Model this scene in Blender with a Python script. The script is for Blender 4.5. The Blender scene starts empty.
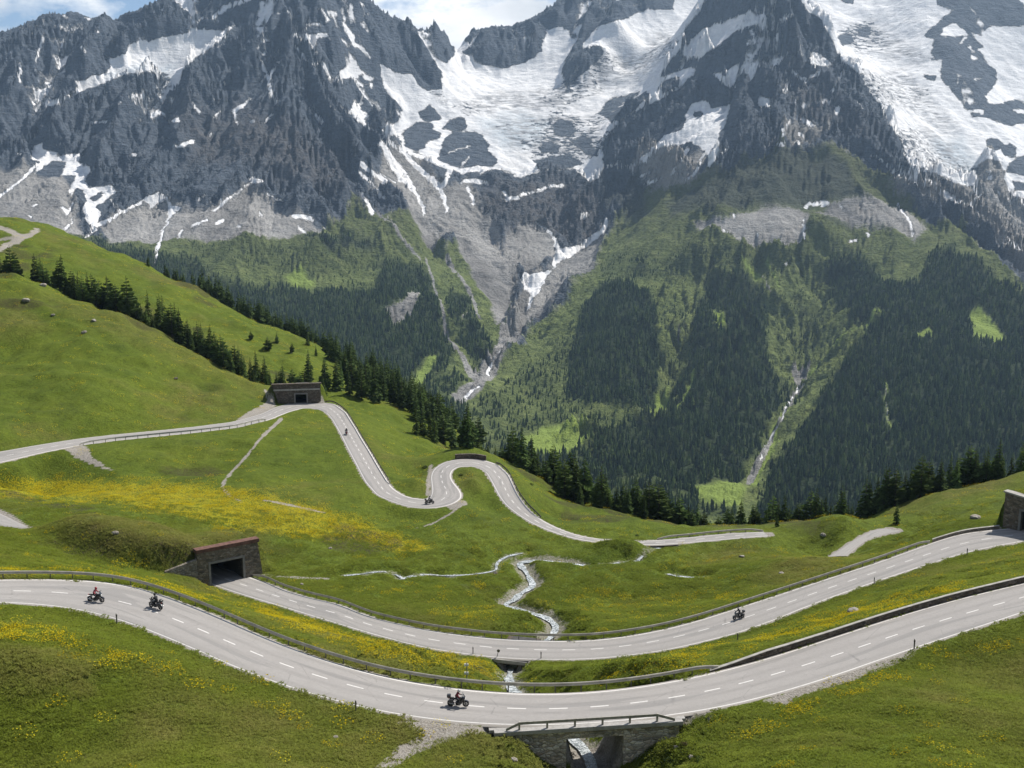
# light and air
SUN_E = 4.9
SKY_S = 0.085
EXPOSURE = 0.45
CLOUD_OFF = (4.2, 0.0, 0.0)
CLOUD_T = (0.52, 0.61)
HAZE = 3.8e-5
import bpy, math, random
import numpy as np
from mathutils import Vector, Matrix

random.seed(7)
RNG = np.random.default_rng(7)
scene = bpy.context.scene
COL = scene.collection
R = math.radians

# ------------------------------------------------------------------ camera geometry
F = 1050.0
TH = math.atan(184 / 1050.0)
CT, ST = math.cos(TH), math.sin(TH)


def ray(u, v):
    u = np.asarray(u, float); v = np.asarray(v, float)
    cx = (u - 512) / F; cy = (384 - v) / F
    return np.stack([cx, CT + cy * ST, -ST + cy * CT], -1)


def PH(u, v, h):
    d = ray(u, v)
    return d * (-np.asarray(h, float) / d[..., 2])[..., None]


def PY(u, v, Y):
    d = ray(u, v)
    return d * (np.asarray(Y, float) / d[..., 1])[..., None]


def proj(P):
    P = np.asarray(P, float)
    dep = P[..., 1] * CT - P[..., 2] * ST
    up = P[..., 1] * ST + P[..., 2] * CT
    dep = np.where(dep < 1, 1, dep)
    return 512 + F * P[..., 0] / dep, 384 - F * up / dep


# ------------------------------------------------------------------ noise
_perm = np.random.default_rng(3).permutation(4096)
_ang = np.random.default_rng(4).random(4096) * 2 * np.pi
_gx, _gy = np.cos(_ang), np.sin(_ang)
_val = np.random.default_rng(5).random(4096)


def _h(ix, iy, seed=0):
    return _perm[(_perm[(ix + seed * 131) & 4095] + iy) & 4095]


def perlin(x, y, seed=0):
    x = np.asarray(x, float); y = np.asarray(y, float)
    x0 = np.floor(x).astype(np.int64); y0 = np.floor(y).astype(np.int64)
    fx = x - x0; fy = y - y0
    ux = fx * fx * fx * (fx * (fx * 6 - 15) + 10); uy = fy * fy * fy * (fy * (fy * 6 - 15) + 10)

    def g(dx, dy):
        k = _h(x0 + dx, y0 + dy, seed)
        return _gx[k] * (fx - dx) + _gy[k] * (fy - dy)
    a = g(0, 0); b = g(1, 0); c = g(0, 1); d = g(1, 1)
    return (a + (b - a) * ux + (c - a) * uy + (a - b - c + d) * ux * uy) * 1.5


def fbm(x, y, oct=4, seed=0, gain=0.5, lac=2.03):
    s = 0; a = 1; t = 0
    for i in range(oct):
        s = s + a * perlin(x, y, seed + i); t += a
        a *= gain; x = x * lac + 17.3; y = y * lac - 9.1
    return s / t


def ridged(x, y, oct=5, seed=0, gain=0.5, lac=2.07):
    s = 0; a = 1; t = 0; w = 1.0
    for i in range(oct):
        n = 1 - np.abs(perlin(x, y, seed + i))
        n = n * n * w
        w = np.clip(n * 1.6, 0, 1)
        s = s + a * n; t += a
        a *= gain; x = x * lac + 31.7; y = y * lac + 11.9
    return s / t


def sstep(a, b, x):
    t = np.clip((x - a) / (b - a), 0, 1)
    return t * t * (3 - 2 * t)


def seg_dist(px, py, ax, ay, bx, by):
    dx, dy = bx - ax, by - ay
    L = dx * dx + dy * dy + 1e-12
    t = np.clip(((px - ax) * dx + (py - ay) * dy) / L, 0, 1)
    return np.hypot(px - ax - t * dx, py - ay - t * dy), t


def poly_sd(px, py, poly):
    """signed distance, positive inside"""
    poly = np.asarray(poly, float)
    best = np.full(px.shape, 1e9); ins = np.zeros(px.shape, bool)
    n = len(poly)
    for i in range(n):
        ax, ay = poly[i]; bx, by = poly[(i + 1) % n]
        d, _ = seg_dist(px, py, ax, ay, bx, by)
        best = np.minimum(best, d)
        c = (ay > py) != (by > py)
        if ay != by:
            ins ^= c & (px < (bx - ax) * (py - ay) / (by - ay) + ax)
    return np.where(ins, best, -best)


def poly_field(px, py, poly, margin=40):
    poly = np.asarray(poly, float)
    out = np.full(px.shape, -float(margin))
    m = (px > poly[:, 0].min() - margin) & (px < poly[:, 0].max() + margin) & (py > poly[:, 1].min() - margin) & (py < poly[:, 1].max() + margin)
    if m.any():
        out[m] = np.maximum(poly_sd(px[m], py[m], poly), -margin)
    return out


def line_field(px, py, pts, margin=40):
    """pts: (u, v, halfwidth); returns halfwidth - distance"""
    pts = np.asarray(pts, float)
    out = np.full(px.shape, -float(margin))
    m = (px > pts[:, 0].min() - margin) & (px < pts[:, 0].max() + margin) & (py > pts[:, 1].min() - margin) & (py < pts[:, 1].max() + margin)
    if m.any():
        x = px[m]; y = py[m]; o = out[m]
        for i in range(len(pts) - 1):
            d, t = seg_dist(x, y, pts[i, 0], pts[i, 1], pts[i + 1, 0], pts[i + 1, 1])
            o = np.maximum(o, pts[i, 2] * (1 - t) + pts[i + 1, 2] * t - d)
        out[m] = o
    return out


# ------------------------------------------------------------------ rbf
class RBF:
    def __init__(self, P, z, c=8.0, smooth=0.0):
        self.P = np.asarray(P, float); self.c = c
        n = len(P)
        A = np.zeros((n + 3, n + 3))
        D = np.hypot(self.P[:, None, 0] - self.P[None, :, 0], self.P[:, None, 1] - self.P[None, :, 1])
        A[:n, :n] = -np.sqrt(D * D + c * c) + np.eye(n) * -smooth
        A[:n, n] = 1; A[:n, n + 1:n + 3] = self.P / 100.0
        A[n:, :n] = A[:n, n:].T
        b = np.zeros(n + 3); b[:n] = z
        self.w = np.linalg.solve(A, b)

    def __call__(self, x, y):
        x = np.asarray(x, float); sh = x.shape
        x = x.ravel(); y = np.asarray(y, float).ravel()
        out = np.empty(len(x)); n = len(self.P)
        w = self.w[:n].astype(np.float32); px = self.P[:, 0].astype(np.float32); py = self.P[:, 1].astype(np.float32)
        for i in range(0, len(x), 20000):
            a = x[i:i + 20000].astype(np.float32); b = y[i:i + 20000].astype(np.float32)
            D = (a[:, None] - px[None]) ** 2; D += (b[:, None] - py[None]) ** 2; D += np.float32(self.c ** 2)
            np.sqrt(D, out=D)
            out[i:i + 20000] = -(D @ w)
        out += self.w[n] + self.w[n + 1] * x / 100 + self.w[n + 2] * y / 100
        return out.reshape(sh)


# ------------------------------------------------------------------ meshes
def mesh_np(name, V, quads=None, tris=None, smooth=False):
    me = bpy.data.meshes.new(name)
    V = np.asarray(V, np.float32)
    nq = 0 if quads is None else len(quads); nt = 0 if tris is None else len(tris)
    me.vertices.add(len(V)); me.vertices.foreach_set('co', V.ravel())
    me.loops.add(nq * 4 + nt * 3); me.polygons.add(nq + nt)
    lv = []; ls = []
    if nq:
        lv.append(np.asarray(quads, np.int32).ravel()); ls.append(np.arange(nq) * 4)
    if nt:
        lv.append(np.asarray(tris, np.int32).ravel()); ls.append(nq * 4 + np.arange(nt) * 3)
    me.loops.foreach_set('vertex_index', np.concatenate(lv).astype(np.int32))
    me.polygons.foreach_set('loop_start', np.concatenate(ls).astype(np.int32))
    me.polygons.foreach_set('use_smooth', np.full(nq + nt, smooth))
    me.update(calc_edges=True)
    return me


def attr(me, name, data, dom='POINT'):
    a = me.attributes.new(name, 'FLOAT', dom)
    a.data.foreach_set('value', np.asarray(data, np.float32).ravel())


def attr_col(me, name, data):
    a = me.attributes.new(name, 'FLOAT_VECTOR', 'POINT')
    a.data.foreach_set('vector', np.asarray(data, np.float32).ravel())


def grid_quads(nr, nc):
    i = np.arange(nr - 1)[:, None] * nc + np.arange(nc - 1)[None]
    return np.stack([i, i + 1, i + nc + 1, i + nc], -1).reshape(-1, 4)


def link(name, data, mat=None, parent=None, loc=None):
    o = bpy.data.objects.new(name, data); COL.objects.link(o)
    if mat is not None and data is not None:
        data.materials.clear(); data.materials.append(mat)
    if parent is not None:
        o.parent = parent
    if loc is not None:
        o.location = loc
    return o


def tag(o, label=None, cat=None, group=None, kind=None):
    if label: o['label'] = label
    if cat: o['category'] = cat
    if group: o['group'] = group
    if kind: o['kind'] = kind
    return o


def thing(name, label, cat, loc=(0, 0, 0), rz=0.0, group=None):
    o = bpy.data.objects.new(name, None); COL.objects.link(o)
    o.empty_display_size = 0.3
    o.location = loc; o.rotation_euler = (0, 0, rz)
    return tag(o, label, cat, group)


class MB:
    """collects boxes, tubes and lathes, builds ONE mesh"""
    def __init__(self):
        self.v = []; self.f = []

    def add(self, V, Fs, M=None):
        b = len(self.v)
        for p in V:
            self.v.append(tuple(M @ Vector(p)) if M is not None else tuple(p))
        for f in Fs:
            self.f.append(tuple(b + i for i in f))

    def box(self, x0, x1, y0, y1, z0, z1, M=None):
        V = [(x0, y0, z0), (x1, y0, z0), (x1, y1, z0), (x0, y1, z0), (x0, y0, z1), (x1, y0, z1), (x1, y1, z1), (x0, y1, z1)]
        self.add(V, [(3, 2, 1, 0), (4, 5, 6, 7), (0, 1, 5, 4), (1, 2, 6, 5), (2, 3, 7, 6), (3, 0, 4, 7)], M)

    def hexa(self, V, M=None):
        self.add(V, [(3, 2, 1, 0), (4, 5, 6, 7), (0, 1, 5, 4), (1, 2, 6, 5), (2, 3, 7, 6), (3, 0, 4, 7)], M)

    def tube(self, pts, rad, n=8, caps=True, M=None):
        pts = [Vector(p) for p in pts]
        if not hasattr(rad, '__len__'): rad = [rad] * len(pts)
        V = []; Fs = []
        up = Vector((0, 0, 1))
        for i, p in enumerate(pts):
            t = (pts[min(i + 1, len(pts) - 1)] - pts[max(i - 1, 0)]).normalized()
            s = t.cross(up)
            if s.length < 1e-3: s = t.cross(Vector((1, 0, 0)))
            s.normalize(); w = s.cross(t)
            for k in range(n):
                a = 2 * math.pi * k / n
                V.append(p + (s * math.cos(a) + w * math.sin(a)) * rad[i])
        for i in range(len(pts) - 1):
            for k in range(n):
                Fs.append((i * n + k, i * n + (k + 1) % n, (i + 1) * n + (k + 1) % n, (i + 1) * n + k))
        if caps:
            Fs.append(tuple(range(n - 1, -1, -1))); Fs.append(tuple((len(pts) - 1) * n + k for k in range(n)))
        self.add(V, Fs, M)

    def ellip(self, c, r, nu=12, nv=8, M=None):
        V = [(c[0], c[1], c[2] - r[2])]; Fs = []
        for j in range(1, nv):
            a = -math.pi / 2 + math.pi * j / nv
            for k in range(nu):
                b = 2 * math.pi * k / nu
                V.append((c[0] + r[0] * math.cos(a) * math.cos(b), c[1] + r[1] * math.cos(a) * math.sin(b), c[2] + r[2] * math.sin(a)))
        V.append((c[0], c[1], c[2] + r[2]))
        for k in range(nu): Fs.append((0, 1 + (k + 1) % nu, 1 + k))
        for j in range(nv - 2):
            for k in range(nu):
                a = 1 + j * nu + k; b = 1 + j * nu + (k + 1) % nu
                Fs.append((a, b, b + nu, a + nu))
        t = len(V) - 1
        for k in range(nu): Fs.append((t, 1 + (nv - 2) * nu + k, 1 + (nv - 2) * nu + (k + 1) % nu))
        self.add(V, Fs, M)

    def torus(self, c, Rr, r, axis='y', n=20, m=8, M=None):
        V = []; Fs = []
        for i in range(n):
            a = 2 * math.pi * i / n
            for j in range(m):
                b = 2 * math.pi * j / m
                q = Rr + r * math.cos(b)
                x, z, y = q * math.cos(a), q * math.sin(a), r * math.sin(b)
                V.append((c[0] + x, c[1] + y, c[2] + z))
        for i in range(n):
            for j in range(m):
                Fs.append((i * m + j, i * m + (j + 1) % m, ((i + 1) % n) * m + (j + 1) % m, ((i + 1) % n) * m + j))
        self.add(V, Fs, M)

    def prism(self, prof, y0, y1, M=None):
        """profile in xz, extruded along y"""
        n = len(prof)
        V = [(x, y0, z) for x, z in prof] + [(x, y1, z) for x, z in prof]
        Fs = [tuple(range(n)), tuple(range(2 * n - 1, n - 1, -1))]
        for i in range(n): Fs.append((i, n + i, n + (i + 1) % n, (i + 1) % n))
        self.add(V, Fs, M)

    def mesh(self, name, smooth=False, bevel=0.0):
        me = bpy.data.meshes.new(name)
        me.from_pydata(self.v, [], self.f)
        import bmesh
        bm = bmesh.new(); bm.from_mesh(me)
        bmesh.ops.recalc_face_normals(bm, faces=bm.faces)
        if bevel > 0:
            es = [e for e in bm.edges if len(e.link_faces) == 2 and e.calc_face_angle(0) > 0.6]
            bmesh.ops.bevel(bm, geom=es, offset=bevel, segments=1, affect='EDGES', clamp_overlap=True)
        bm.to_mesh(me); bm.free()
        me.polygons.foreach_set('use_smooth', np.full(len(me.polygons), smooth))
        return me

    def build(self, name, mat, parent=None, smooth=False, bevel=0.0, loc=None):
        return link(name, self.mesh(name, smooth, bevel), mat, parent, loc)


# ------------------------------------------------------------------ node helpers
class NT:
    def __init__(self, name, rough=0.9):
        self.m = bpy.data.materials.new(name); self.m.use_nodes = True
        self.t = self.m.node_tree; self.n = self.t.nodes; self.l = self.t.links
        self.b = self.n['Principled BSDF']; self.out = self.n['Material Output']
        self.b.inputs['Roughness'].default_value = rough
        self.b.inputs['Specular IOR Level'].default_value = 0.25

    def node(self, t, **kw):
        n = self.n.new(t)
        for k, v in kw.items(): setattr(n, k, v)
        return n

    def put(self, sock, v):
        if hasattr(v, 'is_output'): self.l.new(v, sock)
        elif v is not None: sock.default_value = v

    def obj(self):
        return self.node('ShaderNodeTexCoord').outputs['Object']

    def pos(self):
        return self.node('ShaderNodeNewGeometry').outputs['Position']

    def attr(self, name, out='Fac'):
        return self.node('ShaderNodeAttribute', attribute_name=name).outputs[out]

    def noise(self, vec, scale, detail=4, rough=0.55, out='Fac', dist=0.0, dim='3D'):
        n = self.node('ShaderNodeTexNoise', noise_dimensions=dim)
        if vec is not None: self.l.new(vec, n.inputs['Vector'])
        n.inputs['Scale'].default_value = scale; n.inputs['Detail'].default_value = detail
        n.inputs['Roughness'].default_value = rough; n.inputs['Distortion'].default_value = dist
        return n.outputs[out]

    def voro(self, vec, scale, feature='F1', out='Distance'):
        n = self.node('ShaderNodeTexVoronoi', feature=feature)
        if vec is not None: self.l.new(vec, n.inputs['Vector'])
        n.inputs['Scale'].default_value = scale
        return n.outputs[out]

    def math(self, op, a, b=None, c=None, clamp=False):
        n = self.node('ShaderNodeMath', operation=op, use_clamp=clamp)
        self.put(n.inputs[0], a)
        if b is not None: self.put(n.inputs[1], b)
        if c is not None: self.put(n.inputs[2], c)
        return n.outputs[0]

    def ramp(self, fac, stops, interp='LINEAR'):
        n = self.node('ShaderNodeValToRGB'); cr = n.color_ramp; cr.interpolation = interp
        while len(cr.elements) < len(stops): cr.elements.new(0.5)
        for e, (p, c) in zip(cr.elements, stops):
            e.position = p; e.color = (c, c, c, 1) if isinstance(c, (int, float)) else (*c, 1)
        self.put(n.inputs[0], fac)
        return n.outputs[0]

    def mr(self, v, a, b, c=0.0, d=1.0, smooth=False):
        n = self.node('ShaderNodeMapRange', clamp=True)
        if smooth: n.interpolation_type = 'SMOOTHSTEP'
        self.put(n.inputs[0], v)
        for i, q in enumerate((a, b, c, d)): self.put(n.inputs[1 + i], q)
        return n.outputs[0]

    def mix(self, fac, a, b, mode='MIX'):
        n = self.node('ShaderNodeMix', data_type='RGBA', blend_type=mode)
        self.put(n.inputs[0], fac)
        for s, v in ((n.inputs[6], a), (n.inputs[7], b)):
            if isinstance(v, tuple) and len(v) == 3: v = (*v, 1)
            self.put(s, v)
        return n.outputs[2]

    def bump(self, h, strength=0.5, dist=0.1, normal=None):
        n = self.node('ShaderNodeBump')
        n.inputs['Strength'].default_value = strength; n.inputs['Distance'].default_value = dist
        self.put(n.inputs['Height'], h)
        if normal is not None: self.put(n.inputs['Normal'], normal)
        return n.outputs[0]

    def mapping(self, vec, scale=(1, 1, 1), rot=(0, 0, 0)):
        n = self.node('ShaderNodeMapping'); self.l.new(vec, n.inputs['Vector'])
        n.inputs['Scale'].default_value = scale; n.inputs['Rotation'].default_value = rot
        return n.outputs[0]

    def color(self, c):
        if isinstance(c, tuple) and len(c) == 3: c = (*c, 1)
        self.put(self.b.inputs['Base Color'], c)

    def normal(self, s):
        self.l.new(s, self.b.inputs['Normal'])


def plain(name, col, rough=0.6, metal=0.0, var=0.15, scale=6.0, spec=0.3):
    t = NT(name, rough)
    n = t.noise(t.obj(), scale, 5)
    lo = tuple(c * (1 - var) for c in col); hi = tuple(min(1, c * (1 + var)) for c in col)
    t.color(t.ramp(n, [(0.3, lo), (0.7, hi)]))
    t.b.inputs['Metallic'].default_value = metal
    t.b.inputs['Specular IOR Level'].default_value = spec
    return t.m
# ================================================================== ROADS (centre, edges, levels)
def pairs_from_tables(top, bot, hs, us):
    t = np.array(top, float); b = np.array(bot, float); h = np.array(hs, float)
    return [((u, np.interp(u, t[:, 0], t[:, 1])), (u, np.interp(u, b[:, 0], b[:, 1])), np.interp(u, h[:, 0], h[:, 1])) for u in us]


ROAD1 = pairs_from_tables(
    [(-200, 592), (-100, 583), (0, 579.6), (104.7, 580), (139.6, 587), (174.5, 600), (209, 613.4), (244, 629), (279, 646.6), (340, 666), (362, 675.6), (424, 686.5), (486, 694), (556, 696.4), (607, 693.3), (658, 685.7), (708.5, 675.5), (740, 668), (819.5, 643), (889, 619.5), (959, 599), (1024, 583.7), (1100, 567), (1250, 545)],
    [(-200, 612), (-100, 604), (0, 601), (35, 601.5), (87, 608), (122, 619), (174.5, 639.6), (244, 671), (279, 684), (340, 702.4), (362, 708.7), (424, 719), (486, 725), (556, 725.5), (607, 722.5), (658, 717), (696, 712), (740, 703.5), (819.5, 681), (889, 656), (959, 633), (1024, 611.7), (1100, 586), (1250, 555)],
    [(-200, 40), (0, 43), (200, 45), (340, 46.6), (486, 48), (740, 48), (889, 47), (1024, 45.5), (1250, 43)],
    [-200, -140, -80, -30, 20, 60, 95, 125, 155, 185, 215, 245, 275, 305, 340, 375, 410, 450, 486, 520, 556, 590, 625, 660, 700, 740, 780, 820, 860, 900, 940, 980, 1024, 1080, 1160, 1250])
ROAD2 = [((214, 565), (183, 571), 63.0), ((246, 577), (213, 584.5), 63.0), ((262, 581.5), (238, 593), 63.0)] + pairs_from_tables(
    [(246, 577), (300, 596.6), (340, 605), (362, 616.0), (424, 630.7), (486, 638.8), (545, 642), (607, 640.8), (680, 627.4), (750, 604.7), (819.5, 582), (889, 559.3), (930, 544), (959, 534), (1001, 529.5), (1040, 527), (1100, 524)],
    [(216, 585), (300, 612), (340, 624), (362, 631), (424, 647.8), (486, 656.6), (540, 660), (600, 658.6), (658, 651.8), (690, 644.8), (750, 629.8), (819.5, 601), (889, 576.8), (959, 554), (994, 545.5), (1024, 541.5), (1060, 538), (1100, 535)],
    [(250, 63), (486, 63), (620, 62), (750, 60), (889, 57), (1001, 54.5), (1100, 53.5)],
    [285, 312, 340, 370, 400, 430, 460, 490, 525, 560, 595, 630, 665, 700, 735, 770, 805, 840, 875, 910, 940, 965, 985, 1001]) + [((1011, 528.8), (1025, 541), 54.5), ((1020, 528.6), (1046, 536), 54.5), ((1034, 522.5), (1060, 529), 54.5)]
ROAD3 = [((-150, 470), (-150, 484), 54), ((-60, 460), (-60, 472), 55.3), ((0, 452), (0, 462.5), 56), ((40, 445), (40, 453), 56.5), ((78, 439), (78, 445.5), 57), ((117, 434.6), (117, 440.2), 57.4), ((156, 431), (156, 436.3), 57.8),
         ((195, 427), (195, 432.5), 58.2), ((234, 422), (235, 427.8), 58.7), ((262, 414), (268, 420), 59.1), ((277, 407), (288, 412), 59.4), ((294, 402.6), (303, 407.8), 59.5), ((317, 401.9), (318, 408.6), 59.6),
         ((334, 404), (327, 413), 59.8), ((345.5, 412.5), (333, 420), 60), ((355, 428), (341, 434), 60.4), ((362, 440), (348, 448), 60.8), ((369, 451), (356, 463), 61.3), ((380, 470), (366, 482), 61.9),
         ((391, 488), (378, 495.5), 62.4), ((404, 496.5), (396, 503), 62.7), ((418, 499.5), (414, 508), 62.9), ((427, 499.5), (434, 508.5), 63), ((431, 497.5), (450, 505.5), 63), ((432.5, 494), (462, 498.5), 62.8),
         ((433, 489), (459.5, 490.5), 62.6), ((432, 482), (452, 482), 62.4), ((431.5, 476), (449.5, 476), 62.2), ((434, 469.5), (451.5, 470.5), 62), ((444, 462.3), (457, 467), 61.8), ((458, 459), (465, 466), 61.7), ((478, 459), (477, 466.3), 61.8),
         ((496, 464), (487, 472.5), 62.2), ((508, 474.5), (493, 483), 62.7), ((516, 494), (500, 496.5), 63.5), ((523, 504.5), (507, 505.5), 64), ((532, 514), (519, 515), 64.5), ((543, 521.5), (533, 523.5), 64.9), ((557, 528.5), (549, 530.5), 65.2),
         ((575, 535), (571, 538), 65.4), ((595, 539), (594, 542), 65.5), ((622, 541), (622, 544), 65.5), ((650, 541.3), (652, 545), 65.4), ((682, 538.5), (684, 543), 65.2), ((725, 534), (728, 539), 64.8), ((752, 532.5), (756, 536.5), 64.5), ((764, 532.2), (768, 536), 64.4)]
ROAD4 = [((-60, 500), (-60, 523), 55.5), ((-28, 503.5), (-28, 525), 55.5), ((0, 513.5), (0, 525.8), 55.5), ((14, 520.7), (14, 527), 55.6), ((27, 527), (27, 528.2), 55.7)]
ROAD5 = [((828, 557), (846, 556), 64.2), ((836, 552.5), (852, 551), 64.1), ((845, 546.5), (858, 545.5), 64), ((855, 540), (866, 540), 63.9), ((864, 534.5), (876, 536.5), 63.8), ((872, 530.8), (889, 532.8), 63.7), ((884, 528.5), (903, 531.3), 63.6)]


def smooth1(a, s):
    if s <= 0: return a
    r = int(3 * s); k = np.exp(-0.5 * (np.arange(-r, r + 1) / s) ** 2); k /= k.sum()
    p = np.concatenate([2 * a[0] - a[r:0:-1], a, 2 * a[-1] - a[-2:-r - 2:-1]])
    return np.convolve(p, k, 'valid')


class Road:
    def __init__(self, pairs, step=0.5, sm=3.0):
        A = np.array([PH(p[0][0], p[0][1], p[2]) for p in pairs]); B = np.array([PH(p[1][0], p[1][1], p[2]) for p in pairs])
        C = (A + B) / 2
        s = np.concatenate([[0], np.cumsum(np.linalg.norm(np.diff(C, axis=0), axis=1))])
        n = max(8, int(s[-1] / step)); q = np.linspace(0, s[-1], n)
        f = lambda X: np.stack([smooth1(np.interp(q, s, X[:, k]), sm / (s[-1] / n)) for k in range(3)], 1)
        self.A, self.B = f(A), f(B)
        self.C = (self.A + self.B) / 2
        t = np.gradient(self.C[:, :2], axis=0); t /= np.linalg.norm(t, axis=1)[:, None] + 1e-9
        self.t = t
        ab = (self.A - self.B)[:, :2]
        self.hw = 0.5 * np.abs(ab[:, 0] * t[:, 1] - ab[:, 1] * t[:, 0])
        self.s = np.concatenate([[0], np.cumsum(np.linalg.norm(np.diff(self.C, axis=0), axis=1))])

    def near(self, x, y):
        """lateral distance from the road edge, level of the road there"""
        d = np.full(x.shape, 1e6); z = np.zeros(x.shape); si = np.zeros(x.shape, np.int32)
        c = self.C
        m = (x > c[:, 0].min() - 14) & (x < c[:, 0].max() + 14) & (y > c[:, 1].min() - 14) & (y < c[:, 1].max() + 14)
        ii = np.nonzero(m.ravel())[0]
        X = x.ravel(); Y = y.ravel(); df = d.ravel(); zf = z.ravel(); sf = si.ravel()
        for k in range(0, len(ii), 20000):
            j = ii[k:k + 20000]
            D = (X[j][:, None].astype(np.float32) - c[None, :, 0].astype(np.float32)) ** 2 + (Y[j][:, None].astype(np.float32) - c[None, :, 1].astype(np.float32)) ** 2
            a = D.argmin(1)
            df[j] = np.sqrt(D[np.arange(len(j)), a]) - self.hw[a]; zf[j] = c[a, 2]; sf[j] = a
        # level: from the whole surface, not the centre line alone
        cl = np.concatenate([self.A * (1 - f) + self.B * f for f in np.linspace(-0.12, 1.12, 9)]).astype(np.float32)
        jj = np.nonzero(df < 6)[0]
        for k in range(0, len(jj), 4000):
            j = jj[k:k + 4000]
            D = (X[j][:, None].astype(np.float32) - cl[None, :, 0]) ** 2 + (Y[j][:, None].astype(np.float32) - cl[None, :, 1]) ** 2
            zf[j] = cl[D.argmin(1), 2]
        return df.reshape(x.shape), zf.reshape(x.shape), sf.reshape(x.shape)


roads = [Road(ROAD1, sm=4.0), Road(ROAD2, sm=2.0), Road(ROAD3, sm=1.5), Road(ROAD4, sm=1.0), Road(ROAD5, sm=1.0)]
ROAD_NAMES = ['road', 'road', 'road', 'road', 'road']

# ================================================================== NEAR TERRAIN
CP_H = [  # u, v, height below the camera
    (420, 600, 64), (420, 570, 65), (600, 600, 65.5), (560, 560, 65.5), (500, 545, 65), (650, 580, 65), (700, 600, 63.3), (800, 560, 61.5), (300, 575, 63.2), (300, 545, 62.5), (330, 522, 62),
    (420, 530, 64), (480, 520, 64), (600, 520, 67), (700, 560, 65), (760, 555, 64), (340, 500, 61.5), (300, 470, 60.8), (320, 440, 60), (250, 480, 60), (880, 550, 61.5), (412, 478, 63.2), (403, 455, 64.5), (475, 486, 62.6), (420, 450, 65.5)]
CP_Y = [  # u, v, distance ahead of the camera
    (0, 572, 118), (0, 552, 136), (0, 533, 160), (70, 562, 153), (100, 520, 182), (200, 520, 190), (100, 500, 203), (0, 490, 206), (200, 500, 207), (0, 472, 222), (100, 460, 232), (200, 460, 240), (190, 440, 252),
    (60, 575, 122), (120, 578, 124), (170, 592, 122), (150, 573, 157),
    (0, 440, 236), (0, 400, 264), (0, 350, 296), (0, 300, 326), (0, 277, 346), (60, 288, 346), (130, 320, 341), (200, 355, 331), (262, 385, 319),
    (100, 420, 258), (100, 380, 281), (100, 340, 309), (200, 400, 289), (200, 378, 308), (50, 330, 311),
    (0, 258, 455), (0, 223, 560), (60, 233, 560), (100, 250, 545), (150, 268, 530), (200, 292, 515), (250, 318, 500), (300, 340, 480), (350, 365, 460), (400, 395, 430), (440, 420, 400),
    (60, 270, 455), (100, 290, 450), (200, 330, 430), (280, 362, 405), (330, 385, 385), (375, 405, 362),
    (380, 425, 316), (430, 452, 283), (450, 452, 275), (500, 461, 262), (560, 500, 240), (600, 510, 236), (650, 520, 232), (700, 527, 230), (760, 530, 228), (820, 529, 226), (870, 520, 226), (920, 501, 226), (970, 488, 226), (1024, 472, 226),
    (540, 508, 222), (900, 530, 200), (950, 512, 203), (1000, 495, 208), (850, 560, 172), (940, 525, 180),
    (0, 768, 77), (200, 768, 75), (350, 740, 86), (400, 768, 82), (0, 680, 86), (0, 622, 101), (120, 700, 86), (250, 740, 82), (480, 757, 84.5), (700, 757, 85), (760, 762, 79), (850, 740, 81), (900, 700, 89), (1024, 700, 88), (1024, 768, 74), (1024, 640, 105), (960, 660, 102), (120, 650, 95)]
CP_X = [  # x, y, height below the camera
    (0, 50, 34), (-60, 50, 32), (60, 50, 32), (0, 22, 20), (-60, 20, 18), (60, 20, 18), (0, 0, 8), (-80, 0, 6), (80, 0, 6), (0, -40, -5), (-80, -40, -8), (80, -40, -8), (-150, 60, 25), (150, 60, 27),
    (60, 335, 125), (130, 335, 125), (200, 330, 118), (0, 425, 114), (60, 450, 190), (200, 450, 190), (-40, 500, 130), (340, 300, 95), (340, 200, 55), (250, 150, 42), (-300, 640, 60), (-150, 640, 130), (0, 600, 220), (200, 600, 260), (340, 600, 260),
    (-340, 540, -10), (-340, 300, 0), (-340, 150, 12), (-200, 120, 26), (-200, 40, 12), (200, 40, 20), (-200, 200, 46), (-300, 420, 12), (-225, 400, 27), (-180, 385, 40), (-130, 375, 54), (-85, 350, 64), (180, 110, 38)]
pts = [PH(u, v, h) for u, v, h in CP_H] + [PY(u, v, y) for u, v, y in CP_Y] + [np.array([x, y, -h]) for x, y, h in CP_X]
for rd in roads:
    k = np.arange(0, len(rd.C), 14)
    for e in (rd.A, rd.B): pts += [p for p in e[k]]
# the three tunnel portals: foot of the face left and right, level, height of the wall
PORTALS = []
for (ul, vl), (ur, vr), h_, ht in (((199, 588.5), (259, 575.5), 63.0, 6.0), ((273, 404.2), (321, 402.6), 59.4, 5.6), ((1002.5, 527.3), (1062, 541.5), 54.5, 6.1)):
    a, b = PH(ul, vl, h_ + 0.05), PH(ur, vr, h_ + 0.05)
    ax = (b - a)[:2]; Lf = float(np.hypot(*ax)); ax = ax / Lf
    PORTALS.append(dict(o=a, ax=ax, ay=np.array([-ax[1], ax[0]]), L=Lf, H=ht))
def in_bore(p):
    for pt in PORTALS:
        ly = float(np.dot(p[:2] - pt['o'][:2], pt['ay'])); lx = float(np.dot(p[:2] - pt['o'][:2], pt['ax']))
        if 0.3 < ly < 20 and -2 < lx < pt['L'] + 2: return True
    return False


pts = np.array([p for p in pts if not in_bore(p)])
# drop near duplicates
keep = []
for i, p in enumerate(pts):
    if all(np.hypot(*(p[:2] - pts[j][:2])) > 1.5 for j in keep): keep.append(i)
pts = pts[keep]
near_rbf = RBF(pts[:, :2], pts[:, 2], c=6.0, smooth=0.15)

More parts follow.
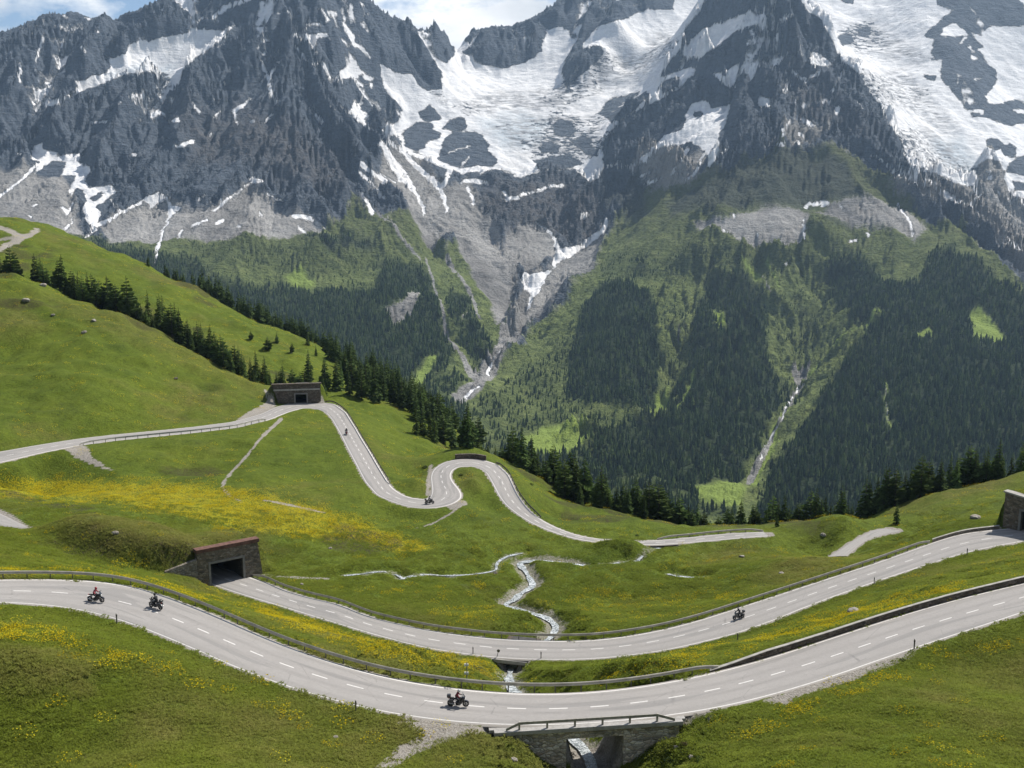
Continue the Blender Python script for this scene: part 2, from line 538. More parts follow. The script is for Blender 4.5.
# the brook, from the near bridge out into the meadow
BROOK_PIX = [(592, 768, 53.6), (588, 752, 53.9), (570, 735, 54.6), (545, 715, 56.4), (522, 700, 58.8), (511, 687, 61.0), (509, 676, 63.0), (512, 664, 65.2), (522, 655, 65.6), (540, 645, 65.7), (552, 636, 65.8), (557, 625, 65.9), (546, 616, 65.9), (524, 611, 66), (502, 604, 66), (514, 600, 66.1), (521, 592, 66.1), (534, 586, 66.2), (529, 576, 66.2), (523, 567, 66.3), (517, 562, 66.3), (535, 560, 66.3), (560, 561.5, 66.3), (585, 565, 66.3)]
BR2_PIX = [(523, 553, 66), (508, 556, 66), (498, 561, 66), (496, 566, 66), (497, 570, 66.05), (486, 573, 66.1), (470, 575, 66.0), (450, 576, 65.9), (424, 575, 65.8), (410, 577, 65.7), (398, 580, 65.6)]
BR3_PIX = [(404, 576.5, 65.3), (398, 574, 65.1), (391, 572, 65), (375, 574, 65), (362, 578, 65), (344, 580, 64.9)]
BR4_PIX = [(668, 549, 66.0), (655, 551, 66.0), (648, 556, 66), (636, 561, 66)]
BR6_PIX = [(588, 565.5, 66.3), (600, 564.5, 66.2), (612, 563.5, 66.15), (636, 561, 66.1)]
BR5_PIX = [(706, 577, 64.6), (690, 576, 64.7), (676, 574, 64.9), (668, 571, 65.2)]


def densify(P, step=0.5, sm=1.2):
    P = np.asarray(P, float)
    s = np.concatenate([[0], np.cumsum(np.linalg.norm(np.diff(P, axis=0), axis=1))])
    n = max(6, int(s[-1] / step)); q = np.linspace(0, s[-1], n)
    return np.stack([smooth1(np.interp(q, s, P[:, k]), sm / (s[-1] / n)) for k in range(P.shape[1])], 1)


brook0 = np.array([PH(*p) for p in BROOK_PIX])
brook0 = np.concatenate([[[14.5, 60, -42.0], [10, 70, -47.0], [8, 78, -51.6]], brook0])
brook = densify(brook0)
brook[:, 2] = np.minimum.accumulate(brook[:, 2])
side_brooks = []
for bp in (BR2_PIX, BR3_PIX, BR4_PIX, BR5_PIX, BR6_PIX):
    b = densify(np.array([PH(*p) for p in bp]), 0.5, 0.8); side_brooks.append(b)

ys = [-60.0]
while ys[-1] < 660:
    y = ys[-1]
    ys.append(y + (3.0 if y < 55 else 0.55 if y < 130 else 0.62 + (y - 130) * 0.0035))
xs = [0.0]
while xs[-1] < 370:
    x = xs[-1]; xs.append(x + (0.6 if x < 75 else 0.6 + (x - 75) * 0.008))
gx = np.array([-x for x in xs[:0:-1]] + xs); gy = np.array(ys)
GX, GY = np.meshgrid(gx, gy)
Z0 = near_rbf(GX, GY)


def nearest_poly(x, y, P, pad=16):
    d = np.full(x.shape, 1e6); z = np.zeros(x.shape)
    m = (x > P[:, 0].min() - pad) & (x < P[:, 0].max() + pad) & (y > P[:, 1].min() - pad) & (y < P[:, 1].max() + pad)
    ii = np.nonzero(m.ravel())[0]
    X = x.ravel(); Y = y.ravel(); df = d.ravel(); zf = z.ravel()
    for k in range(0, len(ii), 20000):
        j = ii[k:k + 20000]
        D = (X[j][:, None].astype(np.float32) - P[None, :, 0].astype(np.float32)) ** 2 + (Y[j][:, None].astype(np.float32) - P[None, :, 1].astype(np.float32)) ** 2
        a = D.argmin(1); df[j] = np.sqrt(D[np.arange(len(j)), a]); zf[j] = P[a, 2]
    return df.reshape(x.shape), zf.reshape(x.shape)


# natural unevenness, kept away from the roads
rn = [rd.near(GX, GY) for rd in roads]
edge_d = np.minimum.reduce([r[0] for r in rn])
und = fbm(GX / 26, GY / 26, 4, 11) * 1.5 + fbm(GX / 7, GY / 7, 3, 21) * 0.42 + (ridged(GX / 14, GY / 14, 3, 31) - 0.5) * 0.5
farw = sstep(180, 320, GY)
und = und * (1 + 1.2 * farw) + fbm(GX / 45, GY / 45, 3, 77) * 2.0 * sstep(230, 300, GY)
und *= sstep(0.5, 14, edge_d) * sstep(40, 70, GY)
loc_ = []
for pt in PORTALS:
    lx = (GX - pt['o'][0]) * pt['ax'][0] + (GY - pt['o'][1]) * pt['ax'][1]; ly = (GX - pt['o'][0]) * pt['ay'][0] + (GY - pt['o'][1]) * pt['ay'][1]
    loc_.append((lx, ly))
    und *= sstep(0.5, 8, np.hypot(np.maximum(0, np.maximum(-lx, lx - pt['L'])), np.maximum(0, np.abs(ly - 3) - 4)))
# earth heaped over each bore, and the long mound left of the first
mc_ = PY(141, 545, 167)
dome = np.exp(-(((GX - mc_[0]) / 15.0) ** 2 + ((GY - mc_[1]) / 7.5) ** 2) ** 2.4)
lx_, ly_ = loc_[0]
dome = dome * np.where(lx_ > -13, sstep(0.5, 1.5, ly_) * sstep(-13, -9, lx_) + sstep(-9, -13, lx_), 1.0)
for pt, (lx, ly), hh, (wl, wr, dl) in zip(PORTALS, loc_, (0.45, 0.35, 0.35), ((20, 3.5, 26), (3, 3, 9), (2, 14, 22))):
    cx_ = np.clip(lx, 0, pt['L'])
    fall = np.where(lx < 0, sstep(wl, 0, -lx), sstep(wr, 0, lx - pt['L'])) * sstep(dl, 4.5, ly)
    top = pt['o'][2] + pt['H'] - hh + (0.7 * sstep(2, 9, ly) if pt is PORTALS[0] else 0) + 0.35 * fbm(GX / 5, GY / 5, 3, 45)
    lift = np.maximum(0, top - Z0 - 5.0 * dome) * fall
    pt['lift'] = np.where((ly > 0.9), lift, 0.0)
behind = np.zeros(GX.shape, bool)
for pt, (lx, ly) in zip(PORTALS, loc_): behind |= (ly > 0.9) & (ly < 26) & (lx > -8) & (lx < pt['L'] + 8)
# pasture steps: slim terraces that run along the slope
gz = np.gradient(Z0, axis=0) / np.gradient(GY, axis=0)
ter = np.sin(Z0 * 3.4 + fbm(GX / 9, GY / 9, 2, 41) * 5.0) * 0.07 * sstep(0.15, 0.4, np.abs(gz))
und += ter * sstep(1, 8, edge_d)
Z = Z0 + und
Z = Z + 5.0 * dome
Z = Z + 2.6 * np.exp(-(((GX - 21.0) / 6.5) ** 2 + ((GY - 192.5) / 4.0) ** 2))
for pt in PORTALS: Z = Z + pt['lift']
for (d, z, si) in rn:
    w = (1 - sstep(0.45, 4.0, d)) * np.where(behind, 0, 1)
    Z = Z * (1 - w) + (z - 0.02 - 0.14 * sstep(0.1, -0.8, d)) * w
Z_ROADED = Z.copy()
# brook channels
bd, bz = nearest_poly(GX, GY, brook)
in_r1 = 1 - sstep(-0.4, 0.6, rn[0][0]); in_r2 = 1 - sstep(-0.4, 0.6, rn[1][0])
inr = np.maximum(in_r1, in_r2)
wid = 0.8 + 0.35 * fbm(GX / 5, GY / 5, 2, 51) + 1.1 * in_r1
slope = 0.62 + 6.0 * inr + 0.25 * fbm(GX / 3, GY / 3, 2, 52)
chan = bz - 0.35 + np.maximum(0, bd - wid) * slope
Z = np.minimum(Z, chan)
sd2 = np.full(GX.shape, 1e6)
for b in side_brooks:
    d, z = nearest_poly(GX, GY, b)
    sd2 = np.minimum(sd2, d)
    Z = np.where(d < 6, np.minimum(Z, np.maximum(Z - 0.75, Z - 0.75 * (1 - sstep(0.7, 3.0, d)))), Z)


def bilin(Zg, x, y):
    x = np.asarray(x, float); y = np.asarray(y, float)
    j = np.clip(np.searchsorted(gx, x) - 1, 0, len(gx) - 2); i = np.clip(np.searchsorted(gy, y) - 1, 0, len(gy) - 2)
    tx = (x - gx[j]) / (gx[j + 1] - gx[j]); ty = (y - gy[i]) / (gy[i + 1] - gy[i])
    return (Zg[i, j] * (1 - tx) + Zg[i, j + 1] * tx) * (1 - ty) + (Zg[i + 1, j] * (1 - tx) + Zg[i + 1, j + 1] * tx) * ty


def ground(x, y):
    return bilin(Z, x, y)


def hit(u, v, y0=60.0, y1=600.0):
    """first point of the near ground on the line of sight through a pixel"""
    d = ray(u, v); yy = np.arange(y0, y1, 0.4); t = yy / d[1]
    x = d[0] * t; z = d[2] * t
    below = z < ground(x, yy)
    if not below.any(): return None
    k = int(np.argmax(below))
    return np.array([x[k], yy[k], float(ground(x[k], yy[k]))])


edge_d = np.where(behind, 30.0, edge_d)
# ------------------------------------------------------------------ what grows where
PU, PV = proj(np.stack([GX, GY, Z], -1))
nz = fbm(GX / 6, GY / 6, 4, 61)
nz2 = fbm(GX / 2.2, GY / 2.2, 3, 71)


def zone(poly, soft, wob=8):
    f = poly_field(PU + 0 * nz, PV, poly, 60)
    return sstep(-soft, soft, f + nz * wob)


fl = np.zeros(GX.shape)
fl = np.maximum(fl, 1.0 * zone([(-60, 474), (60, 477), (150, 481), (230, 486), (300, 500), (350, 514), (400, 534), (450, 548), (400, 553), (340, 541), (280, 534), (220, 529), (170, 516), (100, 503), (40, 499), (-60, 497)], 7))
fl = np.maximum(fl, 0.95 * zone([(205, 588), (260, 598), (320, 620), (380, 640), (440, 652), (500, 662), (498, 676), (430, 671), (360, 655), (300, 632), (240, 606)], 4))
fl = np.maximum(fl, 0.4 * zone([(-60, 566), (60, 568), (140, 577), (200, 592), (240, 605), (200, 606), (140, 584), (60, 577), (-60, 576)], 4))
fl = np.maximum(fl, 0.85 * zone([(600, 668), (680, 655), (750, 642), (820, 617), (900, 596), (960, 584), (960, 592), (880, 612), (800, 637), (720, 660), (640, 678), (590, 682)], 5))
fl = np.maximum(fl, 0.65 * zone([(720, 745), (780, 712), (840, 690), (900, 668), (960, 648), (1060, 630), (1060, 640), (960, 660), (900, 683), (840, 702), (790, 722), (740, 752)], 4, 6))
fl = np.maximum(fl, 0.75 * zone([(-40, 618), (60, 632), (110, 655), (160, 660), (240, 690), (300, 712), (280, 716), (200, 690), (120, 675), (60, 650), (-40, 640)], 6))
fl = np.maximum(fl, 0.45 * zone([(400, 606), (495, 606), (500, 624), (470, 626), (420, 616)], 5))
fl = np.maximum(fl, 0.4 * zone([(560, 590), (640, 585), (720, 590), (760, 575), (740, 600), (660, 622), (580, 618)], 8))
fl = np.maximum(fl, 0.35 * zone([(350, 582), (480, 584), (490, 596), (400, 598), (340, 592)], 6))
fl = np.maximum(fl, 0.16 * sstep(0.1, 0.6, nz + 0.1))
fl *= sstep(0.3, 1.6, edge_d)

dirt = np.zeros(GX.shape)
for poly, s, k in [
    ([(395, 720), (500, 728), (515, 735), (470, 735), (445, 742), (415, 754), (392, 770), (372, 770), (402, 745), (424, 735), (398, 724)], 2.5, 1.0),
    ([(668, 722), (735, 708), (700, 722), (680, 731)], 3, 0.7),
    ([(760, 702), (860, 669), (916, 647), (914, 658), (872, 673), (785, 705)], 2, 1.0),
    ([(62, 447), (86, 445.5), (93, 458), (114, 471), (100, 468), (76, 458)], 1.5, 1.0),
    ([(264, 388), (270, 392), (276, 405), (268, 411), (255, 417), (236, 420), (250, 411), (266, 403)], 2, 0.9),
    ([(428, 466), (434, 462), (431, 478), (430, 496), (425, 496), (426, 478)], 1.5, 0.7),
    ([(445, 505), (465, 500), (468, 505), (450, 510)], 1.5, 0.9),
    ([(495, 458), (500, 460), (496, 464)], 2, 0.5),
    ([(940, 541), (960, 530), (1002, 526), (1002, 531), (962, 536), (945, 545)], 1.5, 0.8),
]:
    dirt = np.maximum(dirt, k * sstep(-s, s, poly_field(PU, PV, poly, 40) + nz2 * s * 1.2))
for line, s, k in [
    ([(281, 419, 1.8), (262, 437, 1.3), (245, 458, 1.2), (230, 474, 1.2), (222, 486, 1.2), (228, 494, 1.0), (242, 502, 0.7)], 0.9, 1.0),
    ([(-10, 254, 2.6), (12, 243, 2.6), (24, 238, 2.2), (38, 230, 2.2)], 1.0, 1.0), ([(24, 238, 2.4), (8, 230, 2.0), (-8, 225, 2.0)], 1.0, 1.0), ([(-10, 243, 1), (8, 238, 3), (24, 237, 3)], 1.5, 0.6),
    ([(263, 500, 1.0), (290, 505, 1.4), (325, 513, 0.8)], 0.8, 0.8), ([(462, 505, 1.2), (450, 514, 1.2), (432, 524, 0.9), (412, 529, 0.5)], 0.9, 0.8),
    ([(262, 575, 1.0), (290, 577, 1.5), (330, 579, 1.0)], 1.0, 0.7), ([(416, 752, 2.0), (380, 769, 3.0)], 3.0, 0.5),
    ([(470, 650, 2.0), (500, 660, 2.0)], 1.5, 0.3)]:
    dirt = np.maximum(dirt, k * sstep(-s, s, line_field(PU, PV, line, 40) + nz2 * s))
# gravel shoulders, wet banks, turf breaks
sh = (1 - sstep(0.3, 0.75, edge_d + nz2 * 0.3))
dirt = np.maximum(dirt, sh * 0.9)
bank = (1 - sstep(1.4, 3.2, bd + nz2 * 1.0)); bank2 = 1 - sstep(0.7, 1.9, sd2 + nz2 * 0.6)
dirt = np.maximum(dirt, np.maximum(bank * 0.55, bank2 * 0.45))
brk = sstep(0.34, 0.5, ridged(GX / 30 + 0.3 * nz, GY / 18, 3, 81) * sstep(0.1, 0.45, fbm(GX / 40, GY / 40, 2, 83) + 0.05)) * sstep(3, 10, edge_d)
dry = sstep(0.0, 0.55, fbm(GX / 34, GY / 34, 4, 91) + 0.25 * nz)
dry = np.maximum(dry, sstep(6, -6, -poly_field(PU, PV, [(85, 545), (110, 532), (150, 527), (195, 535), (200, 545), (160, 548), (110, 552)], 40) + nz * 5))
dry = np.maximum(dry, 0.9 * zone([(-40, 640), (60, 650), (100, 665), (90, 690), (-40, 690)], 10))
dry = np.maximum(dry, 0.7 * zone([(150, 310), (260, 360), (275, 400), (200, 372), (100, 330), (20, 290)], 10))
dry = np.maximum(dry, np.clip(1.35 * dome * (0.9 + 0.5 * nz), 0, 1))
shrub = sstep(0.25, 0.5, fbm(GX / 12, GY / 12, 3, 95)) * sstep(2, 8, edge_d)
shrub = np.maximum(shrub, zone([(640, 750), (680, 738), (720, 742), (740, 770), (640, 770)], 6))
# ================================================================== GROUND MATERIAL + MESH
def grass_material():
    t = NT('alpine_turf', 0.95)
    P = t.pos()
    n1 = t.noise(P, 0.045, 5, 0.6); n2 = t.noise(P, 0.35, 5, 0.65); n3 = t.noise(P, 2.2, 4, 0.7); n4 = t.noise(P, 8.0, 3, 0.7)
    col = t.ramp(n2, [(0.26, (0.069, 0.101, 0.012)), (0.5, (0.104, 0.142, 0.015)), (0.74, (0.148, 0.18, 0.021))])
    big = t.ramp(n1, [(0.3, (0.066, 0.106, 0.012)), (0.7, (0.160, 0.192, 0.021))])
    col = t.mix(0.45, col, big)
    dryc = t.ramp(n3, [(0.3, (0.105, 0.098, 0.026)), (0.7, (0.19, 0.16, 0.05))])
    col = t.mix(t.math('MULTIPLY', t.attr('dry'), t.mr(n2, 0.3, 0.7, 0.2, 0.8)), col, dryc)
    # clumps and tussocks
    cl = t.ramp(n3, [(0.3, 0.55), (0.52, 0.95), (0.75, 1.2)])
    col = t.mix(0.8, col, cl, 'MULTIPLY')
    n6 = t.noise(P, 0.9, 5, 0.75)
    col = t.mix(1.0, col, t.ramp(n6, [(0.3, 0.66), (0.5, 0.98), (0.72, 1.16)]), 'MULTIPLY')
    cl2 = t.ramp(n4, [(0.3, 0.6), (0.7, 1.2)])
    col = t.mix(1.0, col, cl2, 'MULTIPLY')
    sh = t.math('MULTIPLY', t.attr('shrub'), t.mr(n3, 0.45, 0.6))
    col = t.mix(t.math('MULTIPLY', sh, 0.75), col, (0.028, 0.045, 0.010))
    # flower carpets: many small heads
    fv = t.voro(P, 3.2); fv2 = t.noise(P, 0.8, 4, 0.7); 
    f = t.attr('flower')
    thr = t.mr(f, 0.0, 1.0, 0.0, 0.62)
    fm = t.mr(t.math('SUBTRACT', t.math('ADD', thr, t.math('MULTIPLY', t.math('SUBTRACT', fv2, 0.5), 0.75)), fv), -0.14, 0.20)
    fm = t.math('MULTIPLY', fm, t.mr(f, 0.04, 0.25))
    fc = t.ramp(t.noise(P, 0.25, 3), [(0.35, (0.36, 0.28, 0.007)), (0.65, (0.45, 0.38, 0.012))])
    col = t.mix(t.math('MULTIPLY', fm, 0.62), col, fc)
    # bare earth in the steps of the slope
    e = t.attr('brk')
    col = t.mix(t.math('MULTIPLY', e, t.mr(n3, 0.4, 0.6)), col, (0.05, 0.042, 0.022))
    # gravel and dirt
    d = t.attr('dirt')
    dn = t.mr(t.math('ADD', d, t.math('MULTIPLY', t.math('SUBTRACT', n3, 0.5), 0.7)), 0.38, 0.62)
    gcol = t.ramp(t.noise(P, 5.0, 5, 0.75), [(0.3, (0.15, 0.13, 0.105)), (0.5, (0.29, 0.265, 0.23)), (0.72, (0.42, 0.40, 0.36))])
    col = t.mix(dn, col, gcol)
    t.color(col)
    h = t.math('ADD', t.math('MULTIPLY', n3, 1.0), t.math('MULTIPLY', n4, 0.45))
    h = t.math('ADD', h, t.math('MULTIPLY', n2, 1.2))
    t.normal(t.bump(h, 1.0, 0.36))
    t.b.inputs['Specular IOR Level'].default_value = 0.1
    return t.m


MAT_TURF = grass_material()
OPENINGS = ((0.205, 0.735, 3.75), (0.47, 0.70, 2.7), (0.30, 0.80, 3.5))     # left jamb, right jamb (share of the face), height
gq = grid_quads(len(gy), len(gx))
drop = np.zeros(len(gq), bool)
cxq = GX.ravel()[gq].mean(1); cyq = GY.ravel()[gq].mean(1)
for pt, op in zip(PORTALS, OPENINGS):
    lx = (cxq - pt['o'][0]) * pt['ax'][0] + (cyq - pt['o'][1]) * pt['ax'][1]; ly = (cxq - pt['o'][0]) * pt['ay'][0] + (cyq - pt['o'][1]) * pt['ay'][1]
    drop |= (lx > op[0] * pt['L'] - 0.35) & (lx < op[1] * pt['L'] + 0.35) & (ly > 0.15) & (ly < 2.15)
me = mesh_np('meadow', np.stack([GX, GY, Z], -1).reshape(-1, 3), gq[~drop], smooth=True)
for nm, a in (('flower', fl), ('dirt', dirt), ('dry', dry), ('shrub', shrub), ('brk', brk)):
    attr(me, nm, a)
tag(link('meadow', me, MAT_TURF), kind='structure')


# ------------------------------------------------------------------ roads
def road_material(lines=True, period=4.0, dash=1.8):
    t = NT('weathered_asphalt' + ('' if lines else '_plain'), 0.85)
    P = t.pos()
    uv = t.node('ShaderNodeUVMap', uv_map='lane').outputs[0]
    s = t.node('ShaderNodeSeparateXYZ'); t.l.new(uv, s.inputs[0])
    across, along = s.outputs[0], s.outputs[1]      # across in metres from the left edge line, along in metres
    wv = t.node('ShaderNodeUVMap', uv_map='width').outputs[0]
    s2 = t.node('ShaderNodeSeparateXYZ'); t.l.new(wv, s2.inputs[0]); width = s2.outputs[0]; dashy = s2.outputs[1]
    n1 = t.noise(P, 0.25, 5, 0.6); n2 = t.noise(P, 3.0, 5, 0.7); n3 = t.noise(P, 30, 2)
    base = t.ramp(n1, [(0.3, (0.252, 0.236, 0.218)), (0.7, (0.305, 0.287, 0.266))])
    base = t.mix(0.35, base, t.ramp(n2, [(0.3, (0.222, 0.208, 0.193)), (0.7, (0.33, 0.311, 0.289))]))
    base = t.mix(0.12, base, t.ramp(n3, [(0.3, 0.12), (0.7, 0.42)]))
    # wheel tracks, worn a little darker
    rel = t.math('DIVIDE', across, width)
    tr = t.math('ABSOLUTE', t.math('SUBTRACT', t.math('ABSOLUTE', t.math('SUBTRACT', rel, 0.5)), 0.25))
    trk = t.mr(t.math('ABSOLUTE', t.math('SUBTRACT', tr, 0.12)), 0.0, 0.07, 0.80, 1.0, True)
    base = t.mix(1.0, base, t.mix(t.mr(n1, 0.3, 0.7), (1, 1, 1), t.mix(1.0, (1, 1, 1), trk, 'MULTIPLY')), 'MULTIPLY')
    # repaired strips and cracks along the road
    pm = t.mapping(uv, (0.9, 0.05, 1))
    pat = t.mr(t.noise(pm, 1.0, 2, 0.4, dim='2D'), 0.62, 0.64)
    base = t.mix(t.math('MULTIPLY', pat, 0.5), base, (0.19, 0.184, 0.175))
    crk = t.voro(t.mapping(uv, (0.35, 0.18, 1)), 1.0, 'DISTANCE_TO_EDGE')
    ck = t.mr(t.math('ADD', crk, t.math('MULTIPLY', n2, 0.02)), 0.006, 0.024, 0.7, 0.0)
    base = t.mix(t.math('MULTIPLY', ck, t.mr(n1, 0.45, 0.6)), base, (0.12, 0.115, 0.11))
    if lines:
        wear = t.mr(t.math('ADD', n2, t.math('MULTIPLY', n3, 0.25)), 0.42, 0.58, 0.4, 0.9)
        e1 = t.math('MULTIPLY', t.math('GREATER_THAN', across, 0.22), t.math('LESS_THAN', across, 0.38))
        inv = t.math('SUBTRACT', width, across)
        e2 = t.math('MULTIPLY', t.math('GREATER_THAN', inv, 0.22), t.math('LESS_THAN', inv, 0.38))
        mid = t.math('LESS_THAN', t.math('ABSOLUTE', t.math('SUBTRACT', across, t.math('MULTIPLY', width, 0.5))), 0.075)
        ph = t.math('MODULO', along, period)
        mid = t.math('MULTIPLY', mid, t.math('LESS_THAN', ph, dash))
        mid = t.math('MULTIPLY', mid, dashy)
        m = t.math('MAXIMUM', t.math('MAXIMUM', e1, e2), mid)
        base = t.mix(t.math('MULTIPLY', m, wear), base, (0.62, 0.60, 0.57))
        # dusty margin outside the lines
        dm = t.math('MINIMUM', across, inv)
        base = t.mix(t.math('MULTIPLY', t.mr(t.math('ADD', dm, t.math('MULTIPLY', n2, 0.3)), 0.1, 0.45, 0.75, 0.0), 1.0), base, (0.34, 0.31, 0.27))
    t.color(base)
    t.normal(t.bump(t.math('ADD', t.math('MULTIPLY', n2, 0.4), n3), 0.25, 0.02))
    return t.m


MAT_ROAD = road_material()
MAT_LANE = road_material(False)


def road_mesh(rd, mat, name, widen=0.32, dash_from=0.0, dash_to=1e9):
    n = len(rd.C); k = np.unique(np.concatenate([np.arange(0, n, 2), [n - 1]]))
    A, B, s = rd.A[k], rd.B[k], rd.s[k]
    ab = A - B; L = np.linalg.norm(ab[:, :2], axis=1); hw = rd.hw[k]
    ex = (ab / L[:, None]) * np.minimum(widen * L / (2 * hw + 1e-6), 0.9)[:, None]; ex[:, 2] = 0
    A = A + ex; B = B - ex
    width = 2 * hw + 2 * widen
    NC = 9
    V = []; U = []; W = []
    for j in range(-1, NC + 1):
        f = np.clip(j / (NC - 1), 0, 1)
        p = A * (1 - f) + B * f
        p = p.copy()
        p[:, 2] += 0.05 * (1 - (2 * f - 1) ** 2)       # camber
        if j == -1 or j == NC:
            sg = 1 if j == -1 else -1
            p += sg * ex / max(widen, 1e-3) * 0.12; p[:, 2] -= 0.14
        V.append(p); U.append(np.stack([width * f, s], 1)); W.append(np.stack([width, ((s > dash_from) & (s < dash_to)).astype(float)], 1))
    V = np.stack(V, 1); U = np.stack(U, 1).reshape(-1, 2); W = np.stack(W, 1).reshape(-1, 2)
    q = grid_quads(len(k), NC + 2)
    # upward facing
    p0, p1, p3 = V.reshape(-1, 3)[q[len(q) // 2][0]], V.reshape(-1, 3)[q[len(q) // 2][1]], V.reshape(-1, 3)[q[len(q) // 2][3]]
    if np.cross(p1 - p0, p3 - p0)[2] < 0: q = q[:, ::-1]
    me = mesh_np(name, V.reshape(-1, 3), q, smooth=True)
    for nm, D in (('lane', U), ('width', W)):
        l = me.uv_layers.new(name=nm); l.data.foreach_set('uv', D[q.ravel()].astype(np.float32).ravel())
    o = link(name, me, mat)
    tag(o, kind='structure')
    return o


road_mesh(roads[0], MAT_ROAD, 'road')
road_mesh(roads[1], MAT_ROAD, 'road')
road_mesh(roads[2], MAT_ROAD, 'road')
road_mesh(roads[3], MAT_LANE, 'side_road', 0.1)
road_mesh(roads[4], MAT_LANE, 'side_road', 0.1)


# ------------------------------------------------------------------ brook
def water_material():
    t = NT('brook_water', 0.12)
    P = t.pos()
    foam = t.ramp(t.math('ADD', t.noise(P, 1.6, 6, 0.75, dist=1.5), t.math('MULTIPLY', t.voro(P, 2.5), 0.12)), [(0.48, 0.0), (0.70, 1.0)])
    col = t.mix(foam, (0.13, 0.15, 0.15), (0.62, 0.65, 0.66))
    t.color(col)
    t.put(t.b.inputs['Roughness'], t.mr(foam, 0, 1, 0.12, 0.7))
    t.normal(t.bump(t.noise(P, 3.5, 5, 0.7, dist=1.0), 0.8, 0.15))
    t.b.inputs['Specular IOR Level'].default_value = 0.5
    return t.m


MAT_WATER = water_material()


def ribbon(P, hw, name, mat, dz):
    n = len(P)
    t = np.gradient(P[:, :2], axis=0); t /= np.linalg.norm(t, axis=1)[:, None] + 1e-9
    nrm = np.stack([-t[:, 1], t[:, 0]], 1)
    hw = np.asarray(hw) * np.ones(n)
    NC = 7; V = []
    for j in range(NC):
        f = 2 * j / (NC - 1) - 1
        p = P.copy(); w = hw * (1 + 0.35 * fbm(P[:, 0] / 2.5 + (7 if f > 0 else 0), P[:, 1] / 2.5, 3, 101))
        p[:, :2] += nrm * (w * f)[:, None]
        p[:, 2] += dz + 0.06 * fbm(p[:, 0] * 0.9, p[:, 1] * 0.9, 3, 103)
        V.append(p)
    V = np.stack(V, 1).reshape(-1, 3)
    q = grid_quads(n, NC)
    me = mesh_np(name, V, q, smooth=True)
    return tag(link(name, me, mat), kind='structure')


cut = brook[brook[:, 1] > 74]
ribbon(cut, 0.55 + np.clip(0.75 * fbm(cut[:, 0] / 6, cut[:, 1] / 6, 3, 107), -0.3, 0.5) * (cut[:, 1] > 108), 'brook', MAT_WATER, -0.12)
for b, w in zip(side_brooks, (0.34, 0.3, 0.3, 0.28, 0.26)):
    bb = b.copy(); bb[:, 2] = smooth1(ground(b[:, 0], b[:, 1]), 4)
    ribbon(bb, w * np.clip(0.8 + 1.3 * fbm(bb[:, 0] / 4, bb[:, 1] / 4, 3, 109), 0.25, 1.5), 'brook', MAT_WATER, 0.12)
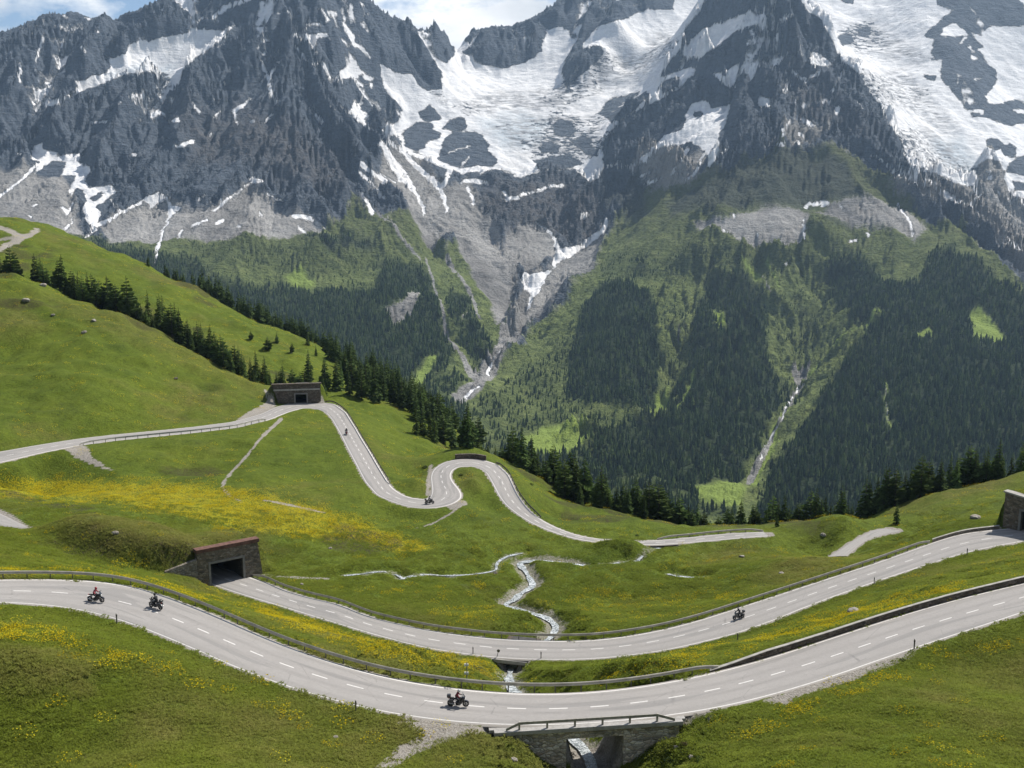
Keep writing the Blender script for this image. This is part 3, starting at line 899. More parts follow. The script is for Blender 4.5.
# ================================================================== THE MOUNTAINS ACROSS THE VALLEY
MLINES = [  # ridges, gullies, benches: (u, v, distance ahead)
    [(-260, 126, 3900), (-120, 82, 4000), (0, 38, 4100), (59, 11, 4150), (113, 15, 4200), (148, 5, 4250), (200, -18, 4300), (270, -58, 4350), (330, -38, 4400), (379, 15, 4450), (410, 25, 4550), (434, 29, 4650), (453, 49, 4800)],
    [(270, -58, 4350), (300, 20, 4050), (318, 80, 3800), (335, 135, 3520), (346, 190, 3240), (338, 226, 3020)],
    [(59, 11, 4150), (70, 60, 3880), (60, 110, 3620), (80, 145, 3430), (120, 180, 3260), (155, 202, 3150)],
    [(148, 5, 4250), (160, 30, 4080), (170, 72, 3980), (180, 110, 3640), (200, 150, 3420)],
    [(236, 22, 4160), (245, 60, 3960), (240, 110, 3640), (235, 150, 3420), (252, 184, 3180)],
    [(30, 150, 3420), (0, 200, 3080), (-80, 215, 2850), (-200, 240, 2600)],
    [(96, 228, 2950), (150, 240, 2850), (200, 238, 2830), (250, 236, 2830), (320, 238, 2860)],
    [(105, 60, 3900), (130, 64, 3880), (160, 66, 3880), (188, 60, 3920)],
    [(105, 80, 3800), (150, 76, 3780), (180, 84, 3740)],
    [(90, 270, 2500), (150, 275, 2580), (200, 290, 2560), (250, 320, 2430), (300, 350, 2280), (350, 380, 2130), (400, 405, 1950), (440, 425, 1800)],
    [(300, 285, 2640), (350, 250, 2880), (385, 222, 3050)], [(350, 325, 2430), (390, 300, 2560), (415, 300, 2570)], [(400, 355, 2270), (430, 345, 2330)],
    [(385, 128, 4050), (400, 160, 3760), (420, 200, 3420), (430, 245, 3060), (440, 300, 2680), (447, 332, 2480), (470, 375, 2190), (484, 381, 2140)],
    [(412, 60, 4350), (405, 110, 4180), (430, 160, 3800), (446, 205, 3400), (450, 262, 2980), (475, 305, 2700), (492, 345, 2420)],
    [(455, 240, 3130), (480, 285, 2860), (500, 320, 2620), (506, 338, 2480)],
    [(640, 178, 3560), (605, 215, 3420), (590, 240, 3280), (552, 265, 3080), (533, 287, 2940), (526, 310, 2800), (511, 335, 2600), (492, 365, 2340), (487, 375, 2250), (465, 396, 2050), (440, 430, 1780), (400, 480, 1400)],
    [(453, 43, 4800), (462, 66, 4640), (480, 98, 4420), (505, 128, 4170)], [(505, 67, 4720), (530, 62, 4760), (545, 45, 4840)], [(560, 95, 4500), (600, 80, 4620), (645, 40, 4920), (690, 10, 5150), (720, -30, 5400)],
    [(453, 43, 4800), (473, 34, 4900), (496, 26, 4960), (523, 21, 5020), (551, 9, 5100), (600, -25, 5200), (650, -42, 5350), (720, -62, 5600), (850, -75, 6000), (960, -55, 5700), (1060, -50, 5500), (1200, -40, 5300)],
    [(590, -5, 5080), (585, 40, 4820), (566, 86, 4580)], [(620, 30, 4820), (606, 52, 4720), (590, 66, 4640)],
    [(530, 150, 4020), (560, 140, 4120), (600, 120, 4280), (640, 92, 4460), (672, 62, 4380)],
    [(412, 132, 4020), (440, 150, 3920), (470, 180, 3680), (520, 190, 3700), (560, 184, 3800), (600, 168, 3880)], [(480, 200, 3500), (500, 238, 3260), (540, 222, 3420), (556, 246, 3240)],
    [(770, -22, 3950), (740, 18, 3960), (705, 56, 3960), (680, 86, 3900), (650, 120, 3830), (620, 146, 3790), (606, 164, 3740), (604, 185, 3600)],
    [(712, -25, 4520), (696, 22, 4450), (682, 44, 4380), (664, 72, 4250)], [(735, 12, 4180), (720, 32, 4160), (690, 64, 4160)],
    [(770, -22, 3950), (772, 50, 3720), (782, 85, 3540), (794, 118, 3340), (780, 142, 3180), (740, 168, 3120), (700, 205, 3010), (672, 235, 2920), (640, 262, 2830), (612, 290, 2680)],
    [(730, 100, 3660), (700, 112, 3620), (690, 142, 3440), (676, 172, 3300)], [(660, 150, 3560), (640, 142, 3700)], [(735, 62, 3820), (715, 80, 3800)],
    [(770, -22, 3950), (796, 0, 3960), (821, 20, 3910), (839, 57, 3800), (861, 75, 3720), (882, 109, 3540), (904, 145, 3340), (912, 164, 3230), (930, 185, 3080), (960, 213, 2880), (1000, 250, 2630), (1040, 286, 2430), (1120, 350, 2150)],
    [(812, 72, 3640), (830, 105, 3440), (850, 140, 3240)],
    [(794, 118, 3340), (830, 138, 3200), (872, 160, 3120)], [(720, 202, 2960), (800, 198, 2960), (860, 200, 2940)], [(745, 240, 2760), (790, 248, 2720), (860, 232, 2790), (915, 238, 2740)],
    [(690, 262, 2760), (660, 290, 2610), (640, 340, 2300), (620, 400, 2000), (600, 450, 1730)], [(705, 275, 2720), (688, 310, 2570), (680, 350, 2370), (664, 400, 2100), (640, 455, 1780)],
    [(735, 270, 2680), (728, 310, 2460), (718, 360, 2180), (700, 420, 1880), (680, 465, 1650)],
    [(800, 270, 2700), (802, 320, 2540), (806, 372, 2300), (790, 400, 2150), (772, 438, 1900), (756, 470, 1700), (735, 492, 1520)],
    [(895, 270, 2640), (870, 310, 2400), (850, 370, 2080), (830, 420, 1840), (800, 475, 1560)], [(960, 280, 2500), (955, 350, 2120), (945, 420, 1760), (940, 480, 1480)], [(1040, 340, 2180), (1040, 420, 1720), (1040, 480, 1440)], [(1150, 400, 1900), (1150, 480, 1400)],
    [(585, 285, 2820), (574, 315, 2620), (560, 350, 2390), (535, 392, 2090), (480, 425, 1830)], [(590, 440, 1720), (560, 438, 1720), (530, 440, 1690)], [(730, 496, 1420), (650, 495, 1450), (560, 490, 1450), (480, 470, 1520)],
    [(860, -45, 5500), (870, 0, 5120), (885, 45, 4720), (905, 85, 4340), (925, 120, 4050), (935, 150, 3820), (962, 186, 3520), (1000, 236, 3250), (1060, 290, 2950), (1200, 380, 2500)],
    [(940, -20, 5000), (930, 22, 4760), (950, 45, 4560), (962, 80, 4330), (972, 112, 4150)], [(1000, 15, 4900), (1030, 12, 4950)], [(1030, 70, 4700), (1000, 85, 4560), (1000, 112, 4260), (1030, 122, 4300)], [(985, 150, 3920), (1010, 170, 3820), (1040, 200, 3680)], [(1100, 20, 5000), (1110, 110, 4500), (1120, 200, 3850)],
    [(-200, 150, 3500), (-200, 240, 2800), (-200, 320, 2300)],
]
SKY2 = [i for i, L in enumerate(MLINES) if len(L) > 8 and L[0][:2] == (453, 43)][0]
mp_ = []
for L in MLINES:
    L = np.array(L, float)
    for i in range(len(L) - 1):
        n = max(1, int(np.hypot(*(L[i + 1] - L[i])[:2]) / 22))
        for k in range(n + (i == len(L) - 2)):
            mp_.append(L[i] + (L[i + 1] - L[i]) * k / n)
mp_ = np.array(mp_)
MP = PY(mp_[:, 0], mp_[:, 1], mp_[:, 2])
# the ground falls away again behind every skyline
back = []
for L in (MLINES[0], MLINES[SKY2]):
    L = np.array(L, float)
    for i in range(len(L) - 1):
        for k in range(3):
            q = L[i] + (L[i + 1] - L[i]) * k / 3
            p = PY(q[0], q[1], q[2])
            for dy, dzz in ((300, 150), (800, 330)):
                back.append([p[0] * (1 + dy / p[1]), p[1] + dy, p[2] - dzz])
MP = np.concatenate([MP, np.array(back)])
ex = [(x, y, z) for x in (-3200, -2000, -1000, 0, 1000, 2000, 3200) for y, z in ((6900, 250), (7600, -100))] + [(x, 760, -470) for x in (-700, -350, 0, 350, 700)] + [(x, 1080, -455) for x in (-900, -450, 0, 450, 900)] + [(-900, 1700, -440), (-1300, 1900, -330), (-450, 1500, -470), (-150, 1450, -465)]
MP = np.concatenate([MP, np.array(ex, float)])
keep = []
for i, p in enumerate(MP):
    if all((p[0] - MP[j][0]) ** 2 + (p[1] - MP[j][1]) ** 2 > 18 ** 2 for j in keep): keep.append(i)
MP = MP[keep]
m_rbf = RBF(MP[:, :2], MP[:, 2], c=30.0, smooth=2.0)

uu = np.arange(-230, 1256, 1.35)
yy = [720.0]
while yy[-1] < 7200:
    y = yy[-1]; yy.append(y + (14 if y < 1350 else 6.5 if y < 2300 else 5.2 if y < 4100 else 7 if y < 5300 else 30))
yy = np.array(yy)
MU, MYY = np.meshgrid(uu, yy)
MX = (MU - 512) / F * MYY / CT * 1.0
# coarse evaluation of the skeleton, then refined
cu = np.arange(-236, 1266, 5.4); cyy = np.concatenate([np.arange(700, 5400, 20.0), np.arange(5400, 7300, 60.0)])
CU, CYY = np.meshgrid(cu, cyy); CX = (CU - 512) / F * CYY / CT
CZ = m_rbf(CX, CYY)
ju = (MU - cu[0]) / 5.4; j0 = np.floor(ju).astype(int); tu = ju - j0
iy = np.interp(MYY, cyy, np.arange(len(cyy))); i0 = np.clip(np.floor(iy).astype(int), 0, len(cyy) - 2); ty_ = iy - i0
MZ = (CZ[i0, j0] * (1 - tu) + CZ[i0, j0 + 1] * tu) * (1 - ty_) + (CZ[i0 + 1, j0] * (1 - tu) + CZ[i0 + 1, j0 + 1] * tu) * ty_


def world_grad(Zg):
    """gradient in metres on the fan-shaped grid"""
    du = np.gradient(Zg, axis=1) / np.gradient(MX, axis=1)               # along x at fixed y
    dr = np.gradient(Zg, axis=0) / np.gradient(MYY, axis=0)              # along the ray: dz/dy + dz/dx * x/y
    return du, dr - du * (MX / MYY)


def gully_layer(x, y, gxx, gyy, wl, seed):
    """ridges and runnels that follow the fall line"""
    L = np.hypot(gxx, gyy) + 1e-6
    px, py = -gyy / L, gxx / L
    cs = wl * 1.9
    fx, fy = x / cs, y / cs
    ix = np.floor(fx).astype(np.int64); iy_ = np.floor(fy).astype(np.int64)
    num = np.zeros(x.shape); den = np.zeros(x.shape)
    for a in (-1, 0, 1):
        for b in (-1, 0, 1):
            k = _h(ix + a, iy_ + b, seed)
            ox = ix + a + 0.15 + 0.7 * _val[k]; oy = iy_ + b + 0.15 + 0.7 * _val[(k * 7 + 3) & 4095]
            dx = fx - ox; dy = fy - oy
            w_ = np.exp(-2.6 * (dx * dx + dy * dy))
            num += w_ * np.cos(2 * np.pi * (1.9 * (dx * px + dy * py) + _val[(k * 13 + 5) & 4095] * 0.25))
            den += w_
    return num / den


gx1, gy1 = world_grad(MZ)
mu0, mv0 = proj(np.stack([MX, MYY, MZ], -1))
fu = mu0 + 6 * fbm(MX / 90, MYY / 90, 3, 201); fv_ = mv0 + 6 * fbm(MX / 90 + 9, MYY / 90, 3, 203)
PF = lambda p, s=6.0: sstep(-s, s, poly_field(fu, fv_, p, 40))
SC_POLY = [(453, 41), (458, 38), (474, 43), (463, 52), (470, 58), (482, 65), (505, 68), (525, 62), (541, 52), (543, 40), (546, 30), (560, 25), (570, 32), (573, 45), (563, 64), (564, 86), (570, 88), (580, 76), (600, 58), (606, 51), (598, 46), (581, 49), (585, 41), (600, 25), (632, 16), (648, 9), (672, 9), (677, -15), (713, -15), (702, 8), (688, 26), (682, 38), (680, 50), (670, 62), (660, 74), (662, 76), (690, 67), (700, 69), (680, 88), (660, 100), (640, 108), (620, 122), (610, 132), (604, 140), (602, 160), (606, 165), (598, 178), (590, 182), (575, 170), (540, 172), (520, 178), (500, 170), (480, 172), (460, 170), (440, 166), (430, 158), (418, 152), (400, 150), (392, 136), (380, 128), (388, 120), (394, 124), (401, 118), (402, 108), (392, 97), (385, 88), (381, 75), (379, 63), (395, 73), (413, 73), (416, 82), (428, 89), (440, 88), (443, 72), (436, 65), (432, 56), (447, 63), (455, 53)]
SR_POLY = [(796, -15), (804, 9), (821, 20), (829, 35), (839, 57), (845, 64), (861, 75), (868, 90), (882, 109), (890, 125), (904, 145), (909, 158), (918, 166), (930, 172), (945, 178), (962, 186), (982, 188), (976, 170), (986, 158), (1000, 163), (1005, 175), (1008, 190), (1012, 196), (1060, 206), (1260, 230), (1260, -40)]
GL1 = [(105.5, 57.6), (113, 58.6), (127, 52), (129, 44), (148, 42), (166, 36), (187, 34), (199, 29), (215, 31), (237, 24), (219, 42), (203, 53), (187, 65), (180, 78), (160, 90), (172, 78), (168, 74), (148, 71), (129, 74), (117, 78), (100, 86), (86, 90), (72, 97), (49, 107), (46, 102), (53, 99), (70, 94), (78, 85), (74, 80), (84, 80), (92, 76), (105, 73), (110, 66)]
WSN = [(685, 46), (700, 30), (725, 22), (740, 14), (768, 10), (757, 22), (735, 32), (720, 45), (705, 55), (695, 62), (680, 52)]
glac = np.maximum.reduce([PF(SC_POLY, 10), PF(SR_POLY, 10), PF(GL1, 5), PF(WSN, 5)])
VEG = [(-260, 236), (60, 236), (100, 240), (150, 237), (200, 232), (240, 234), (290, 230), (320, 226), (345, 207), (353, 197), (368, 208), (400, 213), (424, 214), (434, 240), (446, 254), (456, 243), (470, 258), (480, 240), (500, 262), (515, 300), (506, 335), (488, 360), (468, 392), (480, 380), (500, 362), (525, 340), (560, 305), (588, 272), (606, 240), (614, 226), (640, 190), (660, 178), (690, 180), (735, 166), (770, 150), (800, 143), (840, 148), (868, 158), (880, 172), (910, 198), (930, 218), (958, 218), (1040, 298), (1260, 480), (1260, 620), (-260, 620)]
veg0 = PF(VEG, 8)
steep = np.hypot(gx1, gy1)
PK = np.maximum.reduce([PF(p, 7) for p in ([(640, 140), (700, 100), (735, 100), (728, 150), (700, 168), (660, 160)], [(690, 68), (740, 55), (744, 88), (715, 92)], [(28, 140), (70, 148), (92, 150), (95, 180), (122, 190), (98, 232), (78, 200), (60, 178), (30, 180)], [(325, 85), (345, 60), (370, 60), (370, 82), (340, 88)], [(333, 100), (358, 88), (375, 118), (372, 135)], [(750, 92), (776, 92), (770, 110), (752, 110)], [(800, 45), (838, 55), (832, 75), (804, 72)])])
rock_amp = (1 - 0.93 * glac) * (1 - 0.75 * PK) * (1 - 0.5 * np.where(MU < 450, sstep(3900, 4200, MYY), sstep(4250, 4750, MYY))) * (1 - 0.62 * veg0)
fan0 = np.maximum.reduce([PF(p, 6) for p in ([(100, 226), (130, 210), (158, 195), (180, 205), (200, 205), (225, 200), (252, 180), (272, 195), (292, 213), (322, 226), (300, 234), (240, 236), (150, 240), (108, 242)], [(385, 160), (420, 150), (445, 190), (470, 176), (480, 200), (500, 240), (520, 270), (505, 330), (455, 242), (430, 245), (400, 195), (370, 190)], [(505, 235), (535, 222), (552, 235), (557, 248), (550, 262), (530, 274), (505, 262)], [(528, 290), (555, 262), (604, 232), (592, 265), (560, 297), (520, 337), (490, 372), (486, 368), (505, 338), (520, 315)], [(692, 220), (722, 214), (765, 203), (800, 203), (812, 210), (806, 226), (800, 243), (772, 249), (745, 241), (726, 230), (702, 228)], [(-60, 175), (30, 165), (70, 180), (85, 236), (-60, 236)])])
rock_amp *= (1 - 0.6 * fan0)
dz = np.zeros(MZ.shape)
gX, gY = gx1.copy(), gy1.copy()
dep_g = np.zeros(MZ.shape)
wx = MX + 40 * fbm(MX / 260, MYY / 260, 3, 211); wy = MYY + 40 * fbm(MX / 260 + 5, MYY / 260, 3, 213)
for i, wl in enumerate((420, 210, 105, 52, 27)):
    g = gully_layer(wx, wy, gX, gY, wl, 300 + i)
    a = wl * (0.24, 0.19, 0.12, 0.05, 0.04)[i] * np.clip(steep * 1.5, 0.12, 1.25) * rock_amp
    if i == 0: a = a * 0.8
    dz += a * (1 - np.abs(g) * 1.2 if i < 2 else g)
    dep_g += g * (0.5 ** i)
    if i < 3:
        qx, qy = world_grad(dz); gX = gx1 + qx; gY = gy1 + qy
dz += rock_amp * ((ridged(MX / 150, MYY / 150, 5, 221) - 0.45) * 30 + fbm(MX / 26, MYY / 26, 4, 223) * 4.0)
dz += glac * (fbm(MX / 120, MYY / 120, 4, 231) * 14 + ridged(MX / 60, MYY / 24, 3, 233) * 5)
dz += veg0 * fbm(MX / 60, MYY / 60, 4, 241) * 7
dz += fan0 * fbm(MX / 30, MYY / 30, 3, 243) * 2.5


def blur(a, n):
    for _ in range(3):
        for ax in (0, 1):
            p = np.concatenate([np.repeat(np.take(a, [0], ax), n, ax), a, np.repeat(np.take(a, [-1], ax), n, ax)], ax)
            c = np.cumsum(p, ax); c = np.concatenate([np.zeros_like(np.take(c, [0], ax)), c], ax)
            m = a.shape[ax]
            a = (np.take(c, range(2 * n + 1, 2 * n + 1 + m), ax) - np.take(c, range(m), ax)) / (2 * n + 1)
    return a


dz -= blur(dz, 16)
MZ = MZ + dz
MUV = proj(np.stack([MX, MYY, MZ], -1))
mgx, mgy = world_grad(MZ)
mslope = np.hypot(mgx, mgy)

# ------------------------------------------------------------------ cover: snow, ice, scree, turf, wood
U_, V_ = MUV
wob = 3.2 * fbm(MX / 60, MYY / 60 + MZ / 50, 4, 251) + 1.9 * fbm(MX / 17, MYY / 17 + MZ / 14, 3, 253)
U_ = U_ + wob; V_ = V_ + 2.6 * fbm(MX / 55 + 3, MYY / 55 + MZ / 45, 4, 257) + 1.3 * fbm(MX / 15 + 3, MYY / 15 + MZ / 12, 3, 258)
snow = np.full(MZ.shape, -40.0)


def S_add(p): global snow; snow = np.maximum(snow, poly_field(U_, V_, p))
def S_sub(p): global snow; snow = np.minimum(snow, -poly_field(U_, V_, p))
def S_line(*l): global snow; snow = np.maximum(snow, line_field(U_, V_, [(a, b, c + 0.55) for a, b, c in l]))


for p in (SC_POLY, SR_POLY, GL1, WSN): S_add(p)
for p in ([(402, 133), (417, 122), (428, 122), (440, 134), (436, 140), (428, 142), (425, 148), (415, 152), (405, 146)], [(419, 112), (430, 105), (441, 118), (430, 122), (420, 118)], [(390, 134), (398, 136), (402, 144), (396, 147), (391, 142)], [(440, 150), (445, 138), (455, 132), (470, 132), (482, 134), (490, 145), (488, 152), (498, 160), (495, 166), (475, 166), (460, 168), (445, 164), (437, 158)],
          [(443, 128), (450, 120), (465, 118), (466, 128), (455, 131)], [(600, 113), (610, 100), (625, 96), (645, 90), (650, 95), (640, 104), (625, 118), (612, 122)], [(658, 88), (662, 82), (678, 77), (680, 85), (672, 90), (660, 92)], [(552, 125), (560, 119), (572, 122), (575, 130), (570, 137), (556, 135)], [(573, 141), (582, 137), (592, 140), (590, 145), (598, 150), (597, 155), (585, 153), (580, 148)], [(538, 147), (548, 142), (561, 146), (558, 153), (543, 153)], [(535, 160), (570, 154), (580, 164), (560, 170), (538, 170)],
          [(602, 150), (615, 130), (632, 122), (650, 120), (663, 130), (662, 140), (645, 152), (630, 158), (620, 165), (608, 160)], [(655, 118), (650, 110), (670, 98), (690, 105), (685, 130), (675, 132), (660, 125)], [(661, 74), (672, 60), (690, 56), (704, 58), (690, 66)],
          [(923, 35), (935, 25), (955, 10), (938, 3), (935, -16), (1010, -16), (1024, 8), (1036, 25), (1019, 25), (990, 26), (981, 36), (972, 33), (977, 40), (984, 46), (978, 50), (985, 60), (996, 70), (996, 83), (985, 95), (988, 103), (1000, 105), (1012, 100), (1036, 98), (1036, 122), (1015, 124), (1005, 125), (990, 118), (972, 117), (962, 104), (950, 88), (943, 80), (941, 72), (943, 60), (935, 58), (932, 52), (934, 40)],
          [(985, 140), (997, 139), (1003, 145), (996, 150), (988, 147)], [(1002, 147), (1010, 143), (1017, 148), (1015, 156), (1005, 155)], [(1008, 165), (1018, 157), (1040, 155), (1040, 175), (1012, 174), (1004, 172)], [(1012, 180), (1040, 185), (1040, 193), (1015, 190)], [(838, -6), (857, -6), (853, 3), (843, 2)], [(858, 30), (868, 27), (872, 33), (862, 37)], [(838, 36), (850, 34), (853, 42), (842, 46)], [(925, 75), (936, 76), (935, 81), (926, 80)]):
    S_sub(p)
for p in ([(330, 84), (342, 69), (352, 64.5), (358, 57), (357, 66), (366, 72), (352, 78), (340, 81)], [(336, 102.5), (350, 110), (357, 96), (358, 105), (364.6, 90), (362, 109), (372, 118), (364, 119), (372, 133), (352, 117)],
          [(32, 148), (42, 141.5), (44, 144), (41, 149), (58.6, 151), (57, 156), (66, 154), (89, 152), (79, 159), (82, 164), (91, 165), (92, 172), (86, 178.6), (90, 187), (111, 184.5), (118, 192), (109, 198), (98, 206), (101.5, 214), (98, 227), (92, 231), (84, 217.6), (81, 206), (86, 202), (84, 190), (78, 188), (69, 197), (69, 188), (75, 176.6), (68, 175.6), (60.5, 175.6), (65, 163), (53, 161), (42, 168), (31, 177), (39, 162), (31, 160)],
          [(141, 201), (158, 190), (166, 194), (172, 204), (183.6, 207), (172, 216), (168, 219.6), (168, 202), (158, 203), (150, 212), (149, 204)], [(248, 182.5), (252, 176.6), (266, 178.6), (260, 185)],
          [(523.5, 272), (530, 274.6), (552, 269), (544, 283), (536, 297), (532, 297), (529, 291), (523.5, 289), (521.6, 281.5)], [(552, 262), (556, 248), (575, 245), (585, 240), (600, 230), (604, 222), (606, 213), (609, 222), (605, 232), (592, 244), (575, 253), (562, 260), (553, 270)],
          [(661, 146), (650, 148), (664, 134), (680, 131), (686, 125), (685, 113), (692, 104), (706, 99), (714, 108), (731, 106), (724, 127), (718, 138), (722, 148), (712, 160), (708, 166), (712, 152), (702, 150), (692, 142), (672, 146)], [(712, 73), (727, 70), (740, 62), (738, 72), (735, 85), (728, 86), (718, 80)],
          [(808, 61), (812, 50), (822, 54), (833, 63), (830, 68), (820, 66), (810, 64)], [(756, 98), (762, 95), (773, 101), (768, 107), (760, 107)], [(941, 36), (942, 28), (955, 23), (970, 35), (960, 37)]):
    S_add(p)
for p in ([(84, 181), (92, 178), (95, 184), (88, 187)], [(91, 198), (101, 192), (103, 194), (94, 201)], [(694, 112), (702, 112), (703, 117), (695, 118)], [(720, 74), (726, 72), (727, 76)]): S_sub(p)
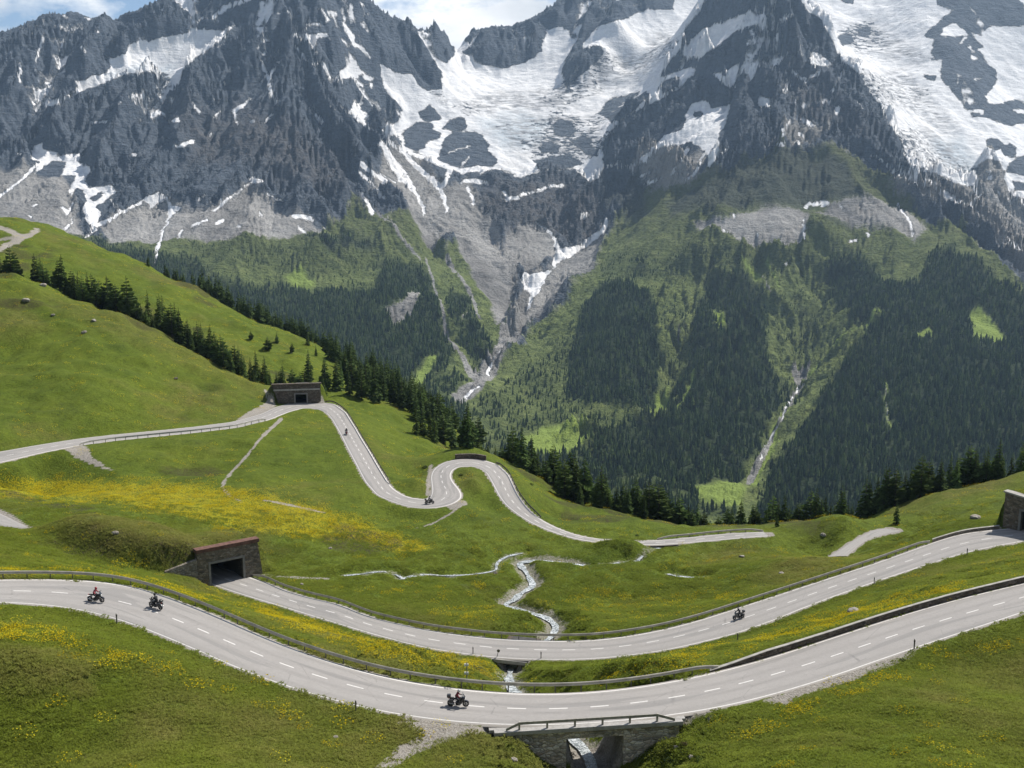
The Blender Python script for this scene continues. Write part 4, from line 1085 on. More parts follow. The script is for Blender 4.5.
for l in ([(43, 37, 1.2), (39, 52, 1), (36, 62, .8)], [(36, 70, 1.3), (36.5, 71, 1)], [(18, 62, .6), (20, 72, 1.8), (20, 81, 1)], [(33, 36, 1.5), (34, 38, 1)], [(25, 37, .9), (26, 36, .9)], [(82, 47, .7), (85, 52, 1.1)], [(96, 30, .8), (99, 32, 1)], [(70, 30, .9), (73, 31, .8)], [(86, 18.5, .9), (89, 19.5, .8)], [(64, 16, .8), (66, 17, .9)], [(130, 97, 1.5), (147, 94, 1)], [(133, 103, 1), (140, 101, 1)], [(92, 123, 1.5), (105, 122, 2)], [(106, 92, 1), (112, 93, 1)], [(58, 106.5, .8), (64, 106.5, .9)], [(118, 103, .9), (121, 102, .9)],
          [(152, 117, 1), (158, 113, 2), (165, 115, 1)], [(170, 121, 1), (178, 120, 1.8)], [(193, 103, 1), (199, 113, 1.5)], [(182, 1, 1.2), (192, 6, 1.5)], [(214, 18, 1), (225, 8, 3), (246, 0, 2.2), (256, -5, 2)], [(197, 22, .7), (204, 17, .8)], [(262, 5, 1.8), (264, 8, 1.8)], [(269, 12.5, 1.2), (272, 13, 1)], [(278, 13, 1.1), (280, 13.5, 1)], [(288, 11, 1.6), (290, 12.5, 1.2)], [(259, 30, 1.2), (265, 31, 1.2)], [(257, 48, .8), (262, 41, 1.2), (269, 40, .8)],
          [(261, 61, 1), (265, 70, 1.8), (269, 77, 2), (269, 85, 1.6), (272, 94, 1.2), (277, 102, 1)], [(279, 62, 1), (272, 72, 1.8)], [(271, 58, .8), (280, 50, .8)], [(265, 54, 1.2), (266, 52, 1)], [(218, 47, .8), (225, 45, 1)], [(217, 63, .9), (216, 69, 1)], [(224, 82, .9), (225, 86, .8)], [(295, 35, 2), (305, 36, 2.5), (312, 38, 4), (316, 52, 1.2)], [(312, 36, 3), (325, 35, 2), (330, 38, 1.5)], [(295, 46, .6), (305, 57, 1), (319, 71, 1)], [(315, 62, 1.5), (323, 63, 2), (328, 74, 1)], [(328, 75, .8), (336, 82, 1)], [(365, 77, 2), (373, 79, 1.5)], [(371, 85, 1.5), (372, 87, 1)], [(354, 80, .8), (362, 86, .8)], [(306, 25, 1), (320, 24, 1.5)],
          [(345, 24, 1), (352, 36, 2.2), (353, 42, 1)], [(353, 43, 1.2), (362, 49, 1.2), (371, 57, 1)], [(362, 22, .8), (369, 31, 1.2)], [(364, 17, 1), (372, 12, 1)], [(363, 4, 1.8), (365, 5, 1.5)], [(351, 6, .8), (352, 22, .8)], [(320, 8, .8), (327, 21, 1)], [(329, 12, 1.6), (334, 13, 1.5)], [(343, 8, .5), (345, 25, .6)], [(208, 107, .8), (215, 98, .8)], [(217, 103, .7), (222, 99, .7)], [(216, 117, 1.2), (220, 111, 1)],
          [(250, 97, 1), (243, 105, 2), (235, 110, 2), (236, 120, 1.5), (239, 125, 1)], [(252, 123, 1), (255, 121, 1.5)], [(266, 121, .9), (274, 115, .8)], [(315, 114, 1), (322, 122, 1.2)], [(329, 105, .8), (335, 109, .7)], [(211, 135, 1.2), (213, 134, 1)], [(174, 147, 1), (183, 145, 2.5), (193, 141, 1.8)], [(372, 107, 1), (375, 108, .9)], [(58, 144, 1), (63, 143, 1)], [(17, 155, 1), (21, 154, 1)], [(131, 155, 1.5), (134, 155, 1.2)], [(378, 142, 1.5), (380, 146, 1)],
          [(36, 165, 1.2), (18, 183, 1.2), (-6, 200, 1.5)], [(96, 229, 1.5), (84, 238, 1)], [(98, 226, 1.5), (124, 211, 1)], [(62, 207, 1), (68, 213, 2), (73, 203, 1)], [(64, 229, 1), (70, 226, 1.5), (73, 218, 1)], [(30, 216, .8), (31, 217, .8)], [(34, 206, .9), (36, 205, .9)], [(172, 214, 1.5), (164, 228, 1.5), (158, 248, 1.2), (155, 262, .6)], [(124, 212, 1.3), (141, 202, 1.5)], [(112, 200, .6), (115, 208, .9), (122, 211, .9)], [(178, 237, .6), (183, 230, 1)], [(193, 226, 1.1), (206, 220, 1.2)],
          [(247, 184, 1), (228, 199, 1.2), (214, 211, 1)], [(199, 200, 1.2), (206, 196, 1)], [(213, 194, 1), (222, 200, 1)], [(268, 193, .9), (282, 201, 1.6)], [(293, 216, 2), (302, 216, 1.5), (313, 219, 2.2)], [(298, 227, .8), (306, 233, 1)], [(260.5, 213, 1.6), (261, 216, 1.5)], [(218, 223, 1.6), (222, 221, 1.5)], [(238, 226, 1.2), (241, 226, 1.2)], [(324, 228, 1), (328, 228, 1)],
          [(362, 163, 2.5), (368, 170, 2), (386, 182, 2.5)], [(360, 172, 1), (372, 184, 1), (384, 196, .6)], [(361, 193, 1), (368, 203, 1.5), (372, 213, 2)], [(381, 142, 1.5), (392, 160, 4), (402, 176, 5), (413, 188, 2.5), (422, 205, 2), (424, 214, 1.5)], [(384, 135, 1.2), (400, 150, 2), (415, 165, 2.5), (430, 178, 3), (441, 190, 2.5), (446, 205, 1.5), (446, 213, 1)], [(449, 170, 1.5), (447, 180, 2), (441, 188, 2)], [(405, 152, 1.2), (430, 160, 1.5), (446, 166, 2), (449, 170, 2)],
          [(376, 170, .6), (395, 183, .8)], [(379, 196, .6), (398, 204, .8)], [(455, 169, 1.5), (465, 172, 1.5), (478, 167, 1.5)], [(480, 172, 1.2), (500, 166, 2), (512, 164, 1.5)], [(462, 182, 1), (475, 180, 2), (488, 184, 1.5)], [(468, 188, 1), (471, 196, 1), (474, 204, 1)], [(504, 192, .8), (508, 199, 1.5), (518, 198, 1.5)], [(522, 195, 2), (540, 190, 1.5), (552, 186, 1.5), (562, 186, 2)], [(539, 225, 1), (552, 233, 1.2), (558, 246, 3)], [(566, 259, .7), (580, 248, .8)], [(450, 152, .8), (470, 146, 1)], [(462, 165, .8), (470, 156, .8)],
          [(532, 297, 1.3), (528, 310, .8)], [(500, 350, .8), (497, 353, 1.1), (491, 365, 1.4), (488, 374, 1.0)], [(689, 148, 1), (684, 155, 1.5), (676, 170, 1.5), (668, 176, 1)], [(704, 154, 1), (699, 165, 2), (693, 175, 1.5), (683, 181, 1)], [(707, 150, 2), (712, 158, 3), (708, 166, 1.5)], [(710, 162, 1.2), (728, 149, 1)], [(660, 147, 2), (645, 158, 2.5), (630, 166, 1.5), (618, 168, 1)], [(634, 179, 1), (645, 174, 1.2), (652, 168, .8)], [(645, 184, 1), (655, 180, 1.2), (663, 177, .6)], [(669, 157, 1.4), (671, 156, 1.3)], [(583, 216, 2.5), (587, 213, 2)], [(586, 170, 2), (592, 182, 1.2)], [(600, 170, 1.5), (612, 165, 1.5), (620, 160, 1)],
          [(781, 20, 1.2), (790, 15, 1.5)], [(751, 31, .8), (756, 40, .8)], [(794, 72, 1.5), (806, 81, 1.5)], [(810, 76, 1.5), (820, 73, 1)], [(842, 71, 1.2), (839, 81, 1.5)], [(797, 55, 1), (802, 54, 1)], [(801, 45, 1.2), (801, 47, 1.1)], [(783, 92, 1), (790, 85, 1.5)], [(838, 113, 1.5), (836, 108, 1), (845, 106, 1)], [(858, 101, 1), (864, 108, 1)], [(833, 91, 1.2), (835, 90, 1)], [(795, 98, .8), (795, 101, 1)], [(764, 146, 1.5), (770, 144, 1.2), (784, 145, 2)], [(783, 131, 1.5), (787, 127, 1), (790, 120, 1)], [(803, 121, 1), (815, 126, 1)], [(800, 134, 1.5), (803, 136, 1.3)], [(782, 136, 1), (785, 134, 1)], [(826, 128, 1), (836, 133, 1), (842, 134, 2)], [(796, 142, .9), (799, 143, .9)],
          [(873, 156, 1), (885, 164, 1.2), (895, 172, 1.5), (912, 180, 1.5), (925, 188, 1.2)], [(896, 162, 1.5), (905, 170, 1.2), (916, 178, 1)], [(905, 150, 2), (915, 166, 3), (918, 172, 2)], [(897, 205, 1), (905, 214, 1.5), (911, 224, 1.5), (913, 232, 1.2), (911, 236, .8)], [(735, 215, 1.4), (734, 218, 1.2)], [(723, 230, 1.4), (726, 232, 1.2)], [(757, 234, 1.2), (758, 236, 1)], [(804, 219, .8), (803, 230, 1.2), (802, 238, 1.2), (798, 242, 1)], [(806, 207, 1.2), (810, 203, 1)], [(822, 204, 1.5), (826, 203, 1.2)], [(840, 206, 1.1), (842, 207, 1)], [(866, 234, 1.1), (868, 236, 1)], [(850, 241, 1.2), (856, 240, 1)], [(787, 262, .7), (787, 266, .6)], [(815, 204, 1), (817, 204, 1)],
          [(925, 176, 2), (935, 186, 2), (948, 196, 2.5), (958, 200, 2.5), (972, 205, 2), (974, 200, 1.5), (980, 193, 1.5)], [(940, 198, 1), (957, 204, 1.2)], [(803, 384, .3), (795, 392, .6), (787, 405, .5), (782, 420, .6), (770, 440, .5), (760, 460, .9)], [(465, 398, 1.5), (478, 386, .8)], [(996, 190, 1), (1005, 198, 1.2), (1024, 206, 1)], [(988, 178, 2), (991, 177, 1.5)], [(986, 171, 1.3), (990, 171, 1.2)], [(1000, 233, 1), (1012, 242, 2.5), (1019, 249, 2)], [(978, 212, 1), (982, 215, 1)], [(960, 43, 1), (966, 38, 1)], [(968, 45, .8), (974, 52, 1)], [(973, 58, 1.8), (976, 58, 1.5)], [(976, 79, .8), (980, 79, .8)], [(1014, 110, 1.5), (1024, 112, 2)], [(961, 110, 1.4), (983, 112, 1.4)]):
    S_line(*l)
# scattered small patches in runnels of the high rock
alt = sstep(60, 320, MZ)
snow = np.maximum(snow, (-3.1 + 3.2 * (-dep_g) + 2.4 * fbm(MX / 70, MYY / 70 + MZ / 60, 3, 261)) * 1.0 - (1 - alt) * 6 - veg0 * 10)
dirty = np.maximum.reduce([PF(p, 8) for p in ([(865, 75), (900, 70), (920, 85), (940, 105), (960, 130), (940, 125), (905, 110), (885, 100), (868, 85)], [(895, 128), (915, 125), (950, 140), (970, 165), (980, 185), (950, 175), (925, 160), (905, 145)], [(500, 118), (560, 112), (600, 118), (602, 150), (560, 160), (520, 150), (490, 130)], [(430, 92), (460, 100), (560, 84), (640, 60), (600, 92), (560, 110), (470, 115)], [(840, 25), (870, 20), (910, 45), (930, 60), (900, 62), (860, 55)], [(590, 60), (640, 50), (660, 30), (680, 40), (640, 75), (600, 90)])])
ice = np.maximum.reduce([PF(p, 8) for p in ([(110, 68), (140, 60), (172, 62), (172, 76), (148, 71), (118, 78)], [(480, 120), (520, 112), (550, 118), (540, 145), (500, 148)], [(930, 140), (960, 138), (980, 165), (980, 185), (955, 178)])])
U_, V_ = fu, fv_
scree = fan0
for p, s in (([(640, 160), (700, 145), (715, 160), (690, 182), (650, 186), (630, 180)], 6), ([(770, 143), (795, 116), (815, 125), (838, 134), (800, 139)], 5), ([(384, 310), (405, 300), (412, 288), (420, 298), (410, 318), (395, 324)], 3), ([(880, 168), (925, 188), (950, 205), (925, 205), (900, 190)], 6), ([(925, 172), (962, 184), (1000, 190), (1040, 230), (1040, 285), (985, 232), (950, 205)], 6), ([(845, 200), (900, 198), (930, 222), (915, 240), (870, 228), (815, 212)], 8), ([(975, 160), (1008, 160), (1010, 200), (985, 200)], 5), ([(450, 395), (470, 380), (487, 374), (480, 390), (462, 404)], 3), ([(795, 366), (812, 366), (808, 378), (795, 380)], 3)):
    scree = np.maximum(scree, PF(p, s))
for l, s in (([(426, 262, 1.0), (440, 300, 1.3), (445, 330, 1.8), (455, 350, 2.2), (470, 372, 2.6), (485, 379, 3)], 1.0), ([(447, 258, 2), (460, 280, 2.2), (475, 305, 1.4), (481, 316, .8)], 1), ([(467, 308, .7), (462, 325, .8)], 1), ([(803, 384, 1.2), (795, 392, 1.4), (787, 405, 1.5), (782, 420, 1.7), (770, 440, 1.9), (760, 460, 3.4), (750, 478, 4)], 1.2), ([(388, 215, .6), (400, 240, .8)], 1), ([(375, 205, .8), (400, 240, 1.5), (420, 262, .8)], 1.5), ([(540, 285, 12), (533, 300, 13), (522, 322, 12), (508, 338, 9), (490, 372, 6), (470, 392, 6)], 2.5), ([(762, 270, .5), (770, 300, .7)], 1), ([(680, 322, .8), (678, 345, 1)], 1), ([(885, 380, .6), (888, 420, .6)], 1)):
    scree = np.maximum(scree, 0.95 * sstep(-s, s, line_field(mu0 + wob * 0.4, mv0, l, 30)))
veg = PF(VEG, 7)
brown = np.maximum.reduce([PF([(180, 120), (240, 105), (300, 130), (345, 150), (345, 195), (310, 190), (250, 160), (190, 160)], 18), PF([(480, 185), (560, 180), (600, 200), (600, 240), (520, 240), (480, 215)], 12), 0.8 * PF([(790, 60), (840, 110), (880, 150), (830, 130), (795, 118)], 12), PF([(975, 190), (1040, 200), (1040, 245), (990, 225)], 8)])
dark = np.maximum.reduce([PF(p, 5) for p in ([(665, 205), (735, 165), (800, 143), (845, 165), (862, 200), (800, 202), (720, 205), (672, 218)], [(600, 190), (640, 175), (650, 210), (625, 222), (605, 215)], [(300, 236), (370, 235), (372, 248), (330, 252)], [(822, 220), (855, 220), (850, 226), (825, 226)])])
dens = np.zeros(MZ.shape)
for p, s, k in (([(60, 240), (110, 242), (150, 252), (200, 258), (215, 276), (260, 288), (280, 277), (310, 288), (370, 284), (382, 266), (402, 257), (424, 266), (440, 300), (444, 330), (455, 362), (440, 374), (425, 362), (410, 382), (400, 440), (200, 440), (0, 300)], 8, .95), ([(445, 300), (450, 285), (468, 300), (480, 320), (492, 342), (500, 346), (487, 371), (470, 366), (455, 340), (446, 320)], 4, .85),
                ([(180, 238), (330, 240), (385, 250), (420, 250), (400, 270), (300, 285), (200, 262)], 10, .38), ([(300, 236), (370, 235), (372, 248), (330, 252)], 4, .75),
                ([(600, 285), (620, 275), (640, 283), (657, 305), (658, 360), (656, 400), (640, 420), (590, 402), (565, 392), (572, 350), (582, 310)], 5, 1), ([(700, 300), (712, 278), (740, 272), (757, 283), (766, 310), (766, 350), (772, 370), (782, 398), (764, 436), (740, 482), (560, 480), (600, 430), (655, 415), (668, 405), (686, 380), (691, 340)], 6, .97),
                ([(822, 280), (830, 255), (850, 250), (880, 276), (902, 282), (920, 276), (935, 250), (950, 243), (990, 268), (1260, 440), (1260, 560), (745, 540), (770, 475), (796, 440), (828, 385), (868, 332), (888, 312), (850, 322), (832, 310)], 6, 1),
                ([(600, 255), (690, 245), (760, 252), (830, 250), (830, 275), (760, 275), (700, 285), (640, 280), (600, 285)], 8, .45), ([(768, 300), (800, 290), (830, 310), (820, 350), (800, 362), (775, 345)], 6, .4), ([(470, 400), (520, 372), (575, 330), (580, 390), (640, 430), (560, 470), (470, 470)], 10, .42), ([(655, 300), (690, 310), (690, 380), (660, 410)], 6, .3), ([(500, 440), (700, 440), (740, 520), (480, 520)], 8, .75), ([(420, 360), (470, 375), (455, 400), (420, 400)], 6, .6),
                ([(300, 430), (300, 350), (470, 400), (470, 520)], 10, .8), ([(768, 380), (805, 382), (770, 440), (745, 480), (760, 440)], 3, .5)):
    dens = np.maximum(dens, k * sstep(-s, s, poly_field(fu, fv_, p, 40)))
CLEAR = [([(284, 272), (300, 268), (314, 284), (308, 290), (290, 282)], 3), ([(971, 307), (980, 305), (1006, 333), (1004, 341), (972, 338)], 2), ([(913, 333), (930, 328), (932, 335), (915, 337)], 2), ([(522, 440), (545, 428), (578, 424), (588, 436), (572, 452), (538, 454)], 3), ([(690, 486), (730, 479), (748, 487), (742, 502), (700, 500)], 3), ([(712, 318), (722, 312), (726, 325), (716, 328)], 3), ([(740, 262), (758, 268), (762, 280), (748, 272)], 4), ([(412, 380), (430, 356), (438, 360), (420, 384)], 3), ([(655, 398), (668, 396), (660, 408), (648, 410)], 3), ([(540, 452), (555, 446), (560, 452)], 2)]
clear = np.zeros(MZ.shape)
for p, s in CLEAR: clear = np.maximum(clear, sstep(-s, s, poly_field(fu, fv_, p, 40)))
for l in ([(670, 418, 1.5), (690, 390, 1.5), (694, 372, 1)], [(650, 418, 1), (668, 400, 1.2)], [(885, 375, .8), (890, 425, 1.2)], [(812, 372, 2), (845, 340, 1.6), (880, 312, 1.5)], [(735, 405, .5), (745, 385, .7)], [(786, 410, 3), (775, 440, 3.5), (755, 478, 6)], [(768, 262, 1), (778, 292, 1.2)]):
    clear = np.maximum(clear, sstep(-1.5, 1.5, line_field(fu, fv_, l, 30)))
dens *= (1 - clear) * (1 - np.clip(scree * 1.3, 0, 1))
patch = fbm(MX / 75, MYY / 75, 3, 271)
dens = np.clip(dens + 0.35 * patch * (dens > 0.05) * (dens < 0.93), 0, 1)


def mountain_material():
    t = NT('mountain_cover', 0.95)
    P = t.pos()
    geo = t.node('ShaderNodeNewGeometry')
    n1 = t.noise(P, 0.006, 5, 0.6); n2 = t.noise(P, 0.03, 6, 0.65); n3 = t.noise(P, 0.13, 5, 0.7); n4 = t.noise(P, 0.4, 3, 0.7)
    st = t.noise(t.mapping(P, (0.02, 0.02, 0.11), (0.25, 0.12, 0)), 1.0, 5, 0.65)
    rock = t.ramp(n2, [(0.25, (0.040, 0.054, 0.074)), (0.5, (0.080, 0.100, 0.126)), (0.78, (0.152, 0.172, 0.198))])
    rock = t.mix(0.5, rock, t.ramp(st, [(0.3, (0.040, 0.054, 0.074)), (0.7, (0.138, 0.158, 0.184))]))
    rock = t.mix(t.mr(n3, 0.52, 0.72, 0.0, 0.5), rock, (0.17, 0.165, 0.16))
    rock = t.mix(1.0, rock, t.ramp(n4, [(0.3, 0.6), (0.5, 0.98), (0.72, 1.5)]), 'MULTIPLY')
    br = t.ramp(n3, [(0.3, (0.055, 0.048, 0.042)), (0.55, (0.12, 0.105, 0.092)), (0.75, (0.22, 0.20, 0.18))])
    rock = t.mix(t.math('MULTIPLY', t.attr('brown'), t.mr(n2, 0.35, 0.6, 0.2, 0.65)), rock, br)
    scr = t.ramp(t.math('ADD', t.math('MULTIPLY', n2, 0.6), t.math('MULTIPLY', n4, 0.4)), [(0.3, (0.20, 0.193, 0.182)), (0.55, (0.305, 0.296, 0.281)), (0.75, (0.42, 0.41, 0.392))])
    scr = t.mix(1.0, scr, t.ramp(n4, [(0.3, 0.78), (0.7, 1.2)]), 'MULTIPLY')
    sm = t.mr(t.math('ADD', t.math('SUBTRACT', t.attr('scree'), t.math('MULTIPLY', t.attr('run'), 0.10)), t.math('MULTIPLY', t.math('SUBTRACT', n3, 0.5), 1.1)), 0.3, 0.7)
    grass = t.ramp(n2, [(0.3, (0.096, 0.125, 0.038)), (0.55, (0.162, 0.198, 0.060)), (0.75, (0.23, 0.26, 0.09))])
    dk = t.ramp(n3, [(0.3, (0.016, 0.026, 0.012)), (0.7, (0.045, 0.062, 0.022))])
    gm = t.mix(t.mr(n3, 0.48, 0.62, 0.0, 0.65), grass, dk)
    sz = t.node('ShaderNodeSeparateXYZ'); t.l.new(P, sz.inputs[0])
    hi = t.mr(t.math('ADD', sz.outputs[2], t.math('MULTIPLY', t.math('SUBTRACT', n2, 0.5), 260.0)), -230, 70)
    gm = t.mix(t.math('MULTIPLY', hi, 0.6), gm, t.ramp(n3, [(0.3, (0.030, 0.036, 0.022)), (0.52, (0.072, 0.074, 0.042)), (0.75, (0.15, 0.14, 0.11))]))
    gm = t.mix(t.attr('clear'), gm, (0.22, 0.29, 0.06))
    gm = t.mix(t.math('MULTIPLY', t.mr(n2, 0.5, 0.68), t.mr(t.attr('veg'), 0.95, 0.6, 0.0, 0.8)), gm, scr)
    run = t.attr('run')
    scr = t.mix(1.0, scr, t.ramp(t.math('ADD', t.math('MULTIPLY', run, 0.3), 0.5), [(0.15, 0.62), (0.5, 1.0), (0.85, 1.3)]), 'MULTIPLY')
    vm = t.mr(t.math('ADD', t.math('ADD', t.attr('veg'), t.math('MULTIPLY', run, 0.16)), t.math('MULTIPLY', t.math('SUBTRACT', n2, 0.5), 1.1)), 0.4, 0.62)
    base = t.mix(vm, rock, gm)
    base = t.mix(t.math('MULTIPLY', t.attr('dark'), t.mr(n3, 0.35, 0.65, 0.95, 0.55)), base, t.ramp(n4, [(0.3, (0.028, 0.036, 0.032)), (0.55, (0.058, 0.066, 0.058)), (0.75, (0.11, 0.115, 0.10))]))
    base = t.mix(sm, base, scr)
    base = t.mix(t.math('MULTIPLY', t.attr('wood'), 0.92), base, t.ramp(n3, [(0.3, (0.010, 0.020, 0.009)), (0.7, (0.03, 0.048, 0.016))]))
    # snow and ice
    s = t.math('ADD', t.attr('snow'), t.math('ADD', t.math('MULTIPLY', t.math('SUBTRACT', n3, 0.5), 2.6), t.math('MULTIPLY', t.math('SUBTRACT', n4, 0.5), 1.6)))
    s = t.math('SUBTRACT', s, t.math('MULTIPLY', t.attr('dirty'), t.math('MULTIPLY', t.mr(t.noise(t.mapping(P, (0.035, 0.035, 0.09)), 1.0, 6, 0.75), 0.50, 0.64), 30.0)))
    sn = t.mr(s, -0.35, 0.6)
    sc = t.ramp(t.math('ADD', t.math('MULTIPLY', n2, 0.6), t.math('MULTIPLY', n3, 0.4)), [(0.3, (0.60, 0.605, 0.615)), (0.5, (0.74, 0.737, 0.73)), (0.68, (0.84, 0.832, 0.82))])
    sc = t.mix(t.math('MULTIPLY', t.attr('ice'), t.mr(n3, 0.35, 0.65, 0.35, 0.9)), sc, (0.36, 0.43, 0.48))
    sc = t.mix(t.mr(n1, 0.55, 0.7, 0.0, 0.35), sc, (0.52, 0.50, 0.47))
    crv = t.noise(t.mapping(P, (0.018, 0.018, 0.11), (0.2, 0.1, 0)), 1.0, 6, 0.72)
    sc = t.mix(t.math('MULTIPLY', t.mr(crv, 0.43, 0.57), t.mr(t.attr('dirty'), 0, 1, 0.12, 0.9)), sc, (0.25, 0.25, 0.255))
    base = t.mix(sn, base, sc)
    t.color(base)
    h = t.math('ADD', t.math('MULTIPLY', n2, 1.0), t.math('ADD', t.math('MULTIPLY', n3, 0.5), t.math('MULTIPLY', st, 0.8)))
    h = t.math('MULTIPLY', h, t.mr(sn, 0, 1, 1.0, 0.25))
    t.normal(t.bump(h, 1.0, 17.0))
    t.b.inputs['Specular IOR Level'].default_value = 0.1
    return t.m


MAT_MTN = mountain_material()
me = mesh_np('mountains', np.stack([MX, MYY, MZ], -1).reshape(-1, 3), grid_quads(len(yy), len(uu)), smooth=True)
for nm, a in (('snow', np.where(snow > 6, snow, snow - 0.7 * dep_g)), ('scree', scree), ('veg', veg), ('brown', brown), ('dark', dark), ('wood', np.clip(dens * 1.2 - 0.2, 0, 1)), ('clear', clear), ('run', dep_g), ('dirty', dirty), ('ice', ice)):
    attr(me, nm, a)
tag(link('mountains', me, MAT_MTN), kind='structure')

# ------------------------------------------------------------------ the woods on the far slopes: one mass
area = np.gradient(MX, axis=1) * np.gradient(MYY, axis=0)
vis = (MU > -60) & (MU < 1090)
mvv = MUV[1]
dens_s = np.where((dens < 0.3) & (mvv < 420), np.maximum(dens, 0.17 * veg * (1 - clear) * (1 - np.clip(2 * scree, 0, 1)) * sstep(0.0, 0.35, patch + 0.1) * sstep(-10, -140, MZ)), dens)
wt = np.where(vis & (mvv > 150) & (mvv < 545) & (MYY > 1300) & (MYY < 3400), area * np.clip(dens_s, 0, 1) ** 1.2, 0).ravel()
NF = 33000
pick = RNG.choice(len(wt), NF, p=wt / wt.sum())
fx0 = MX.ravel()[pick] + RNG.uniform(-3, 3, NF); fy0 = MYY.ravel()[pick] + RNG.uniform(-4, 4, NF); fz0 = MZ.ravel()[pick] - 0.5
dsel = dens.ravel()[pick]
fh = RNG.uniform(9, 19, NF) * np.where(dsel < 0.25, 0.33, np.where(dsel < 0.55, 0.62, 1.0)) * (1 - 0.25 * sstep(2300, 2900, fy0)) * (1 + 0.2 * RNG.standard_normal(NF) * 0.6)
fr = fh * RNG.uniform(0.15, 0.22, NF) * np.where(dsel < 0.25, 2.0, 1.0)
NS = 6
prof = [(1.0, 0.02), (0.86, 0.55), (0.34, 1.0), (0.62, 0.62), (0.24, 0.7), (0.8, 0.36), (0.12, 0.02)]
prof = [(0.02, 0.04), (0.95, 0.14), (0.55, 0.38), (0.80, 0.40), (0.42, 0.62), (0.55, 0.64), (0.0, 1.0)]
ang = RNG.uniform(0, 6.28, NF)
Vf = []
for (r_, z_) in prof[:-1]:
    for k in range(NS):
        a = ang + 2 * np.pi * k / NS + 0.3 * z_
        jr = fr * r_ * RNG.uniform(0.72, 1.25, NF)
        Vf.append(np.stack([fx0 + jr * np.cos(a), fy0 + jr * np.sin(a), fz0 + fh * (z_ + RNG.uniform(-0.035, 0.035, NF))], -1))
Vf.append(np.stack([fx0 + 0.3 * RNG.standard_normal(NF), fy0, fz0 + fh], -1))
Vf = np.stack(Vf, 1); NVt = Vf.shape[1]
nring = len(prof) - 1
tq = []; tt = []
for i in range(nring - 1):
    for k in range(NS): tq.append((i * NS + k, i * NS + (k + 1) % NS, (i + 1) * NS + (k + 1) % NS, (i + 1) * NS + k))
for k in range(NS): tt.append(((nring - 1) * NS + k, (nring - 1) * NS + (k + 1) % NS, nring * NS))
tq = np.array(tq); tt = np.array(tt); base_i = (np.arange(NF) * NVt)[:, None, None]
me = mesh_np('far_forest', Vf.reshape(-1, 3), (tq[None] + base_i).reshape(-1, 4), (tt[None] + base_i).reshape(-1, 3))
tone = RNG.random(NF)
attr(me, 'tone', np.repeat(tone, NVt))


def far_wood_material():
    t = NT('far_conifers', 0.95)
    c = t.ramp(t.attr('tone'), [(0.0, (0.015, 0.029, 0.013)), (0.5, (0.042, 0.068, 0.025)), (0.85, (0.07, 0.10, 0.03)), (1.0, (0.11, 0.145, 0.043))])
    c = t.mix(1.0, c, t.ramp(t.noise(t.pos(), 0.45, 3, 0.7), [(0.3, 0.5), (0.7, 1.35)]), 'MULTIPLY')
    t.color(c); t.b.inputs['Specular IOR Level'].default_value = 0.05
    return t.m


tag(link('far_forest', me, far_wood_material()), label='dense dark conifer woods covering the far valley slopes', cat='forest', kind='stuff')
# ================================================================== MASONRY, RAILS, BRIDGE
def stone_material(name, base=(0.17, 0.15, 0.125), scale=1.7, mortar=0.6, warm=0.0):
    t = NT(name, 0.92)
    P = t.node('ShaderNodeTexCoord').outputs['Object']
    m = t.mapping(P, (scale, scale, scale * 1.9))
    dst = t.noise(P, 1.2, 3); wv = t.node('ShaderNodeMix', data_type='VECTOR'); 
    v = t.node('ShaderNodeTexVoronoi'); t.l.new(m, v.inputs['Vector']); v.inputs['Scale'].default_value = 1.0
    e = t.voro(m, 1.0, 'DISTANCE_TO_EDGE')
    s = t.node('ShaderNodeSeparateColor'); t.l.new(v.outputs['Color'], s.inputs[0])
    tone = t.ramp(s.outputs[0], [(0.0, tuple(c * 0.45 for c in base)), (0.5, base), (1.0, tuple(min(1, c * 1.75) for c in base))])
    hue = t.mix(t.math('MULTIPLY', s.outputs[1], 0.5), tone, (base[0] * 1.25, base[1] * 1.0, base[2] * 0.75))
    n = t.noise(P, 5, 5, 0.7)
    hue = t.mix(1.0, hue, t.ramp(n, [(0.3, 0.7), (0.7, 1.2)]), 'MULTIPLY')
    mm = t.mr(t.math('ADD', e, t.math('MULTIPLY', t.math('SUBTRACT', n, 0.5), 0.06)), 0.02, 0.075, 1.0, 0.0)
    col = t.mix(t.math('MULTIPLY', mm, 0.85), hue, tuple(c * mortar for c in base))
    mo = t.mr(t.noise(P, 0.6, 5, 0.7), 0.52, 0.68, 0.0, 0.5)
    col = t.mix(mo, col, (0.07, 0.075, 0.045))
    t.color(col)
    t.normal(t.bump(t.math('ADD', t.mr(e, 0.0, 0.2), t.math('MULTIPLY', n, 0.4)), 0.8, 0.08))
    return t.m


def concrete_material(name, c=(0.36, 0.345, 0.32)):
    t = NT(name, 0.9); P = t.node('ShaderNodeTexCoord').outputs['Object']
    n = t.noise(P, 1.3, 6, 0.7); n2 = t.noise(t.mapping(P, (2.5, 2.5, 0.4)), 1.0, 5, 0.7)
    col = t.ramp(n, [(0.3, tuple(x * 0.6 for x in c)), (0.6, c), (0.8, tuple(x * 1.2 for x in c))])
    col = t.mix(t.mr(n2, 0.55, 0.75, 0, 0.55), col, tuple(x * 0.4 for x in c))
    t.color(col); t.normal(t.bump(n, 0.4, 0.03)); return t.m


